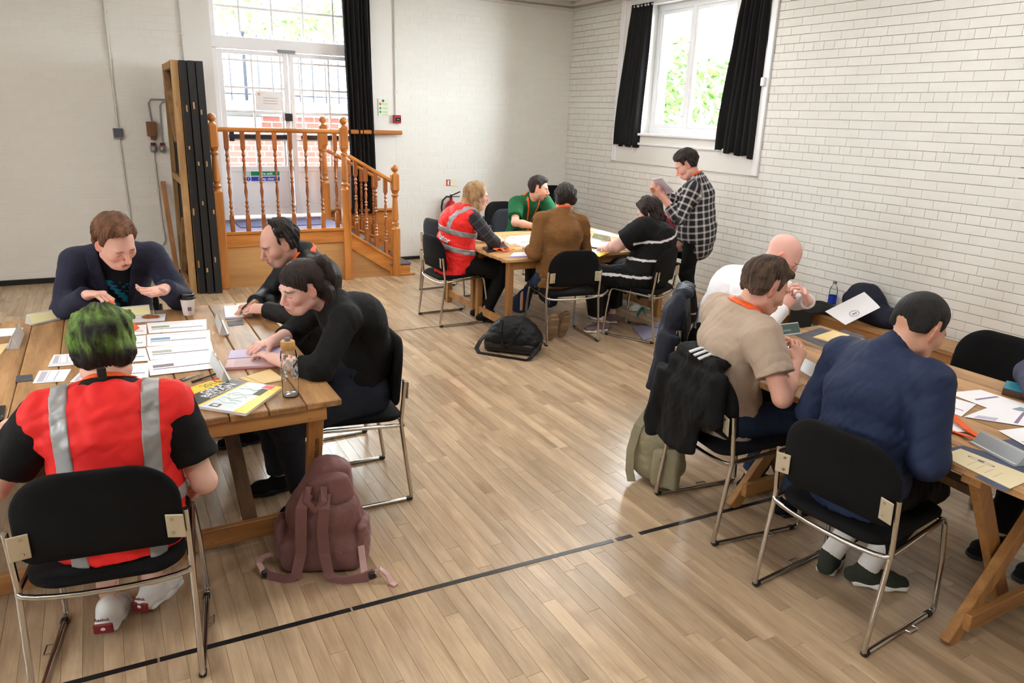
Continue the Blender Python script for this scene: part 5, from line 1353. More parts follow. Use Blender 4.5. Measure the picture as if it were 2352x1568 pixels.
BLACKC = cloth('black', (9, 9, 10)); DENIM = cloth('dark_denim', (30, 36, 48), amt=0.2); NAVYJ = cloth('navy_suit', (30, 42, 72), 0.7)
BLKTR = cloth('black_trousers', (9, 9, 10)); JEANS = cloth('blue_jeans', (34, 48, 74), amt=0.25)
M_VEST = cloth('vest_red', (232, 40, 38), 0.65, amt=0.1); M_BAND = mat('reflective_grey', (150, 150, 150), 0.35, spec=0.7)
M_WSOLE = mat('white_sole', (228, 228, 224), 0.6)
def mgrid(name, base, line, sx, sy, w, soft=0.3):
    """woven check from the garment coordinates"""
    m = mat('check_' + name, base, 0.85, bump=(60, 0.1)); nt = m.node_tree; b = nt.nodes['Principled BSDF']; L = nt.links.new
    a = N(nt, 'ShaderNodeAttribute', attribute_name='puv'); sp_ = N(nt, 'ShaderNodeSeparateXYZ'); L(a.outputs['Vector'], sp_.inputs[0]); outs = []
    for o, s in ((sp_.outputs[0], sx), (sp_.outputs[1], sy)):
        mu = N(nt, 'ShaderNodeMath', operation='MULTIPLY'); mu.inputs[1].default_value = 1 / s; L(o, mu.inputs[0])
        fr = N(nt, 'ShaderNodeMath', operation='FRACT'); L(mu.outputs[0], fr.inputs[0])
        pp_ = N(nt, 'ShaderNodeMath', operation='SUBTRACT'); pp_.inputs[1].default_value = 0.5; L(fr.outputs[0], pp_.inputs[0]); ab = N(nt, 'ShaderNodeMath', operation='ABSOLUTE'); L(pp_.outputs[0], ab.inputs[0])
        mr = N(nt, 'ShaderNodeMapRange'); mr.inputs['From Min'].default_value = w; mr.inputs['From Max'].default_value = w * (1 + soft); mr.inputs['To Min'].default_value = 0.5; mr.inputs['To Max'].default_value = 0.0
        L(ab.outputs[0], mr.inputs['Value']); outs.append(mr.outputs[0])
    ad = N(nt, 'ShaderNodeMath', operation='ADD'); L(outs[0], ad.inputs[0]); L(outs[1], ad.inputs[1])
    mx = N(nt, 'ShaderNodeMixRGB'); mx.inputs['Color1'].default_value = rgb(*base); mx.inputs['Color2'].default_value = rgb(*line); L(ad.outputs[0], mx.inputs['Fac']); L(mx.outputs[0], b.inputs['Base Color'])
    return m

# ---- man in the navy blazer at the far side of the left table
def blazer_open(L, p):
    a, b, c = L[..., 0], L[..., 1], L[..., 2]
    w = 0.030 + np.clip((c + 0.42) * 0.13, 0, 0.055); return np.where(a > 0.0, (w - np.abs(b)) * 0.9, -1.0)
def tee_print(L, V):
    c = np.tile(lc((14, 16, 22)), (len(V), 1)); n = fold_noise(L * np.array([1, 1, 4.2]), 60, 5)
    m = (n > 0.12) & (L[:, 0] > 0.02) & (np.abs(L[:, 1]) < 0.06) & (L[:, 2] < -0.14) & (L[:, 2] > -0.44); c[m] = lc((24, 120, 150)); return c
P1 = person('man in a navy checked blazer gesturing with open hand at the left table', dict(
    hip=(0.0, 4.80, 0.55), neck=(0.015, 4.53, 1.085), head=(0.03, 4.375, 1.145), face=-86, hdir=(-62, 30, -8), sw=0.19, bulk=1.12, slouch=0.05, hs=1.08, vox=0.007, nr=0.058,
    arms=dict(R=dict(wrist=(-0.135, 4.34, 0.885), f=(0.75, -0.55, 0.15), n=(0.1, -0.1, -1), curl=1.0, thumb=0.9, pole=(-0.45, 0.25, -1.0), hscale=1.05),
              L=dict(wrist=(0.235, 4.27, 0.905), f=(-0.72, -0.62, -0.02), n=(0.1, -0.40, 0.9), curl=0.25, thumb=0.75, spread=0.22, pole=(0.55, 0.25, -1.0), hscale=1.08)),
    legs=dict(L=dict(ankle=(0.12, 4.35, 0.09)), R=dict(ankle=(-0.1, 4.35, 0.09))),
    top=dict(name='blazer', mat=mgrid('blazer', (26, 29, 52), (44, 48, 78), 0.09, 0.11, 0.015), plaid=True, g=0.02, hem=0.10, sleeve='long', up=(0.072, 0.066), fo=(0.064, 0.056), collar=0.12, cut=blazer_open, fold=0.005),
    under=dict(mat=cloth('tee_dark', (14, 16, 22), attr='Col'), g=0.008, paint=tee_print), bottom=dict(mat=BLKTR), shoes=dict(mat=BLACKC),
    tone=(222, 172, 154), brow=(128, 88, 62), mouth=0.8, paint=dict(redness=0.9), jaw=1.06, seed=11,
    hair=dict(col=(84, 52, 34), col2=(138, 96, 66), fields=lambda c, H, s, k: [hair_short(c, H, s, 0.021, 0.016, seed=4, amp=0.005, lump=0.009, hl=(HL_X, HL_Z[:-4] + [0.050, 0.074, 0.088, 0.09]), extra=[lambda q: Ell(q(0.045, 0.0, 0.108), (0.05, 0.06, 0.03), H)])])))
for sg, nm_ in ((1, 'lapel'), (-1, 'lapel')):
    def lap(p):
        L = (p - P1['neck']) @ np.stack([P1['f'], P1['l'], P1['u']]).T; a, b, c = L[..., 0], L[..., 1] * sg, L[..., 2]; w = 0.030 + np.clip((c + 0.42) * 0.13, 0, 0.055)
        wid = np.clip(0.055 - np.maximum(-c - 0.12, 0) * 0.18, 0.006, 0.055); return np.maximum(np.maximum(w - 0.006 - b, b - w - wid), np.maximum(-a + 0.02, np.maximum(c - 0.01, -c - 0.40)))
    P1['child'](nm_, DField(P1['topF'], 0.006, lap).run(), mat('lapel_navy', (20, 22, 42), 0.85, bump=(60, 0.1)))
# orange lanyard in his right hand
mb = MB(); mb.tube([(-0.03, 4.25, 0.865), (-0.01, 4.22, 0.83), (0.02, 4.20, 0.79), (0.05, 4.17, 0.762), (0.075, 4.10, 0.750), (0.03, 4.05, 0.748)], 0.01, flat=(0.011, 0.0016), up=(0.2, -0.3, 1))
M_LANY = mat('orange_lanyard', (236, 92, 30), 0.55)
tag(obj('lanyard_strap', mb, M_LANY), 'orange lanyard dangling from the hand of the man in the navy blazer', 'lanyard')

# ---- green-haired person, back to camera
VB_ = lambda lo, hi: (lambda L: np.maximum(np.abs(np.abs(L[..., 1]) - (lo + hi) / 2) - (hi - lo) / 2, -1))
def green_mask(L, n):
    z, x, y = L[:, 2], L[:, 0], L[:, 1]; top = np.clip((z - 0.055) / 0.035, 0, 1); side = np.clip((z + 0.02) / 0.03, 0, 1) * np.clip((np.abs(y) - 0.045) / 0.02, 0, 1)
    crown = np.exp(-((x + 0.055) ** 2 + y ** 2) / 0.0022); tuft = np.exp(-((z - 0.0) / 0.022) ** 2) * (x < -0.05) * (np.abs(y) < 0.06)
    fr = np.clip((x - 0.0) / 0.05, 0, 1); return (np.maximum(np.maximum(top * (0.6 + 0.5 * fr), side * 0.75), tuft * 0.6) * (1 - 0.85 * crown)) * (0.55 + 0.9 * n) 
P2 = person('person with green-dyed hair in a red safety vest, back to camera', dict(
    hip=(-0.07, 2.495, 0.545), neck=(-0.06, 2.56, 0.968), head=(-0.055, 2.64, 1.07), face=84, hdir=(88, 28, 0), sw=0.175, sdrop=0.07, bulk=1.05, slouch=0.01, vox=0.006, hvox=0.0036, hs=1.04, fat=1.06,
    arms=dict(R=dict(wrist=(0.205, 2.70, 0.53), f=(-0.25, 0.4, -0.75), n=(-0.9, 0.1, 0.2), curl=0.45, pole=(0.25, -1.0, -0.7)), L=dict(wrist=(-0.40, 2.83, 0.775), f=(0.5, 0.9, 0), n=(0, 0, -1), curl=0.4, pole=(-0.55, -0.7, -1.0))),
    legs=dict(L=dict(ankle=(-0.155, 2.70, 0.095), toe=75, tip=8), R=dict(ankle=(-0.005, 2.76, 0.10), toe=55, tip=8)),
    top=dict(name='t_shirt', mat=BLACKC, g=0.012, sleeve='short', slen=0.72, up=(0.070, 0.066), fold=0.004),
    vest=dict(mat=M_VEST, band_mat=M_BAND, hem=0.06, wide=0.075, shr=0.092, bands=[lambda L: np.maximum(np.abs(L[..., 1] - 0.128 - 0.03 * L[..., 2]) - 0.026, -1), lambda L: np.maximum(np.abs(L[..., 1] + 0.128 + 0.03 * L[..., 2]) - 0.026, -1), lambda L: np.abs(L[..., 2] + 0.36) - 0.024]),
    lanyard=dict(front=False, inner=True, c=0.045, tab=(0.088, 0.07)),
    bottom=dict(mat=cloth('red_trousers', (206, 24, 32), 0.75), hem=0.7), shoes=dict(mat=mat('white_leather', (232, 230, 226), 0.45), sole=M_WSOLE),
    tone=(224, 182, 164), seed=21,
    hair=dict(col=(30, 24, 20), col2=(146, 190, 84), mask=green_mask, fields=lambda c, H, s, k: [hair_short(c, H, s, 0.020, 0.014, seed=7, amp=0.006, freq=26, lump=0.009, vox=0.0036, nape=-0.012, extra=[lambda q: Ell(q(0.05, 0.0, 0.098), (0.05, 0.06, 0.032), H)] + [(lambda q, a=a, b=b, r_=r_: Cap(q(a, b, 0.105 - 2.0 * b * b - 1.5 * max(0, -a) ** 2), q(a + 0.02 + 0.02 * r_, b * 1.25, 0.135 - 2.5 * b * b + 0.014 * r_), 0.013, 0.0035)) for a in (-0.02, 0.015, 0.045, 0.075) for b, r_ in ((-0.065, 0.3), (-0.04, 1.0), (-0.012, 0.1), (0.018, 0.8), (0.045, 0.4), (0.066, 0.9))])])))
for s, (ax_, ay_) in (('L', (-0.155, 2.70)), ('R', (-0.005, 2.76))):
    d = frame(75 if s == 'L' else 55)[0]; c = nv(ax_, ay_, 0.048) - d * 0.088
    o = obj('heel_patch', MB().box(Vector(c - P2['base']), (0.010, 0.066, 0.040), Matrix.Rotation(math.radians(75 if s == 'L' else 55), 3, 'Z'), ch=0.004), mat('dark_red_leather', (122, 22, 30), 0.5), P2['obj'])
    o = obj('heel_lettering', text_mesh('Reebok', 0.016, 'heel_lettering', bold=0.0003), MATS['dark_red_leather'], P2['obj'])
    o.rotation_euler = (math.radians(80), 0, math.radians((75 if s == 'L' else 55) - 90)); o.location = Vector(nv(ax_, ay_, 0.086) - d * 0.091 - P2['base'])

# ---- balding man in black
P3 = person('balding dark-haired man in black writing in a notebook', dict(
    hip=(1.0, 4.20, 0.55), neck=(0.955, 4.19, 1.065), head=(0.825, 4.16, 1.135), face=182, hdir=(188, 22, 0), sw=0.185, bulk=1.05, slouch=0.06, vox=0.007,
    arms=dict(L=dict(wrist=(0.72, 4.07, 0.785), f=(-0.8, 0.5, 0.1), n=(0, 0.5, -0.8), curl=0.6, pole=(0.2, -1, -0.5)), R=dict(wrist=(0.685, 4.22, 0.79), f=(-0.9, -0.2, -0.1), n=(0, -0.4, -0.9), curl=0.75, pole=(0.2, 1, -0.5))),
    legs=dict(L=dict(ankle=(0.58, 4.1, 0.09)), R=dict(ankle=(0.58, 4.3, 0.09))),
    top=dict(name='jacket', mat=cloth('black_jacket', (11, 11, 12), 0.6), g=0.018, sleeve='long', up=(0.07, 0.064), fo=(0.062, 0.05), collar=0.25), lanyard=dict(len=0.22), bottom=dict(mat=BLKTR), shoes=dict(mat=BLACKC),
    tone=(206, 158, 140), brow=(46, 34, 28), paint=dict(stubble=(110, 84, 74)), nose=1.5, seed=31,
    hair=dict(col=(20, 17, 15), col2=(52, 43, 38), fields=lambda c, H, s, k: [hair_short(c, H, s, 0.020, 0.0, seed=12, amp=0.005, freq=22, lump=0.009, front=0.005)])))
# ---- woman with ponytail
def pony(c, H, s, k):
    q = lambda x, y, z: c + H[0] * x + H[1] * y + H[2] * z
    hlx = [-0.13, -0.07, -0.035, -0.022, 0.004, 0.012, 0.03, 0.05, 0.075, 0.10, 0.12]; hlz = [-0.08, -0.075, -0.05, 0.02, 0.03, -0.02, -0.005, 0.012, 0.030, 0.034, 0.034]
    a = hair_short(c, H, s, 0.015, 0.006, hl=(hlx, hlz), seed=15, amp=0.0025, freq=44, lump=0.003)
    t0 = q(-0.085, 0, 0.075); t1 = t0 + nv(0.035, 0.0, 0.012); t2 = t1 + nv(0.030, 0, -0.06); t3 = t2 + nv(0.0, -0.0, -0.12); t4 = t3 + nv(-0.02, -0.02, -0.14)
    b = long_hair([(t0, t1, 0.030, 0.036), (t1, t2, 0.036, 0.042), (t2, t3, 0.042, 0.044), (t3, t4, 0.044, 0.022)], 0, seed=3, amp=0.003)
    e0 = q(-0.088, 0.06, -0.03); e1 = e0 + nv(0.03, -0.025, -0.10); e2 = e1 + nv(-0.02, -0.03, -0.14)
    d = long_hair([(q(-0.075, 0.045, 0.0), e0, 0.036, 0.03), (e0, e1, 0.03, 0.026), (e1, e2, 0.026, 0.010), (q(-0.07, 0.0, -0.02), q(-0.09, 0.02, -0.11), 0.05, 0.04)], 0, seed=5, amp=0.003)
    return [a, b, d]
P4 = person('woman in a black top and jeans with a dark ponytail, leaning on the left table', dict(
    hip=(1.01, 3.345, 0.545), neck=(0.885, 3.335, 1.0), head=(0.745, 3.31, 1.075), face=183, hdir=(196, 14, 4), sw=0.165, bulk=1.08, depth=1.12, slouch=0.085, vox=0.006, bust=0.8, nr=0.048, hs=0.96, nose=0.4, jaw=0.9, arm_r=0.98,
    arms=dict(L=dict(wrist=(0.585, 3.22, 0.785), f=(-0.35, 0.95, 0.05), n=(-0.2, -0.1, -1), curl=0.55, pole=(0.25, -1.0, -0.35), hscale=0.95), R=dict(wrist=(0.63, 3.46, 0.79), f=(-0.9, -0.35, 0), n=(0, 0, -1), curl=0.5, pole=(0.2, 1, -0.5), hscale=0.95)),
    legs=dict(L=dict(ankle=(0.68, 3.20, 0.10), toe=215, pole=(-1, -0.35, 0.8)), R=dict(ankle=(0.62, 3.45, 0.10), toe=180)),
    top=dict(name='top', mat=BLACKC, g=0.011, sleeve=0.42, up=(0.066, 0.058), fo=(0.056, 0.046), fold=0.005, cut=lambda L, p: -L[..., 2] - 0.42 - 0.02 * L[..., 0]), bottom=dict(mat=DENIM, name='jeans', w=1.08), shoes=dict(mat=BLACKC),
    tone=(222, 176, 162), brow=(44, 32, 28), lips=None, seed=41, paint=dict(redness=0.6, lips=(190, 104, 104)),
    hair=dict(col=(24, 17, 15), col2=(56, 38, 32), names=["hair", "ponytail", "hair"], fields=pony)))
# ---- long-haired person in vest at the far table
def blond(c, H, s, k):
    q = lambda x, y, z: c + H[0] * x + H[1] * y + H[2] * z
    hlx = [-0.14, -0.02, 0.0, 0.03, 0.055, 0.078, 0.12]; hlz = [-0.12, -0.12, -0.10, -0.03, 0.03, 0.066, 0.075]
    a = hair_short(c, H, s, 0.017, 0.006, hl=(hlx, hlz), seed=15, amp=0.003, freq=40, lump=0.003)
    P = []
    for sg in (-1, 1):
        P += [(q(-0.02, sg * 0.06, 0.02), q(-0.015, sg * 0.078, -0.08), 0.04, 0.036), (q(-0.015, sg * 0.078, -0.08), q(0.0, sg * 0.085, -0.19), 0.036, 0.022)]
    P += [(q(-0.07, 0, 0.0), q(-0.085, 0, -0.12), 0.065, 0.06), (q(-0.085, 0, -0.12), k['neck'] - k['f'] * 0.10 - nv(0, 0, 0.12), 0.055, 0.03)]
    return [a, long_hair(P, 0, seed=8, amp=0.003)]
def conform_text(o, target, k, px, tilt):
    from mathutils.bvhtree import BVHTree
    me = target.data; b0 = Vector(k['base']); bv = BVHTree.FromPolygons([v.co + b0 for v in me.vertices], [p.vertices[:] for p in me.polygons])
    org = Vector(CAM); hit, nr_, _, _ = bv.ray_cast(org, Vector(ray(*px)).normalized())
    if hit is None: return
    n = Vector((nr_.x, nr_.y, 0)).normalized(); ex = Vector((-n.y, n.x, 0)); a = math.radians(-tilt); ez = Vector((0, 0, 1)); e1 = ex * math.cos(a) + ez * math.sin(a); e2 = ez * math.cos(a) - ex * math.sin(a)
    for v in o.data.vertices:
        p = hit + e1 * v.co.x + e2 * v.co.y + n * 0.2; h2, _, _, _ = bv.ray_cast(p, -n); h2 = h2 or hit; v.co = h2 + n * (0.004 + v.co.z) - b0
    o.location = (0, 0, 0)
DKPL = mgrid('dark_plaid', (40, 40, 46), (92, 90, 96), 0.07, 0.07, 0.06)
P5 = person('person with long blond hair in a red safety vest at the far table', dict(
    hip=(2.80, 6.12, 0.545), neck=(2.905, 6.09, 1.04), head=(2.985, 6.07, 1.145), face=-4, hdir=(-8, 6, 0), sw=0.18, bulk=1.05, slouch=0.05,
    arms=dict(R=dict(wrist=(3.20, 6.06, 0.725), f=(0.8, 0.6, 0.1), n=(0, 0.3, -1), curl=0.7, pole=(0.1, -1, -0.7)), L=dict(wrist=(3.22, 6.22, 0.73), f=(0.8, -0.5, 0.1), n=(0, 0, -1), curl=0.7, pole=(0, 1, -0.6))),
    legs=dict(R=dict(ankle=(3.02, 5.92, 0.09), toe=-25, pole=(1, -0.3, 0.7)), L=dict(ankle=(3.05, 6.12, 0.09), toe=0)),
    top=dict(name='plaid_shirt', mat=DKPL, plaid=True, g=0.012, sleeve=0.85, collar=0.2),
    vest=dict(mat=M_VEST, band_mat=M_BAND, hem=0.09, g=0.042, bands=[lambda L: np.abs(L[..., 2] + 0.22) - 0.025, lambda L: np.abs(L[..., 2] + 0.37) - 0.025, lambda L: np.maximum(np.abs(np.abs(L[..., 1]) - 0.125) - 0.024, -L[..., 2] - 0.22)]),
    bottom=dict(mat=BLKTR, w=1.05), shoes=dict(mat=BLACKC), tone=(226, 178, 160), brow=(150, 116, 80), seed=51, paint=dict(eyes='open'),
    hair=dict(col=(146, 108, 72), col2=(206, 170, 122), fields=blond)))
o = obj('vest_lettering', text_mesh('itator', 0.075, 'vest_lettering', bold=0.0018, extrude=0.002), mat('white_lettering', (238, 232, 232), 0.5), P5['obj'])
vp = P5['neck'] - P5['u'] * 0.295 - P5['l'] * 0.105 - P5['f'] * 0.135
conform_text(o, next(c for c in P5['obj'].children if c.name.startswith('safety_vest')), P5, (1018, 546), 16)
# ---- man in green t-shirt
P6 = person('bearded man in a green t-shirt behind the far table', dict(
    hip=(4.17, 7.34, 0.54), neck=(4.165, 7.09, 1.0), head=(4.20, 7.00, 1.105), face=-88, hdir=(-38, 6, 0), sw=0.185, bulk=1.05, slouch=0.05,
    arms=dict(R=dict(wrist=(4.03, 6.72, 0.735), f=(0.9, 0.1, 0.1), n=(0.1, -0.3, -1), curl=0.7, pole=(-1, 0.15, -0.5)), L=dict(wrist=(4.22, 6.70, 0.735), f=(-0.8, -0.2, 0.1), n=(0, -0.3, -1), curl=0.7, pole=(1, 0.2, -0.5))),
    legs=dict(L=dict(ankle=(4.25, 6.85, 0.09)), R=dict(ankle=(4.05, 6.85, 0.09))),
    top=dict(name='t_shirt', mat=cloth('green', (26, 96, 58)), g=0.012, sleeve='short', slen=0.72, up=(0.076, 0.07)), lanyard=dict(len=0.42), bottom=dict(mat=BLKTR), shoes=dict(mat=BLACKC),
    tone=(224, 172, 150), brow=(46, 32, 26), paint=dict(beard=(58, 42, 36), eyes='open'), seed=61,
    hair=dict(col=(30, 22, 20), col2=(60, 44, 38), fields=lambda c, H, s, k: [hair_short(c, H, s, 0.015, 0.012, seed=22, amp=0.003, extra=[lambda q: Ell(q(0.04, 0.0, 0.10), (0.05, 0.055, 0.025), H)])])))
# ---- man in brown shirt
P7 = person('dark-haired man in a brown shirt with feet tucked under his chair, back to camera', dict(
    hip=(3.37, 5.26, 0.545), neck=(3.405, 5.27, 1.075), head=(3.465, 5.335, 1.18), face=80, hdir=(70, 18, 0), sw=0.185, bulk=1.0, slouch=0.04,
    arms=dict(L=dict(wrist=(3.24, 5.52, 0.745), f=(0.4, 0.9, 0), n=(0, 0, -1), curl=0.4, pole=(-0.35, -0.45, -1)), R=dict(wrist=(3.62, 5.52, 0.745), f=(-0.2, 0.9, 0), n=(0, 0, -1), curl=0.4, pole=(0.35, -0.45, -1))),
    legs=dict(L=dict(ankle=(3.265, 5.16, 0.20), toe=86, tip=68, pole=(-0.2, 1, 0.2)), R=dict(ankle=(3.41, 5.20, 0.20), toe=90, tip=68, pole=(0.2, 1, 0.2))),
    top=dict(name='shirt', mat=cloth('brown', (122, 84, 46), amt=0.25), g=0.018, hem=0.10, sleeve=0.75, up=(0.068, 0.062), fo=(0.060, 0.05), collar=0.22, fold=0.008), lanyard=dict(front=False, c=0.06), bottom=dict(mat=JEANS, name='jeans'),
    shoes=dict(mat=cloth('tan_shoe', (128, 104, 76)), sole=mat('tan_sole', (134, 112, 84), 0.8)), tone=(214, 162, 140), brow=(30, 24, 20), seed=71,
    hair=dict(col=(20, 16, 15), col2=(52, 40, 36), fields=lambda c, H, s, k: [hair_short(c, H, s, 0.020, 0.008, seed=24, amp=0.005, freq=20, lump=0.01)])))
# ---- woman in striped dress
def dress_paint(L, V):
    c = np.tile(lc((9, 9, 11)), (len(V), 1)); w = fold_noise(V, 26, 77) * 0.008 + fold_noise(V, 75, 78) * 0.004
    q = L[:, 2] + 0.35 * L[:, 1] + w; z = V[:, 2] + w
    m = (np.abs(q + 0.10) < 0.011) & (L[:, 0] < 0.06); m |= (np.abs(L[:, 2] + 0.31 + 0.10 * L[:, 1] + w) < 0.010) & (fold_noise(V, 9, 5) > -0.35)
    m |= (np.abs(z - 0.565) < 0.011) & (V[:, 2] < 0.62) & (L[:, 2] < -0.35) ; m |= (np.abs(z - 0.40 - 0.15 * (V[:, 0] - 4.0)) < 0.011); m |= np.abs(z - 0.15) < 0.01; c[m] = lc((226, 222, 226)); return c
def skirt(F, k):
    for s in 'LR':
        F.add(Cap(k['HJ'][s], k['K'][s], 0.125, 0.10), 0.06).add(Cone(k['K'][s] + nv(0, 0, 0.02), lerp(k['K'][s], k['An'][s], 0.86), 0.10, 0.115), 0.07)
    F.add(Cap(k['HJ']['L'], k['K']['R'], 0.11, 0.09), 0.06)
def curly(c, H, s, k):
    q = lambda x, y, z: c + H[0] * x + H[1] * y + H[2] * z
    hlx = [-0.14, 0.0, 0.03, 0.055, 0.078, 0.12]; hlz = [-0.13, -0.12, -0.03, 0.03, 0.062, 0.07]
    a = hair_short(c, H, s, 0.026, 0.012, hl=(hlx, hlz), seed=33, amp=0.006, freq=18, lump=0.013, vox=0.005, extra=[lambda qq: Ell(qq(-0.06, 0, -0.09), (0.08, 0.105, 0.09), H), lambda qq: Ell(qq(-0.085, 0.06, -0.16), (0.055, 0.07, 0.06), H), lambda qq: Ell(qq(-0.085, -0.06, -0.16), (0.055, 0.07, 0.06), H)])
    a.ops = [o for o in a.ops if o[0] != 'c']; a.cut(lambda p: np.where(((p - c) @ H.T)[..., 0] > 0.02, (np.interp(((p - c) @ H.T)[..., 0], hlx, hlz) - ((p - c) @ H.T)[..., 2]) * 0.7, -1), 0.01)
    return [a]
P8 = person('woman with dark curly hair in a black dress with white tie-dye stripes', dict(
    hip=(4.18, 5.02, 0.56), neck=(4.225, 5.07, 1.0), head=(4.235, 5.14, 1.07), face=122, hdir=(125, 20, 0), sw=0.19, bulk=1.28, depth=1.15, slouch=0.05, bust=1.0, fat=1.25, arm_r=1.3, hs=0.98, vox=0.006,
    arms=dict(L=dict(wrist=(3.96, 5.36, 0.735), f=(0.1, 0.95, 0.0), n=(0.2, 0, -1), curl=0.5, pole=(-1, -0.3, -0.5)), R=dict(wrist=(4.30, 5.42, 0.735), f=(-0.6, 0.7, 0), n=(0, 0, -1), curl=0.5, pole=(1, 0.2, -0.4))),
    legs=dict(L=dict(ankle=(3.86, 5.22, 0.095), toe=175, pole=(-0.9, 0.6, 0.9)), R=dict(ankle=(4.12, 5.42, 0.095), toe=150, pole=(-0.4, 1, 0.9))),
    top=dict(name='dress', mat=cloth('dress', (15, 15, 18), attr='Col'), g=0.018, sleeve='short', slen=0.72, up=(0.078, 0.07), skirt=skirt, paint=dress_paint, fold=0.006), bottom=None, shoes=dict(mat=cloth('mauve_trainer', (122, 100, 106)), sole=M_WSOLE),
    tone=(232, 186, 174), brow=(40, 28, 24), seed=81, hair=dict(col=(22, 15, 14), col2=(58, 38, 32), fields=curly)))
# ---- standing man in plaid shirt
P9 = person('standing dark-haired man in a black and white plaid shirt reading a booklet', dict(
    hip=(4.895, 5.22, 0.89), neck=(4.82, 5.225, 1.36), head=(4.735, 5.27, 1.475), face=128, hdir=(140, 32, 0), sw=0.185, bulk=1.08, depth=1.1, slouch=0.02, hs=0.98, jaw=0.95, seat=None, leg=0.945,
    arms=dict(L=dict(wrist=(4.50, 5.29, 1.20), f=(-0.35, 0.25, 0.85), n=(-0.2, 0.9, 0.3), curl=0.55, pole=(0.1, -0.5, -1)), R=dict(wrist=(4.60, 5.52, 1.20), f=(-0.5, -0.2, 0.7), n=(-0.3, -0.8, 0.2), curl=0.55, pole=(0.5, 0.5, -1))),
    legs=dict(L=dict(ankle=(4.86, 5.12, 0.09), toe=130, pole=(-0.6, 0.8, 0)), R=dict(ankle=(4.98, 5.28, 0.09), toe=120, pole=(-0.6, 0.8, 0))),
    top=dict(name='plaid_shirt', mat=mgrid('plaid', (26, 25, 30), (206, 202, 204), 0.062, 0.062, 0.085, 1.2), plaid=True, g=0.016, hem=0.12, sleeve=0.55, up=(0.07, 0.064), fo=(0.06, 0.052), collar=0.22, extra=[(Flat(nv(4.885, 5.225, 1.0), nv(4.89, 5.225, 0.92), nv(-0.788, -0.616, 0), 0.19, 0.15, 0.205, 0.165), 0.05), (Cone(nv(4.89, 5.225, 0.95), nv(4.89, 5.225, 0.795), 0.175, 0.18), 0.05)]), lanyard=dict(front=False, c=0.055), bottom=dict(mat=BLKTR, w=0.93), shoes=dict(mat=BLACKC),
    tone=(222, 166, 148), brow=(36, 26, 24), seed=91, hair=dict(col=(22, 17, 16), col2=(54, 40, 36), fields=lambda c, H, s, k: [hair_short(c, H, s, 0.024, 0.014, seed=44, amp=0.006, freq=18, lump=0.012)])))
# ---- bald man in white shirt
P10 = person('bald man in a white shirt and dark waistcoat resting chin on his hands', dict(
    hip=(3.33, 3.30, 0.54), neck=(3.375, 3.06, 1.0), head=(3.465, 2.955, 1.125), face=-58, hdir=(-52, 38, 0), sw=0.19, bulk=1.06, slouch=0.06, vox=0.007,
    arms=dict(R=dict(wrist=(3.37, 2.83, 0.845), f=(0.6, -0.05, 0.6), n=(0.5, 0.6, 0.1), curl=0.6, pole=(-0.7, -0.6, -0.7)), L=dict(wrist=(3.55, 2.80, 0.875), f=(-0.5, 0.0, 0.75), n=(-0.7, 0.5, 0), curl=0.6, pole=(0.9, -0.3, -0.7))),
    legs=dict(L=dict(ankle=(3.42, 2.85, 0.09)), R=dict(ankle=(3.15, 2.95, 0.09))),
    top=dict(name='white_shirt', mat=cloth('white', (236, 234, 238), 0.75), g=0.014, sleeve='long', up=(0.07, 0.064), fo=(0.060, 0.046), collar=0.2), bottom=dict(mat=BLKTR), shoes=dict(mat=BLACKC),
    tone=(232, 180, 166), brow=(140, 100, 84), seed=101, paint=dict(redness=0.9)))
Fw = Field(0.009); kk = P10
Fw.add(Flat(kk['hip'] - kk['u'] * 0.02, kk['hip'] + kk['u'] * 0.2, kk['l'], 0.19, 0.145), 0.03).add(Flat(kk['hip'] + kk['u'] * 0.18, kk['neck'] - kk['u'] * 0.10, kk['l'], 0.188, 0.158, 0.15, 0.125), 0.05)
for sg in (-1, 1): Fw.add(Cap(kk['neck'] - kk['u'] * 0.10 + kk['l'] * sg * 0.05, kk['neck'] - kk['u'] * 0.015 + kk['l'] * sg * 0.09, 0.08, 0.048), 0.03)
Fw.cut(lambda p: np.abs((p - kk['neck']) @ kk['l']) - 0.15, 0.01); Fw.cut(lambda p: (p - kk['neck']) @ kk['f'] - 0.10, 0.01)
kk['child']('waistcoat', Fw.run(), cloth('waistcoat', (24, 25, 32)))
# his glasses
gl = MB(); Hh, hc_ = kk['H'], kk['hd']
for sg in (-1, 1):
    ctr = hc_ + Hh[0] * 0.108 + Hh[1] * sg * 0.034 - Hh[2] * 0.012; gl.tube([Vector(ctr + (Hh[1] * math.cos(a) * 0.023 + Hh[2] * math.sin(a) * 0.017) - kk['base']) for a in np.linspace(0, 2 * math.pi, 13)[:-1]], 0.0014, 5, closed=True)
    gl.tube([Vector(hc_ + Hh[0] * x + Hh[1] * sg * y - Hh[2] * 0.004 - kk['base']) for x, y in ((0.106, 0.058), (0.05, 0.078), (-0.01, 0.083))], 0.0014, 5)
obj('glasses', gl, mat('steel_wire', (150, 150, 150), 0.3, metal=0.9), kk['obj'])
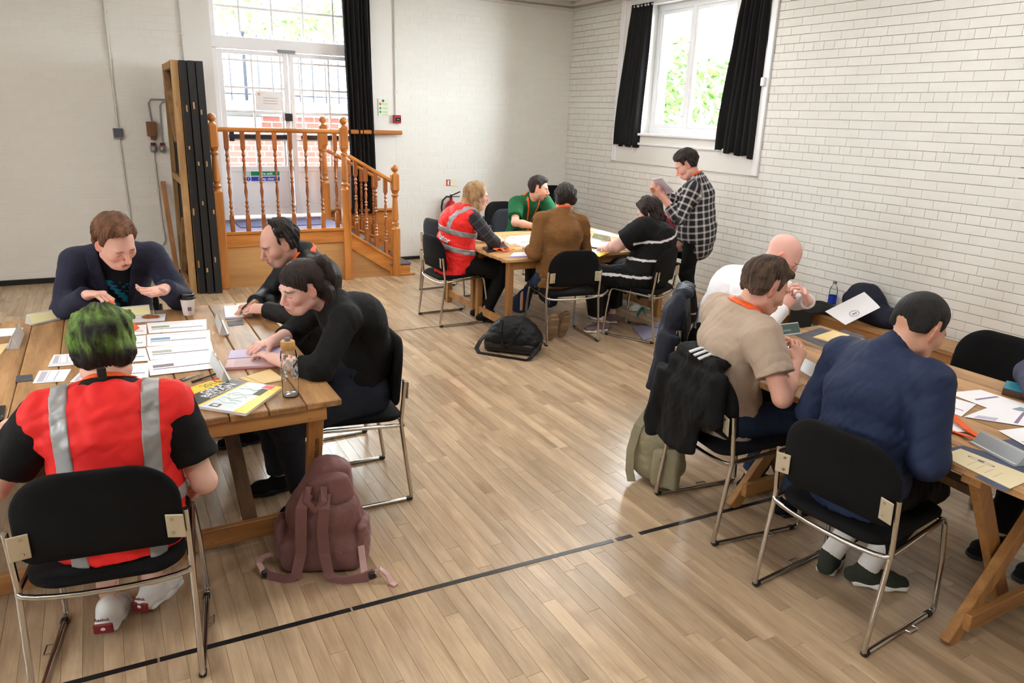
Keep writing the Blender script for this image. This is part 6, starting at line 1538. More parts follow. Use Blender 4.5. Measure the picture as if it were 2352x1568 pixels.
# ---- man in beige t-shirt
P11 = person('brown-haired man in a beige t-shirt with an orange lanyard at the right table', dict(
    hip=(2.50, 2.33, 0.545), neck=(2.49, 2.315, 1.05), head=(2.575, 2.27, 1.155), face=-16, hdir=(-16, 24, 0), sw=0.19, bulk=1.0, slouch=0.03, vox=0.006, hvox=0.0036,
    arms=dict(R=dict(wrist=(2.64, 2.10, 0.835), f=(0.55, 0.3, 0.55), n=(0.2, 0.7, -0.5), curl=0.7, pole=(-0.1, -0.7, -1.0)), L=dict(wrist=(2.76, 2.35, 0.845), f=(0.5, -0.6, 0.3), n=(0, -0.6, -0.6), curl=0.6, pole=(-0.1, 0.8, -1))),
    legs=dict(R=dict(ankle=(2.82, 2.15, 0.09), toe=-10), L=dict(ankle=(2.84, 2.42, 0.09), toe=0)),
    top=dict(name='t_shirt', mat=cloth('beige', (180, 160, 142)), g=0.014, hem=0.06, sleeve='short', slen=0.66, up=(0.079, 0.072), fold=0.008), lanyard=dict(c=0.035, len=0.10), bottom=dict(mat=JEANS, name='jeans'), shoes=dict(mat=BLACKC),
    tone=(212, 160, 140), brow=(84, 60, 44), seed=111, hair=dict(col=(42, 30, 23), col2=(104, 80, 62), fields=lambda c, H, s, k: [hair_short(c, H, s, 0.016, 0.010, seed=54, amp=0.0045, freq=28, lump=0.008, extra=[lambda q: Ell(q(0.06, 0.0, 0.092), (0.045, 0.058, 0.03), H)])])))
# ---- man in navy suit jacket
P12 = person('black-haired man in a navy suit jacket nearest at the right table', dict(
    hip=(2.455, 1.58, 0.545), neck=(2.53, 1.605, 1.045), head=(2.625, 1.565, 1.145), face=-6, hdir=(-10, 26, 0), sw=0.198, bulk=1.03, slouch=0.035, vox=0.006, hvox=0.0036,
    arms=dict(R=dict(wrist=(2.665, 1.455, 0.80), f=(0.8, 0.3, -0.15), n=(0.1, 0.3, -1), curl=0.6, pole=(-0.6, -0.5, -1.0)), L=dict(wrist=(2.76, 1.84, 0.79), f=(0.9, -0.3, 0), n=(0, 0, -1), curl=0.5, pole=(-0.5, 0.35, -1))),
    legs=dict(L=dict(ankle=(2.60, 1.735, 0.095), toe=25), R=dict(ankle=(2.655, 1.595, 0.095), toe=-38)),
    top=dict(name='suit_jacket', mat=NAVYJ, g=0.020, hem=0.13, sleeve='long', up=(0.074, 0.066), fo=(0.062, 0.052), collar=0.30, fold=0.0065), bottom=dict(mat=BLKTR, hem=0.80), shoes=dict(mat=cloth('green_trainer', (46, 50, 40)), sole=M_WSOLE, sock=mat('white_sock', (225, 222, 218), 0.9)),
    tone=(206, 156, 130), brow=(24, 20, 18), seed=121, hair=dict(col=(14, 13, 13), col2=(34, 32, 32), fields=lambda c, H, s, k: [hair_short(c, H, s, 0.011, 0.006, seed=64, amp=0.0015, lump=0.0015, nape=0.026, edge=1.0)])))
# ---- person at the right frame edge (only a sleeve shows) and the one hidden behind the plaid shirt
person('person in a blue-grey sweater, only one sleeve showing at the right edge', dict(
    hip=(3.93, 1.36, 0.55), neck=(3.84, 1.37, 1.04), head=(3.75, 1.37, 1.15), face=180, hdir=(185, 15, 0), sw=0.185, hvox=0.006,
    arms=dict(R=dict(wrist=(3.40, 1.46, 0.80), f=(-0.5, -0.8, 0), n=(0, 0, -1), pole=(-0.15, 1, -0.9)), L=dict(wrist=(3.42, 1.25, 0.79), f=(-0.9, 0.3, 0), n=(0, 0, -1))), legs=dict(L=dict(ankle=(3.45, 1.3, 0.09)), R=dict(ankle=(3.45, 1.5, 0.09))),
    top=dict(name='sweater', mat=cloth('blue_grey', (72, 74, 98), amt=0.3), g=0.018, up=(0.068, 0.064), fo=(0.062, 0.05)), bottom=dict(mat=BLKTR), shoes=dict(mat=BLACKC), seed=131,
    hair=dict(col=(40, 30, 26), fields=lambda c, H, s, k: [hair_short(c, H, s, vox=0.006)])))
person('person in a burgundy top seated behind the standing man in plaid', dict(
    hip=(5.00, 5.84, 0.55), neck=(4.93, 5.83, 0.94), head=(4.83, 5.83, 0.945), face=178, hdir=(185, 45, 0), sw=0.18, hvox=0.005,
    arms=dict(R=dict(wrist=(4.70, 5.92, 0.735), f=(-0.9, 0, 0), n=(0, 0, -1)), L=dict(wrist=(4.72, 5.60, 0.735), f=(-0.9, 0.1, 0), n=(0, 0, -1))), legs=dict(L=dict(ankle=(4.75, 5.72, 0.09)), R=dict(ankle=(4.75, 5.95, 0.09))),
    top=dict(name='top', mat=cloth('burgundy', (104, 22, 40)), g=0.012, sleeve='short', slen=0.8), bottom=dict(mat=JEANS), shoes=dict(mat=mat('white_leather', (232, 230, 226), 0.45), sole=M_WSOLE), seed=141,
    hair=dict(col=(60, 40, 30), fields=lambda c, H, s, k: [hair_short(c, H, s, vox=0.005)])))

# ================================================================== THINGS ON THE TABLES
M_PAPER = mat('white_paper', (238, 238, 242), 0.75); M_INK = mat('dark_ink', (62, 50, 62), 0.7); M_PALEINK = mat('pale_ink', (186, 184, 196), 0.7)
M_MANILA = mat('manila', (226, 200, 146), 0.7, var=(20, 0.03)); M_ALU = mat('pale_aluminium', (206, 208, 208), 0.35, metal=0.2); M_YEL = mat('pale_yellow_card', (240, 234, 180), 0.6)
M_SLATE = mat('slate_paint', (70, 72, 80), 0.6, var=(14, 0.3)); M_BRASS = mat('brown_card', (118, 104, 76), 0.6)
class Quad:
    """four table points (top left, top right, bottom right, bottom left) with bilinear addressing"""
    def __init__(s, px, z, org=None):
        s.P = [atz(x, y, z) for x, y in px]; s.c = sum(s.P, Vector()) / 4 if org is None else org; s.z = z
    def at(s, u, v, dz=0.0): a, b, c, d = s.P; p = a * (1 - u) * (1 - v) + b * u * (1 - v) + c * u * v + d * (1 - u) * v; return p - s.c + Vector((0, 0, dz))
    def patch(s, u0, v0, u1, v1, h, t=0.0004): return MB().poly([s.at(u0, v0, h), s.at(u1, v0, h), s.at(u1, v1, h), s.at(u0, v1, h)], t)
def flat_item(name, label, cat, px, z, m, th=0.0008, group=None, lift=0.0002):
    q = Quad(px, z); o = obj(name, q.patch(0, 0, 1, 1, lift, th), m, None, loc=q.c); tag(o, label, cat, group); return o, q
def sheet(name, label, px, z, marks, group=None, lift=0.0004, m=None, cat='paper', th=0.0006):
    """a sheet of paper with printed marks: (u0, v0, u1, v1, material, part name)"""
    q = Quad(px, z); t = thing(name, label, cat, q.c, group=group); obj('sheet', q.patch(0, 0, 1, 1, lift, th), m or M_PAPER, t)
    for (u0, v0, u1, v1, mm, nm) in marks: obj(nm, q.patch(u0, v0, u1, v1, lift + th + 0.0001, 0.0002), mm, t)
    return t
Z1 = 0.7402
def strip_marks(picc, u0=0.06, u1=0.93):
    mk = [(u0, 0.62, u1, 0.655, M_INK, 'ruled_line')]
    for i in range(6): u = u0 + (u1 - u0) * i / 5.2; mk.append((u, 0.655, u + 0.006, 0.80, M_PALEINK, 'tick'))
    mk.append((u0 + 0.0, 0.36, u0 + 0.30, 0.54, mat('pic%d' % picc[0], picc, 0.7, var=(90, 0.4)), 'picture')); mk.append((u0, 0.14, 0.8, 0.17, mat('faint_ink', (214, 214, 222), 0.7), 'text_line')); return mk
R = [[(337, 742), (474, 733), (475, 757), (342, 766)], [(337, 769), (482, 758), (484, 786), (338, 796)], [(336, 798), (485, 784), (492, 814), (345, 828)], [(339, 830), (496, 812), (500, 846), (345, 864)]]
Lf = [[(228, 756), (336, 745), (337, 767), (226, 778)], [(226, 781), (335, 770), (336, 796), (224, 806)], [(222, 812), (334, 800), (343, 829), (219, 838)], [(220, 845), (342, 834), (341, 870), (216, 876)]]
nm = ('farthest', 'second', 'third', 'nearest')
for i in range(4):
    sheet('printed_strip', nm[i] + ' white ruled strip in the right column beside the paper cup', R[i], Z1, strip_marks(((150, 170, 140), (120, 160, 196), (176, 186, 172), (132, 122, 132))[i]), lift=0.0004 + 0.0007 * i)
    sheet('printed_strip', nm[i] + ' white ruled strip in the left column behind the green hair', Lf[i], Z1, strip_marks((198, 200, 204 + i)), lift=0.0003 + 0.0007 * i)
def card(label, px, z=Z1, lift=0.0004, th=0.0012):
    return sheet('score_card', label, px, z, [(0.10, 0.10, 0.30, 0.88, M_PALEINK, 'column_print'), (0.36, 0.1, 0.38, 0.88, M_PALEINK, 'column_rule'), (0.62, 0.1, 0.66, 0.88, M_PALEINK, 'column_rule'), (0.1, 0.9, 0.92, 0.93, M_PALEINK, 'border_rule')], cat='card', lift=lift, th=th)
card('white ruled card left of the green hair, upper one', [(124, 817), (172, 814), (178, 834), (112, 840)], lift=0.004)
flat_item('score_card', 'lower card under the upper white ruled card', 'card', [(122, 821), (170, 817), (176, 838), (110, 843)], Z1, M_PAPER, 0.003)
card('white ruled card with a curled corner, nearer the red vest', [(90, 852), (164, 848), (147, 876), (75, 881)])
card('white card half hidden behind the green-haired head', [(186, 853), (230, 850), (226, 875), (160, 878)])
flat_item('metal_plate', 'dark slotted metal plate set in the left table top', 'plate', [(37, 863), (74, 860), (76, 874), (37, 878)], Z1, M_SLATE)
flat_item('loose_paper', 'blank white sheet at the left frame edge beside the black sleeve', 'paper', [(-60, 985), (45, 973), (20, 1025), (-60, 1045)], Z1, M_PAPER)
flat_item('loose_paper', 'white printed sheets at the left edge beside the small rack', 'paper', [(-40, 757), (54, 753), (46, 770), (-40, 777)], Z1, M_PAPER, 0.002)
flat_item('manila_envelope', 'manila envelope at the left frame edge beside the small rack', 'envelope', [(-40, 798), (22, 788), (2, 814), (-40, 832)], Z1, M_MANILA, 0.002)
q = Quad([(-36, 941), (14, 935), (9, 968), (-40, 977)], Z1); t = thing('phone', 'black phone lying at the left frame edge', 'phone', q.c); obj('phone_body', q.patch(0, 0, 1, 1, 0.0, 0.009), mat('phone_black', (14, 14, 16), 0.2), t); obj('camera_lens', q.patch(0.86, 0.7, 0.95, 0.85, 0.009, 0.001), mat('lens_grey', (90, 92, 96), 0.3), t)
def rack(label, a, b, z, face, h=0.052, w=0.05, lip=0.012, flip=1, mark=None):
    """tent-shaped name rack along the base line a-b (photograph positions on the table)"""
    A, B = atz(*a, z), atz(*b, z); c = (A + B) / 2; d = (B - A); L = d.length; d.normalize(); n = Vector((-d.y, d.x, 0)) * flip
    t = thing('name_rack', label, 'rack', c); mb = MB(); e = d * L / 2; up = Vector((0, 0, 1))
    mb.poly([-e - n * lip, -e + n * w, -e + n * w * 0.45 + up * h], L, d); obj('rack_body', mb, M_ALU, t)
    mb = MB(); s = (n * (w * 0.45 + lip) + up * h).normalized(); fn = s.cross(d) * (-flip)
    if fn.dot(n) > 0: fn = -fn
    b0 = -n * lip
    f = obj('face_panel', MB().poly([b0 - e * 0.97 + s * 0.006 + fn * 0.0008, b0 + e * 0.97 + s * 0.006 + fn * 0.0008, b0 + e * 0.97 + s * (h * 1.05) + fn * 0.0008, b0 - e * 0.97 + s * (h * 1.05) + fn * 0.0008], 0.001, fn), face, t)
    obj('base_lip', MB().box(-n * (lip + 0.004) + up * 0.004, (L, 0.010, 0.008), Matrix.Rotation(math.atan2(d.y, d.x), 3, 'Z')), M_ALU, t)
    if mark: obj('face_lettering', MB().poly([b0 - e * 0.35 + s * 0.022 + fn * 0.0022, b0 + e * 0.35 + s * 0.022 + fn * 0.0022, b0 + e * 0.35 + s * 0.034 + fn * 0.0022, b0 - e * 0.35 + s * 0.034 + fn * 0.0022], 0.0004, fn), mark, f)
    return t
rack('aluminium rack with a pale yellow card, in front of the blazer man', (70, 746), (160, 726), Z1, M_YEL)
rack('aluminium rack with a pale yellow card, beside the napkin', (262, 730), (346, 722), Z1, M_YEL)
rack('small aluminium rack seen end-on beside the notebook', (518, 770), (505, 738), Z1, mat('grey_card', (150, 146, 132), 0.6), h=0.06, w=0.028, lip=0.008)
rack('small aluminium rack seen end-on above the road map', (524, 882), (496, 832), Z1, MATS['grey_card'], h=0.06, w=0.028, lip=0.008)
rack('small aluminium rack with a brown card near the left frame edge', (26, 802), (40, 768), Z1, M_BRASS, h=0.06, flip=-1, w=0.03, lip=0.01)
# paper cup
p = atz(434, 722, 0.74); t = thing('paper_cup', 'white paper coffee cup with a black lid', 'cup', p)
mb = MB(); mb.lathe([(0.028, 0), (0.029, 0.002), (0.039, 0.095)], (0, 0, 0), 24); sobj('cup_body', mb, mat('cup_white', (232, 228, 224), 0.5), t)
mb = MB(); mb.lathe([(0.042, 0.092), (0.043, 0.10), (0.041, 0.104), (0.038, 0.106), (0.037, 0.118), (0.032, 0.119), (0.030, 0.114)], (0, 0, 0), 24); sobj('lid', mb, mat('lid_black', (18, 18, 18), 0.35), t)
for a, c_ in ((-1.75, (176, 60, 60)), (-1.45, (60, 110, 150))):
    vs = [(0.0345 * math.cos(a + i * 0.09), 0.0345 * math.sin(a + i * 0.09), z) for i in range(4) for z in (0.028, 0.050)]
    obj('logo_patch', MB().add(vs, [(2 * i, 2 * i + 2, 2 * i + 3, 2 * i + 1) for i in range(3)]), mat('logo%d' % c_[0], c_, 0.5), t)
# napkin with food
q = Quad([(312, 727), (381, 722), (378, 737), (300, 742)], Z1); t = thing('napkin', 'white napkin with a piece of brown food on it', 'napkin', q.c); obj('napkin_sheet', q.patch(0, 0, 1, 1, 0.0004, 0.004), M_PAPER, t)
F = Field(0.003); F.add(Ell((0, 0, 0.012), (0.04, 0.018, 0.010)), 0.005).add(Ell((0.03, 0.005, 0.010), (0.02, 0.014, 0.008)), 0.008); F.disp(lambda p: 0.003 * fold_noise(p, 120, 3)); o = obj('pastry_crust', np_mesh('pastry_crust', [F.run()]), mat('crust_brown', (150, 84, 34), 0.7, var=(60, 0.4)), t); o.rotation_euler = (0, 0, -0.3)
# notebook, patches, open book, envelopes
q = Quad([(514, 706), (565, 702), (580, 727), (518, 733)], Z1); t = thing('notebook', 'open white notepad under the hand of the balding man', 'notebook', q.c); obj('pad', q.patch(0, 0, 1, 1, 0, 0.010), M_PAPER, t); obj('pad_back', q.patch(-0.02, -0.02, 1.02, 1.02, -0.001, 0.002), mat('lilac_cover', (150, 140, 176), 0.6), t)
mb = MB(); mb.tube([(0.60, 4.15, 0.785), (0.68, 4.19, 0.835)], 0.0035, 6); tag(obj('pen', mb, mat('pen_black', (20, 20, 22), 0.3)), 'black pen in the hand of the balding man', 'pen')
flat_item('tape_patch', 'grey tape patch on the table beside the notepad', 'tape', [(521, 738), (556, 734), (560, 745), (525, 749)], Z1, M_SLATE)
q = Quad([(530, 811), (650, 802), (642, 842), (517, 850)], Z1); t = thing('open_book', 'open lilac notebook under the hands of the ponytailed woman', 'notebook', q.c)
obj('cover', q.patch(-0.01, -0.03, 1.01, 1.03, 0, 0.004), mat('pink_cover', (186, 120, 128), 0.6), t); obj('lilac_page', q.patch(0, 0, 1, 0.5, 0.004, 0.010), mat('lilac_page', (196, 186, 216), 0.7), t); obj('pink_page', q.patch(0, 0.52, 1, 1, 0.004, 0.008), mat('pink_page', (226, 198, 204), 0.7), t)
for i in range(5): obj('page_line', q.patch(0.15, 0.58 + 0.08 * i, 0.62, 0.60 + 0.08 * i, 0.0122, 0.0003), M_PALEINK, t)
for i, (dx, dy) in enumerate(((0, 0), (14, -3))):
    flat_item('manila_envelope', ('lower' if i == 0 else 'upper') + ' small manila envelope between the open notebook and the bottle', 'envelope', [(549 + dx, 869 + dy), (606 + dx, 852 + dy), (648 + dx * 0.3, 874 + dy), (594 + dx, 885 + dy)], Z1, M_MANILA, 0.0015, lift=0.0004 + 0.002 * i)
# road map book
q = Quad([(357, 923), (503, 873), (650, 894), (565, 956)], Z1); t = thing('road_atlas', 'yellow and black Great Britain road atlas on the table corner', 'atlas', q.c); H_ = 0.011
obj('pages', q.patch(0.004, 0.004, 0.996, 0.996, 0, H_ - 0.001), M_PAPER, t); Yl = mat('atlas_yellow', (246, 206, 20), 0.35); Bk = mat('atlas_black', (34, 34, 40), 0.35); Mp = mat('atlas_map', (214, 226, 232), 0.35, var=(40, 0.08))
for (v0, v1, m_, n_) in ((0, 0.20, Yl, 'yellow_band'), (0.20, 0.46, Bk, 'black_band'), (0.46, 0.49, Yl, 'yellow_rule'), (0.49, 0.86, Mp, 'map_picture'), (0.86, 1.0, Yl, 'yellow_band')): obj(n_, q.patch(0, v0, 1, v1, H_ - 0.001, 0.001), m_, t)
def atlas_text(body, size, u, v, m_, bold, sx=1.0, name='title_lettering'):
    me = text_mesh(body, 1.0, name, extrude=0.0, bold=bold, sx=sx); o0 = q.at(u, v, H_ + 0.0006); eu = (q.at(u + 0.01, v) - q.at(u, v)) * 100; ev = (q.at(u, v + 0.01) - q.at(u, v)) * -100
    su = size / 1.0; M4 = Matrix(((eu.x * su, ev.x * su, 0, o0.x), (eu.y * su, ev.y * su, 0, o0.y), (0, 0, 1, o0.z), (0, 0, 0, 1))); me.transform(M4); obj(name, me, m_, t)
White = mat('atlas_white', (244, 244, 244), 0.4)
atlas_text('2016', 0.15, 0.74, 0.11, Bk, 0.0, 1.0); atlas_text('GREAT', 0.125, 0.64, 0.258, White, 0.014, 1.25); atlas_text('BRITAIN', 0.125, 0.58, 0.352, White, 0.014, 1.25); atlas_text('AND IRELAND', 0.062, 0.52, 0.427, White, 0.01, 1.1)
obj('red_tag', q.patch(0.86, -0.0, 0.99, 0.05, H_, 0.0004), mat('tag_red', (210, 50, 50), 0.4), t); obj('red_badge', q.patch(0.86, 0.76, 0.98, 0.90, H_, 0.0005), MATS['tag_red'], t)
obj('photo_inset', q.patch(0.60, 0.78, 0.84, 0.88, H_, 0.0005), mat('inset_dark', (60, 60, 44), 0.5, var=(120, 0.5)), t); obj('map_emblem', q.patch(0.06, 0.56, 0.16, 0.66, H_, 0.0005), mat('emblem_maroon', (92, 40, 44), 0.5), t); obj('emblem_centre', q.patch(0.085, 0.58, 0.135, 0.64, H_ + 0.0005, 0.0004), White, t)
for i in range(7):
    r1 = random.Random(i); pts = [q.at(0.25 + 0.09 * i + 0.05 * r1.random(), 0.52, H_ + 0.0007)]
    for k in range(5): pts.append(q.at(0.25 + 0.09 * i + r1.uniform(-0.08, 0.08), 0.55 + 0.06 * k, H_ + 0.0007))
    mb = MB(); mb.tube(pts, 0.0007, 4); obj('map_road', mb, mat('map_road', (170, 196, 160), 0.5), t)
# pens
for i, (a, b, m_) in enumerate((((396, 880), (450, 862), 'clear'), ((402, 876), (463, 858), 'clear'), ((441, 877), (498, 857), 'dark'))):
    A, B = atz(*a, 0.745), atz(*b, 0.745); t = thing('pen', ('nearer clear biro with a black cap beside the strips', 'farther clear biro with a black cap beside the strips', 'black biro lying beside the road atlas')[i], 'pen', A); d = B - A
    mb = MB(); mb.tube([d * 0.0, d * 0.38], 0.005, 8); obj('cap', mb, MATS['pen_black'], t); mb = MB(); mb.tube([d * 0.36, d * 1.0], 0.0036, 8); obj('barrel', mb, mat('pen_clear', (176, 176, 180), 0.2) if m_ == 'clear' else MATS['pen_black'], t)
# glass bottle with wooden cap
p = atz(668, 908, 0.74); t = thing('glass_bottle', 'clear glass water bottle with a wooden cap', 'bottle', p)
mb = MB(); mb.lathe([(0.030, 0.0), (0.0325, 0.004), (0.0330, 0.17), (0.030, 0.190), (0.022, 0.198), (0.022, 0.206)], (0, 0, 0), 28); sobj('glass', mb, glass_mat('bottle_glass', (250, 252, 252), 0.12), t)
mb = MB(); mb.lathe([(0.028, 0.003), (0.029, 0.012), (0.012, 0.016)], (0, 0, 0), 24); sobj('glass_base', mb, mat('thick_glass', (200, 206, 208), 0.05, metal=0.6), t)
pm = bpy.data.materials.new('bottle_print'); pm.use_nodes = True; nt = pm.node_tree; tcn = N(nt, 'ShaderNodeTexCoord'); vo = N(nt, 'ShaderNodeTexNoise'); vo.inputs['Scale'].default_value = 75; vo.inputs['Detail'].default_value = 2; nt.links.new(tcn.outputs['Object'], vo.inputs['Vector'])
mr = N(nt, 'ShaderNodeMapRange'); mr.inputs['From Min'].default_value = 0.50; mr.inputs['From Max'].default_value = 0.60; nt.links.new(vo.outputs['Fac'], mr.inputs['Value']); tr = N(nt, 'ShaderNodeBsdfTransparent'); mx = N(nt, 'ShaderNodeMixShader'); nt.links.new(mr.outputs[0], mx.inputs[0]); nt.links.new(tr.outputs[0], mx.inputs[1]); nt.links.new(nt.nodes['Principled BSDF'].outputs[0], mx.inputs[2]); nt.nodes['Principled BSDF'].inputs['Base Color'].default_value = rgb(196, 200, 202); nt.links.new(mx.outputs[0], nt.nodes['Material Output'].inputs['Surface'])
mb = MB(); vs = [(0.0335 * math.cos(a), 0.0335 * math.sin(a), z) for a in np.linspace(0, 2 * math.pi, 25)[:-1] for z in (0.075, 0.165)]; mb.add(vs, [(2 * i, (2 * i + 2) % 48, (2 * i + 3) % 48, 2 * i + 1) for i in range(24)]); obj('printed_lettering', mb, pm, t, smooth=True)
mb = MB(); mb.lathe([(0.027, 0.200), (0.028, 0.203), (0.028, 0.230), (0.026, 0.233)], (0, 0, 0), 24); sobj('wooden_cap', mb, wood('bamboo', (176, 128, 72), (206, 160, 100), axis=2, scale=20, knots=False), t); obj('carry_loop', MB().box((0, 0, 0.240), (0.022, 0.012, 0.016), ch=0.003), mat('grey_loop', (128, 138, 152), 0.6), t)
# lettering down the table leg
me = text_mesh('www.bwrrevents.com', 0.034, 'leg_lettering', extrude=0.0003); o = obj('leg_lettering', me, mat('leg_ink', (70, 42, 18), 0.7), T1)
yt, yf = 2.735 + 0.055, 2.735 + 0.30; tl = math.atan2(yf - yt, 0.707)
o.rotation_euler = Euler((math.radians(90) + tl, math.radians(-90), 0)) if False else Euler((math.radians(90), 0, 0)); 
Rm = Matrix.Rotation(tl, 4, 'X') @ Matrix.Rotation(math.radians(90), 4, 'X') @ Matrix.Rotation(math.radians(90), 4, 'Z')
me.transform(Rm); o.rotation_euler = (0, 0, 0); zc = 0.40; f_ = (0.707 - zc) / 0.707; o.location = (0.66 + 0.006 - T1.location.x, yt + (yf - yt) * f_ - 0.0225 - T1.location.y, zc)

# ---- far table
def paper2(label, px, lift=0.0004, m=None, mk=True): return sheet('printed_sheet', label, px, Z2 + 0.0002, [(0.1, 0.55, 0.9, 0.6, M_PALEINK, 'ruled_line'), (0.15, 0.25, 0.45, 0.42, M_PALEINK, 'picture')] if mk else [], lift=lift, m=m)
paper2('large white sheet on the far table between the blond person and the brown shirt', [(1168, 543), (1243, 536), (1250, 551), (1204, 555)])
paper2('white sheet in front of the blond person on the far table', [(1166, 545), (1203, 555), (1172, 562), (1158, 553)], 0.0012)
paper2('white sheet nearer the brown shirt on the far table', [(1180, 559), (1225, 556), (1250, 566), (1212, 571)], 0.0020)
sheet('purple_edged_sheet', 'white leaflet with a purple edge at the near corner of the far table', [(1180, 580), (1245, 578), (1246, 590), (1168, 592)], Z2 + 0.0002, [(0.0, 0.72, 0.75, 1.0, mat('purple_print', (140, 120, 176), 0.6), 'purple_border')])
paper2('white sheets along the right edge of the far table', [(1346, 524), (1385, 530), (1440, 546), (1385, 542)])
paper2('white sheet behind the green rack on the far table', [(1345, 545), (1380, 552), (1372, 560), (1340, 556)], 0.0012)
paper2('white sheet beside the red pen on the far table', [(1350, 556), (1410, 556), (1392, 572), (1346, 570)], 0.0020)
paper2('white sheet at the near right of the far table', [(1342, 574), (1390, 573), (1368, 587), (1338, 585)], 0.0030)
flat_item('folded_map', 'yellow folded map at the near edge of the far table', 'map', [(1366, 585), (1398, 575), (1404, 579), (1376, 591)], Z2, mat('map_yellow', (240, 196, 60), 0.5), 0.006)
rack('aluminium rack with an olive card on the far table', (1360, 547), (1396, 554), Z2, mat('olive_card', (134, 130, 96), 0.6), h=0.055, mark=mat('olive_print', (164, 160, 130), 0.6))
q = Quad([(1200, 571), (1228, 566), (1230, 572), (1202, 578)], Z2); t = thing('tent_card', 'small folded white tent card on the far table', 'card', q.c); a_, b_, c_, d_ = (q.at(0, 0), q.at(1, 0), q.at(1, 1), q.at(0, 1)); rg = Vector((0, 0, 0.055)); obj('front_leaf', MB().poly([d_, c_, (b_ + c_) / 2 + rg, (a_ + d_) / 2 + rg], 0.001, (0, -1, 0.4)), M_PAPER, t); obj('back_leaf', MB().poly([a_, b_, (b_ + c_) / 2 + rg, (a_ + d_) / 2 + rg], 0.001, (0, 1, 0.4)), M_PAPER, t)
q = Quad([(1108, 571), (1158, 562), (1168, 572), (1120, 581)], Z2); t = thing('laptop', 'closed black laptop under the arm of the blond person', 'laptop', q.c); obj('laptop_base', q.patch(0, 0, 1, 1, 0, 0.008), mat('laptop_black', (20, 20, 22), 0.4), t); obj('laptop_lid', q.patch(0, 0, 1, 1, 0.0085, 0.006), MATS['laptop_black'], t)
def ribbon(label, pts, hw=0.010, m=M_LANY, name='lanyard_strap'):
    P = [Vector(p) for p in pts]; c = P[0]; mb = MB(); mb.tube([p - c for p in P], 0.01, flat=(hw, 0.0012), up=(0.1, 0.1, 1)); return tag(obj(name, mb, m, None, loc=c), label, 'lanyard')
c = atz(1155, 577, Z2); ribbon('crumpled orange lanyard on the far table beside the laptop', [c + Vector((0.09 * math.cos(a) * (0.5 + 0.5 * math.sin(2.3 * a)), 0.05 * math.sin(1.7 * a), 0.006 + 0.018 * abs(math.sin(a * 1.3)))) for a in np.linspace(0, 9, 40)], 0.011)
A, B = atz(1352, 566, Z2 + 0.009), atz(1373, 570, Z2 + 0.009); mb = MB(); mb.tube([Vector(), B - A], 0.006, 8); tag(obj('pen', mb, mat('pen_maroon', (96, 50, 52), 0.4), None, loc=A), 'dark red pen on the far table', 'pen')

# ---- right-hand table
Z3 = 0.7402
for i, (lb, px) in enumerate((('large slate-grey paint patch on the table beside the manila cards', [(1826, 770), (1886, 752), (1956, 778), (1905, 803)]), ('slate-grey paint patch on the table beyond the manila cards', [(1918, 762), (1940, 757), (1990, 772), (1965, 782)]), ('dark blue-grey paint patch beside the big manila envelope', [(2174, 1030), (2212, 1023), (2400, 1075), (2385, 1102)]), ('dark blue-grey paint patch under the silver rack', [(2285, 1012), (2400, 1000), (2420, 1060), (2352, 1058)]), ('blue-grey paint patch near the edge below the manila envelope', [(2238, 1094), (2262, 1090), (2322, 1124), (2306, 1129)]))):
    flat_item('paint_patch', lb, 'paint', px, Z3, M_SLATE if i < 2 else mat('blue_slate', (66, 74, 98), 0.6, var=(14, 0.25)), 0.0003, lift=0.0)
rack('aluminium rack with a dark green card in front of the bald man', (1772, 773), (1836, 765), Z3, mat('dark_green_card', (66, 92, 86), 0.5), h=0.06, mark=mat('green_lettering', (120, 140, 134), 0.6))
rack('white aluminium rack lying open beside the navy suit', (1822, 840), (1890, 878), Z3, M_ALU, h=0.055)
rack('silver aluminium rack on the dark patch beside the orange lanyard', (2236, 1016), (2340, 1070), Z3, mat('silver_face', (186, 192, 196), 0.35, metal=0.3), h=0.05)
q = Quad([(1866, 775), (1912, 760), (1952, 771), (1916, 790)], Z3)
for i in range(2): tag(obj('manila_card', q.patch(0.02 * i, 0.02 * i, 1, 1, 0.0006 + 0.003 * i, 0.002), M_MANILA, None, loc=q.c), ('lower' if i == 0 else 'upper') + ' manila card on the slate patch behind the navy suit', 'card')
sheet('loose_paper', 'small white slip beside the hands of the beige t-shirt man', [(1793, 790), (1812, 783), (1846, 796), (1808, 803)], Z3, [])
sheet('loose_paper', 'white slip poking out left of the navy suit elbow', [(1850, 880), (1890, 877), (1900, 888), (1882, 890)], Z3, [])
sheet('loose_paper', 'white slip right of the navy suit shoulder', [(2130, 872), (2172, 873), (2199, 886), (2130, 890)], Z3, [])
LM = [(0.08, 0.62, 0.92, 0.65, M_INK, 'ruled_line')] + [(0.08 + 0.14 * i, 0.65, 0.087 + 0.14 * i, 0.76, M_PALEINK, 'tick') for i in range(7)]
sheet('printed_sheet', 'far white ruled sheet beside the blue box', [(2175, 902), (2252, 895), (2440, 955), (2368, 975)], Z3, [(0.22, 0.25, 0.9, 0.29, mat('mauve_ink', (140, 120, 150), 0.7), 'ruled_line'), (0.45, 0.62, 0.72, 0.82, mat('teal_picture', (130, 156, 168), 0.7, var=(90, 0.4)), 'picture')], lift=0.0004)
sheet('printed_sheet', 'white ruled sheet beside the hand of the navy suit man', [(2128, 897), (2242, 929), (2208, 957), (2116, 925)], Z3, LM, lift=0.0012)
sheet('printed_sheet', 'near white ruled sheet lying over the others', [(2213, 958), (2266, 938), (2420, 952), (2420, 990), ][:4], Z3, [(0.1, 0.55, 0.95, 0.60, MATS['mauve_ink'], 'ruled_line'), (0.05, 0.1, 0.28, 0.35, mat('lilac_picture', (190, 190, 212), 0.7), 'picture')], lift=0.0020)
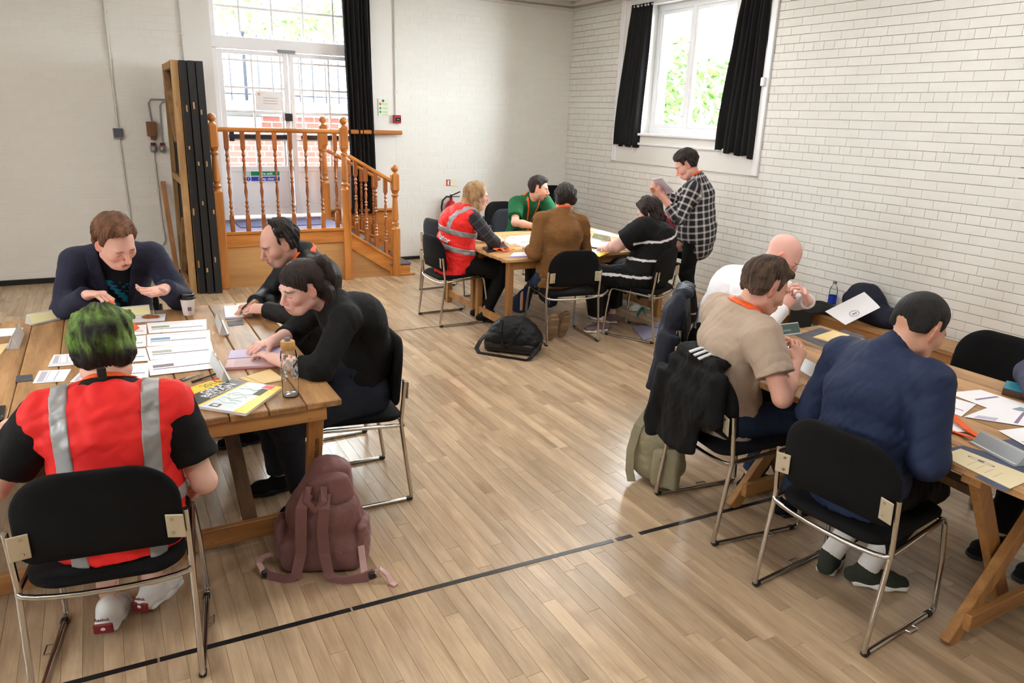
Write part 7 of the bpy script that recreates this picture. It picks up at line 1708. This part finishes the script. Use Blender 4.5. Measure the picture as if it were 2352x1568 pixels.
sheet('printed_sheet', 'white ruled sheet at the right frame edge above the silver rack', [(2292, 990), (2400, 978), (2430, 1040), (2356, 1026)], Z3, [(0.1, 0.7, 0.9, 0.74, MATS['mauve_ink'], 'ruled_line')], lift=0.0028)
def stamp(t, q, u, v, ru, rv, h, m=None, name='stamp_ring'):
    m = m or mat('stamp_ink', (86, 88, 112), 0.7); n = 28; vs = []; fs = []
    for i in range(n):
        a = 2 * math.pi * i / n
        for k in (1.0, 0.86): vs.append(q.at(u + ru * k * math.cos(a), v + rv * k * math.sin(a), h))
    for i in range(n): fs.append((2 * i, 2 * i + 1, (2 * i + 3) % (2 * n), (2 * i + 2) % (2 * n)))
    obj(name, MB().add(vs, fs), m, t); obj('stamp_mark', q.patch(u - ru * 0.5, v - rv * 0.22, u + ru * 0.5, v + rv * 0.22, h, 0.0002), m, t)
q = Quad([(2160, 1046), (2206, 1031), (2378, 1098), (2320, 1123)], Z3); t = thing('manila_envelope', 'big manila envelope with a round stamp at the near table edge', 'envelope', q.c); obj('envelope_body', q.patch(0, 0, 1, 1, 0.0006, 0.002), mat('pale_manila', (222, 208, 170), 0.7), t); stamp(t, q, 0.70, 0.38, 0.075, 0.19, 0.0030)
for i in range(4): obj('print_line', q.patch(0.15, 0.35 + 0.12 * i, 0.55, 0.365 + 0.12 * i, 0.0028, 0.0002), mat('faint_print', (196, 184, 150), 0.7), t)
q = Quad([(2308, 888), (2362, 900), (2356, 921), (2300, 906)], Z3); t = thing('card_box', 'small brown box with a turquoise lid on the right table', 'box', q.c); obj('box_base', q.patch(0, 0, 1, 1, 0, 0.03), mat('box_brown', (84, 62, 44), 0.6), t); obj('box_lid', q.patch(0.02, 0.04, 0.98, 0.96, 0.030, 0.003), mat('turquoise', (38, 140, 166), 0.4), t)
for i in range(4): obj('lid_line', q.patch(0.08, 0.22 + 0.18 * i, 0.92, 0.25 + 0.18 * i, 0.0332, 0.0004), mat('dark_teal', (14, 84, 104), 0.5), t)
z = Z3 + 0.004
ribbon('orange lanyard strap twisted beside the hand of the navy suit man', [atz(2182, 948, z + 0.03), atz(2200, 965, z + 0.02), atz(2222, 985, z + 0.012), atz(2244, 1000, z), atz(2268, 1008, z + 0.006), atz(2288, 1010, z + 0.016), atz(2292, 1020, z + 0.010)], 0.015)
ribbon('second orange lanyard strap under the white badge', [atz(2176, 985, z + 0.01), atz(2200, 994, z), atz(2225, 1002, z + 0.01), atz(2240, 1010, z), atz(2262, 1002, z + 0.012)], 0.012)
flat_item('name_badge', 'white name badge on the orange lanyard', 'badge', [(2150, 990), (2190, 975), (2222, 994), (2160, 996)], Z3, M_PAPER, 0.003, lift=0.004)
q = Quad([(1806, 866), (1822, 858), (1842, 886), (1812, 890)], Z3); t = thing('brown_envelope', 'brown envelope curling up in the hands of the beige t-shirt man', 'envelope', q.c)
vs = []; nn = 8
for i in range(nn + 1):
    f_ = i / nn; h = 0.002 + 0.09 * (1 - f_) ** 2
    for u in (0, 1): vs.append(q.at(u, f_, h))
obj('envelope_sheet', MB().add(vs, [(2 * i, 2 * i + 1, 2 * i + 3, 2 * i + 2) for i in range(nn)]), mat('brown_paper', (186, 148, 92), 0.7), t, smooth=True)

# ---- booklet of the standing man
pts = [aty(1497, 412, 5.36), aty(1508, 407, 5.30), aty(1538, 440, 5.26), aty(1527, 446, 5.34)]; c = sum(pts, Vector()) / 4; t = thing('booklet', 'white booklet held up by the standing man in plaid', 'booklet', c)
nrm = (pts[1] - pts[0]).cross(pts[3] - pts[0]).normalized(); P_ = [p - c for p in pts]; P_[1] = P_[1] + Vector((0, -0.07, 0)); P_[2] = P_[2] + Vector((0, -0.07, 0)); obj('cover', MB().poly(P_, 0.003, nrm), mat('booklet_lilac', (206, 202, 218), 0.6), t); obj('pages', MB().poly([p + nrm * 0.0032 for p in P_], 0.004, nrm), M_PAPER, t)

# ================================================================== BAGS, COATS
def bag_mesh(F, name, parent_loc, m, parent): return obj(name, np_mesh(name, [F.run()], parent_loc), m, parent)
# pink backpack
M_PINK = mat('pink_nylon', (122, 82, 80), 0.55, bump=(14, 0.35), var=(6, 0.12), sheen=0.1); M_PINKS = mat('pink_webbing', (196, 158, 154), 0.5)
c0 = nv(0.655, 2.755, 0); lx = unit(nv(0.90, -0.43, 0)); fy = nv(-0.43, -0.90, 0); fy = unit(fy); Rb = np.stack([lx, fy, nv(0, 0, 1)])
def bq(x, y, z): return c0 + lx * x + fy * y + nv(0, 0, z)
t = thing('backpack', 'dusty pink backpack standing on the floor by the table leg', 'bag', c0)
F = Field(0.006); F.add(Flat(bq(0, 0, 0.10), bq(0.01, -0.01, 0.24), lx, 0.165, 0.10, 0.15, 0.10), 0.03).add(Flat(bq(0.01, -0.01, 0.24), bq(0.035, -0.035, 0.42), lx, 0.15, 0.095, 0.085, 0.06), 0.04).add(RBox(bq(0, 0, 0.07), (0.165, 0.095, 0.07), Rb, 0.04), 0.04)
F.disp(lambda p: 0.008 * fold_noise(p, 16, 5) + 0.006 * fold_noise(p, 32, 6, True), 0.04); F.cut(lambda p: 0.002 - p[..., 2], 0.01); bag_mesh(F, 'main_body', c0, M_PINK, t)
F = Field(0.006); F.add(Flat(bq(0.035, 0.035, 0.40), bq(0.05, 0.045, 0.33), lx, 0.09, 0.035, 0.10, 0.03), 0.02); F.disp(lambda p: 0.006 * fold_noise(p, 40, 8), 0.03); bag_mesh(F, 'top_flap', c0, M_PINK, t)
for s in (-1, 1):
    F = Field(0.006); F.add(Flat(bq(s * 0.165, 0.0, 0.07), bq(s * 0.168, 0.0, 0.19), fy, 0.075, 0.035, 0.07, 0.028), 0.02); F.disp(lambda p: 0.005 * fold_noise(p, 45, 9 + s) + 0.004 * fold_noise(p, 70, 4, True), 0.03); F.cut(lambda p: 0.002 - p[..., 2], 0.01); bag_mesh(F, 'side_pocket', c0, M_PINK, t)
def strap(name, pts, hw, m, up): mb = MB(); mb.tube([Vector(p - c0) for p in pts], 0.01, flat=(hw, 0.004), up=Vector(up)); obj(name, mb, m, t, smooth=False)
strap('shoulder_strap', [bq(-0.035, 0.085, 0.37), bq(-0.055, 0.118, 0.32), bq(-0.06, 0.125, 0.22), bq(-0.065, 0.125, 0.12), bq(-0.085, 0.145, 0.03), bq(-0.13, 0.155, 0.012), bq(-0.20, 0.13, 0.015), bq(-0.225, 0.12, 0.03)], 0.022, M_PINK, fy)
strap('shoulder_strap', [bq(0.035, 0.085, 0.37), bq(0.035, 0.118, 0.32), bq(0.025, 0.125, 0.22), bq(0.03, 0.128, 0.12), bq(0.05, 0.15, 0.03), bq(0.11, 0.165, 0.012), bq(0.19, 0.15, 0.02), bq(0.235, 0.145, 0.04)], 0.022, M_PINK, fy)
strap('grab_handle', [bq(-0.03, 0.08, 0.40), bq(-0.035, 0.11, 0.35), bq(0.0, 0.12, 0.315), bq(0.035, 0.11, 0.35), bq(0.03, 0.08, 0.40)], 0.012, M_PINK, fy)
strap('webbing_end', [bq(0.235, 0.145, 0.04), bq(0.255, 0.14, 0.055), bq(0.285, 0.15, 0.035), bq(0.305, 0.17, 0.008), bq(0.325, 0.185, 0.006)], 0.011, M_PINKS, (0, 0, 1)); strap('webbing_end', [bq(-0.225, 0.12, 0.03), bq(-0.245, 0.10, 0.055), bq(-0.24, 0.06, 0.06), bq(-0.20, 0.03, 0.058)], 0.011, M_PINKS, (0, 0, 1))
strap('webbing_end', [bq(0.17, 0.07, 0.12), bq(0.18, 0.10, 0.07), bq(0.19, 0.13, 0.03)], 0.013, M_PINKS, fy)
for b in (bq(-0.215, 0.125, 0.022), bq(0.225, 0.147, 0.03)): obj('buckle', MB().box(Vector(b - c0), (0.03, 0.02, 0.035), ch=0.006), M_RUB, t)
# black holdall
c0 = nv(2.84, 5.04, 0); lx = unit(nv(0.72, -0.69, 0)); fy = unit(nv(-0.69, -0.72, 0)); Rb = np.stack([lx, fy, nv(0, 0, 1)]); M_BAGK = mat('black_nylon', (12, 12, 13), 0.55, bump=(20, 0.3), spec=0.3)
t = thing('holdall', 'black holdall bag with a shoulder strap on the floor by the far table', 'bag', c0)
F = Field(0.008); F.add(RBox(bq(0, 0, 0.07), (0.225, 0.12, 0.07), Rb, 0.04), 0.03).add(Flat(bq(-0.05, 0, 0.20), bq(0.06, -0.01, 0.22), fy, 0.085, 0.085, 0.08, 0.075), 0.06).add(Flat(bq(-0.1, 0, 0.13), bq(0.12, 0, 0.14), fy, 0.11, 0.11), 0.06); F.disp(lambda p: 0.007 * fold_noise(p, 18, 15) + 0.005 * fold_noise(p, 35, 16, True), 0.04); F.cut(lambda p: 0.002 - p[..., 2], 0.01); bag_mesh(F, 'bag_body', c0, M_BAGK, t)
strap('carry_handle', [bq(-0.09, 0.06, 0.27), bq(-0.08, 0.125, 0.18), bq(-0.05, 0.145, 0.08), bq(-0.02, 0.15, 0.05), bq(0.01, 0.145, 0.09), bq(0.06, 0.125, 0.18), bq(0.09, 0.06, 0.26)], 0.012, M_BAGK, fy)
strap('long_strap', [bq(-0.23, 0.03, 0.12), bq(-0.265, 0.07, 0.07), bq(-0.28, 0.12, 0.02), bq(-0.24, 0.18, 0.006), bq(-0.12, 0.20, 0.006), bq(0.05, 0.22, 0.006), bq(0.17, 0.235, 0.006), bq(0.20, 0.22, 0.02), bq(0.22, 0.15, 0.05), bq(0.24, 0.06, 0.11)], 0.018, M_BAGK, (0, 0, 1))
obj('lower_panel', np_mesh('lower_panel', [Field(0.008).add(RBox(bq(0, 0.01, 0.055), (0.215, 0.122, 0.045), Rb, 0.03), 0.01).run()], c0), mat('black_vinyl', (26, 26, 28), 0.3, bump=(30, 0.3)), t)
# khaki rucksack
c0 = nv(2.445, 2.715, 0); lx = unit(nv(0.55, -0.83, 0)); fy = unit(nv(-0.83, -0.55, 0)); Rb = np.stack([lx, fy, nv(0, 0, 1)]); M_KHA = mat('khaki_canvas', (150, 143, 116), 0.8, bump=(16, 0.35), var=(6, 0.12))
t = thing('rucksack', 'khaki canvas rucksack on the floor behind the chair with the hoodie', 'bag', c0)
F = Field(0.006); F.add(Flat(bq(0, 0, 0.11), bq(-0.01, 0, 0.26), lx, 0.15, 0.105, 0.135, 0.095), 0.04).add(Flat(bq(-0.01, 0, 0.26), bq(-0.02, 0.01, 0.40), lx, 0.12, 0.085, 0.05, 0.04), 0.05); F.disp(lambda p: 0.008 * fold_noise(p, 17, 25) + 0.006 * fold_noise(p, 33, 26, True), 0.04); F.cut(lambda p: 0.002 - p[..., 2], 0.01); bag_mesh(F, 'main_body', c0, M_KHA, t)
F = Field(0.006); F.add(RBox(bq(0.07, 0.085, 0.13), (0.075, 0.045, 0.11), Rb, 0.03), 0.02); F.disp(lambda p: 0.004 * fold_noise(p, 40, 27), 0.03); F.cut(lambda p: 0.003 - p[..., 2], 0.01); pk = bag_mesh(F, 'front_pocket', c0, M_KHA, t)
mb = MB(); mb.tube([Vector(bq(0.05, 0.132, 0.20) - c0), Vector(bq(0.05, 0.134, 0.12) - c0)], 0.003, 6); obj('zip', mb, M_RUB, pk)
strap('shoulder_strap', [bq(-0.06, 0.02, 0.42), bq(-0.10, 0.09, 0.33), bq(-0.12, 0.115, 0.20), bq(-0.115, 0.12, 0.08), bq(-0.10, 0.115, 0.02)], 0.022, M_KHA, fy); strap('carry_loop', [bq(-0.05, 0.01, 0.43), bq(-0.04, 0.015, 0.465), bq(-0.01, 0.01, 0.465), bq(0.0, 0.0, 0.43)], 0.010, M_KHA, fy)
# garments over chair backs
def draped(name, label, cx, cy, face, m, prims, seed, cat='coat', vox=0.0075):
    """cloth over a chair back; prims(place, axes) adds hanging parts in the chair's own axes"""
    a = math.radians(face); fw = nv(math.cos(a), math.sin(a), 0); lt = nv(-math.sin(a), math.cos(a), 0); o0 = nv(cx, cy, 0)
    def w(x, y, z): return o0 + lt * (-x) + fw * y + nv(0, 0, z)
    t = thing(name, label, cat, o0); F = Field(vox); Rc = np.stack([lt, unit(fw + nv(0, 0, 0.0)), nv(0, 0, 1)]); prims(F, w, lt, fw, Rc)
    F.disp(lambda p: 0.007 * fold_noise((p - o0) * np.array([1.3, 1.3, 0.5]), 26, seed) + 0.006 * fold_noise((p - o0) * np.array([1, 1, 0.4]), 40, seed + 1, True), 0.04)
    obj('cloth', np_mesh('cloth', [F.run()], o0), m, t); return t, w, o0
def coat_p(F, w, lt, fw, Rc):
    F.add(Flat(w(-0.17, -0.25, 0.70), w(0.17, -0.25, 0.70), fw, 0.055, 0.15), 0.02).add(Flat(w(0.10, -0.29, 0.72), w(0.17, -0.31, 0.35), lt, 0.12, 0.05, 0.16, 0.06), 0.05).add(Flat(w(-0.05, -0.30, 0.70), w(0.0, -0.32, 0.42), lt, 0.14, 0.04, 0.15, 0.05), 0.05)
    F.add(Cone(w(0.22, -0.27, 0.60), w(0.30, -0.34, 0.24), 0.07, 0.055, 0.02), 0.03).add(Flat(w(-0.1, -0.22, 0.84), w(0.12, -0.22, 0.84), fw, 0.05, 0.03), 0.03)
draped('coat', 'long dark navy coat hung over the chair of the bald man', 3.34, 3.28, -45, cloth('navy_coat', (24, 28, 42), 0.6), coat_p, 41)
def hood_p(F, w, lt, fw, Rc):
    F.add(RBox(w(0.0, -0.262, 0.68), (0.20, 0.035, 0.13), Rc, 0.03), 0.02).add(Flat(w(-0.14, -0.23, 0.835), w(0.12, -0.23, 0.83), fw, 0.055, 0.028), 0.03).add(Flat(w(-0.06, -0.29, 0.66), w(-0.05, -0.30, 0.40), lt, 0.16, 0.03, 0.15, 0.035), 0.05)
    F.add(Cone(w(-0.20, -0.27, 0.72), w(-0.25, -0.31, 0.42), 0.062, 0.045, 0.015), 0.03).add(Cone(w(-0.25, -0.31, 0.43), w(-0.24, -0.31, 0.36), 0.036, 0.032, 0.012), 0.02).add(Ell(w(-0.12, -0.20, 0.80), (0.09, 0.05, 0.06), Rc), 0.03)
t, wq, o0 = draped('hoodie', 'black hoodie with white stripes hung over the chair of the beige t-shirt man', 2.55, 2.31, -7.7, cloth('hoodie_black', (9, 9, 10), 0.85), hood_p, 51, 'hoodie')
for i in range(3):
    mb = MB(); mb.tube([Vector(wq(-0.01 + 0.035 * i, -0.175 - 0.0 * i, 0.862 - 0.004 * i) - o0), Vector(wq(-0.02 + 0.035 * i, -0.235, 0.873 - 0.004 * i) - o0), Vector(wq(-0.03 + 0.035 * i, -0.29, 0.855 - 0.006 * i) - o0)], 0.01, flat=(0.010, 0.003), up=(0, 0, 1)); obj('white_stripe', mb, mat('stripe_white', (206, 206, 210), 0.8), t)
# ---- bench: bottle, bags, stamped sheet
p = atx(1911, 690, 5.78); p.z = BZ; t = thing('water_bottle', 'clear plastic water bottle with a blue label on the bench', 'bottle', p)
mb = MB(); mb.lathe([(0.032, 0), (0.036, 0.01), (0.036, 0.15), (0.028, 0.185), (0.014, 0.21), (0.014, 0.22)], (0, 0, 0), 20); sobj('bottle_body', mb, glass_mat('plastic_clear', (246, 250, 250), 0.15), t); mb = MB(); mb.lathe([(0.017, 0.218), (0.017, 0.24)], (0, 0, 0), 14); sobj('cap', mb, mat('cap_grey', (110, 114, 116), 0.4), t)
mb = MB(); mb.lathe([(0.0368, 0.03), (0.0368, 0.11)], (0, 0, 0), 20); mb.f = mb.f[:-2]; obj('blue_label', mb, mat('label_blue', (20, 50, 160), 0.4), t, smooth=True)
def heap(name, label, c, prims, m, seed, cat):
    c = np.array(c); t = thing(name, label, cat, c); F = Field(0.009)
    for pr in prims: F.add(pr, 0.05)
    F.disp(lambda p: 0.010 * fold_noise(p, 17, seed) + 0.007 * fold_noise(p, 33, seed + 1, True), 0.05); F.cut(lambda p: c[2] + 0.002 - p[..., 2], 0.01); obj('cloth', np_mesh('cloth', [F.run()], c), m, t); return t
b1 = atz(1975, 735, BZ); b1 = nv(5.67, b1.y - 0.06, BZ)
heap('jacket_pile', 'dark navy jacket heaped on the bench behind the stamped sheet', b1, [Ell(b1 + nv(0.02, 0.10, 0.13), (0.14, 0.19, 0.16)), Ell(b1 + nv(0.0, -0.14, 0.06), (0.14, 0.24, 0.09)), Ell(b1 + nv(0.03, 0.12, 0.24), (0.09, 0.10, 0.06))], cloth('navy_pile', (20, 24, 42), 0.7), 61, 'jacket')
b2 = nv(5.55, b1[1] + 0.40, BZ)
t = heap('black_bag', 'black bag on the bench left of the navy jacket', b2, [Ell(b2 + nv(-0.03, 0.0, 0.03), (0.12, 0.19, 0.06)), Ell(b2 + nv(-0.14, 0.05, 0.01), (0.06, 0.14, 0.06))], cloth('black_pile', (24, 23, 20), 0.8), 71, 'bag')
obj('hanging_flap', MB().box((-0.20, 0.06, -0.10), (0.03, 0.24, 0.26), Euler((0, 0.05, 0)).to_matrix(), ch=0.012), MATS['cloth_black_pile'], t)
pts = [atx(1895, 715, 5.42), atx(1985, 670, 5.50), atx(2022, 706, 5.42), atx(1942, 746, 5.34)]; c = sum(pts, Vector()) / 4; t = thing('stamped_sheet', 'large white sheet with a round stamp propped on the bags', 'paper', c)
class Q3(Quad):
    def __init__(s, P): s.P = P; s.c = sum(P, Vector()) / 4; s.n = (P[1] - P[0]).cross(P[3] - P[0]).normalized(); s.n = s.n if s.n.x < 0 else -s.n
    def at(s, u, v, dz=0.0): a, b, c, d = s.P; p = a * (1 - u) * (1 - v) + b * u * (1 - v) + c * u * v + d * (1 - u) * v; return p - s.c + s.n * (dz - 0.03 * (4 * v * (1 - v)))
q3 = Q3(pts); nn = 8; vs = [q3.at(u, k / nn) for k in range(nn + 1) for u in (0, 1)]; sm_ = obj('sheet', MB().add(vs, [(2 * i, 2 * i + 1, 2 * i + 3, 2 * i + 2) for i in range(nn)]), M_PAPER, t, smooth=True)
stamp(t, q3, 0.42, 0.62, 0.12, 0.17, 0.003, mat('grey_stamp', (150, 150, 158), 0.7))
# ---- odds and ends under the far table
flat_item('floor_folder', 'lilac-grey folder lying on the floor beside the dress chair', 'folder', [(1452, 752), (1512, 740), (1535, 765), (1478, 782)], 0.002, mat('lilac_grey', (136, 132, 156), 0.5), 0.006)
q = Quad([(1468, 700), (1484, 698), (1482, 710), (1464, 712)], 0.16); o = obj('green_bag_loop', MB().tube([q.at(0, 1), q.at(0.3, 0.2, 0.02), q.at(0.7, 0, 0.03), q.at(1, 0.8)], 0.01, flat=(0.016, 0.002), up=(0, -1, 0.3)), mat('teal_strap', (20, 110, 92), 0.6), None, loc=(q.c.x, q.c.y, 0.0)); o.location.z = 0.10; tag(o, 'teal green strap under the chair of the curly-haired woman', 'strap')
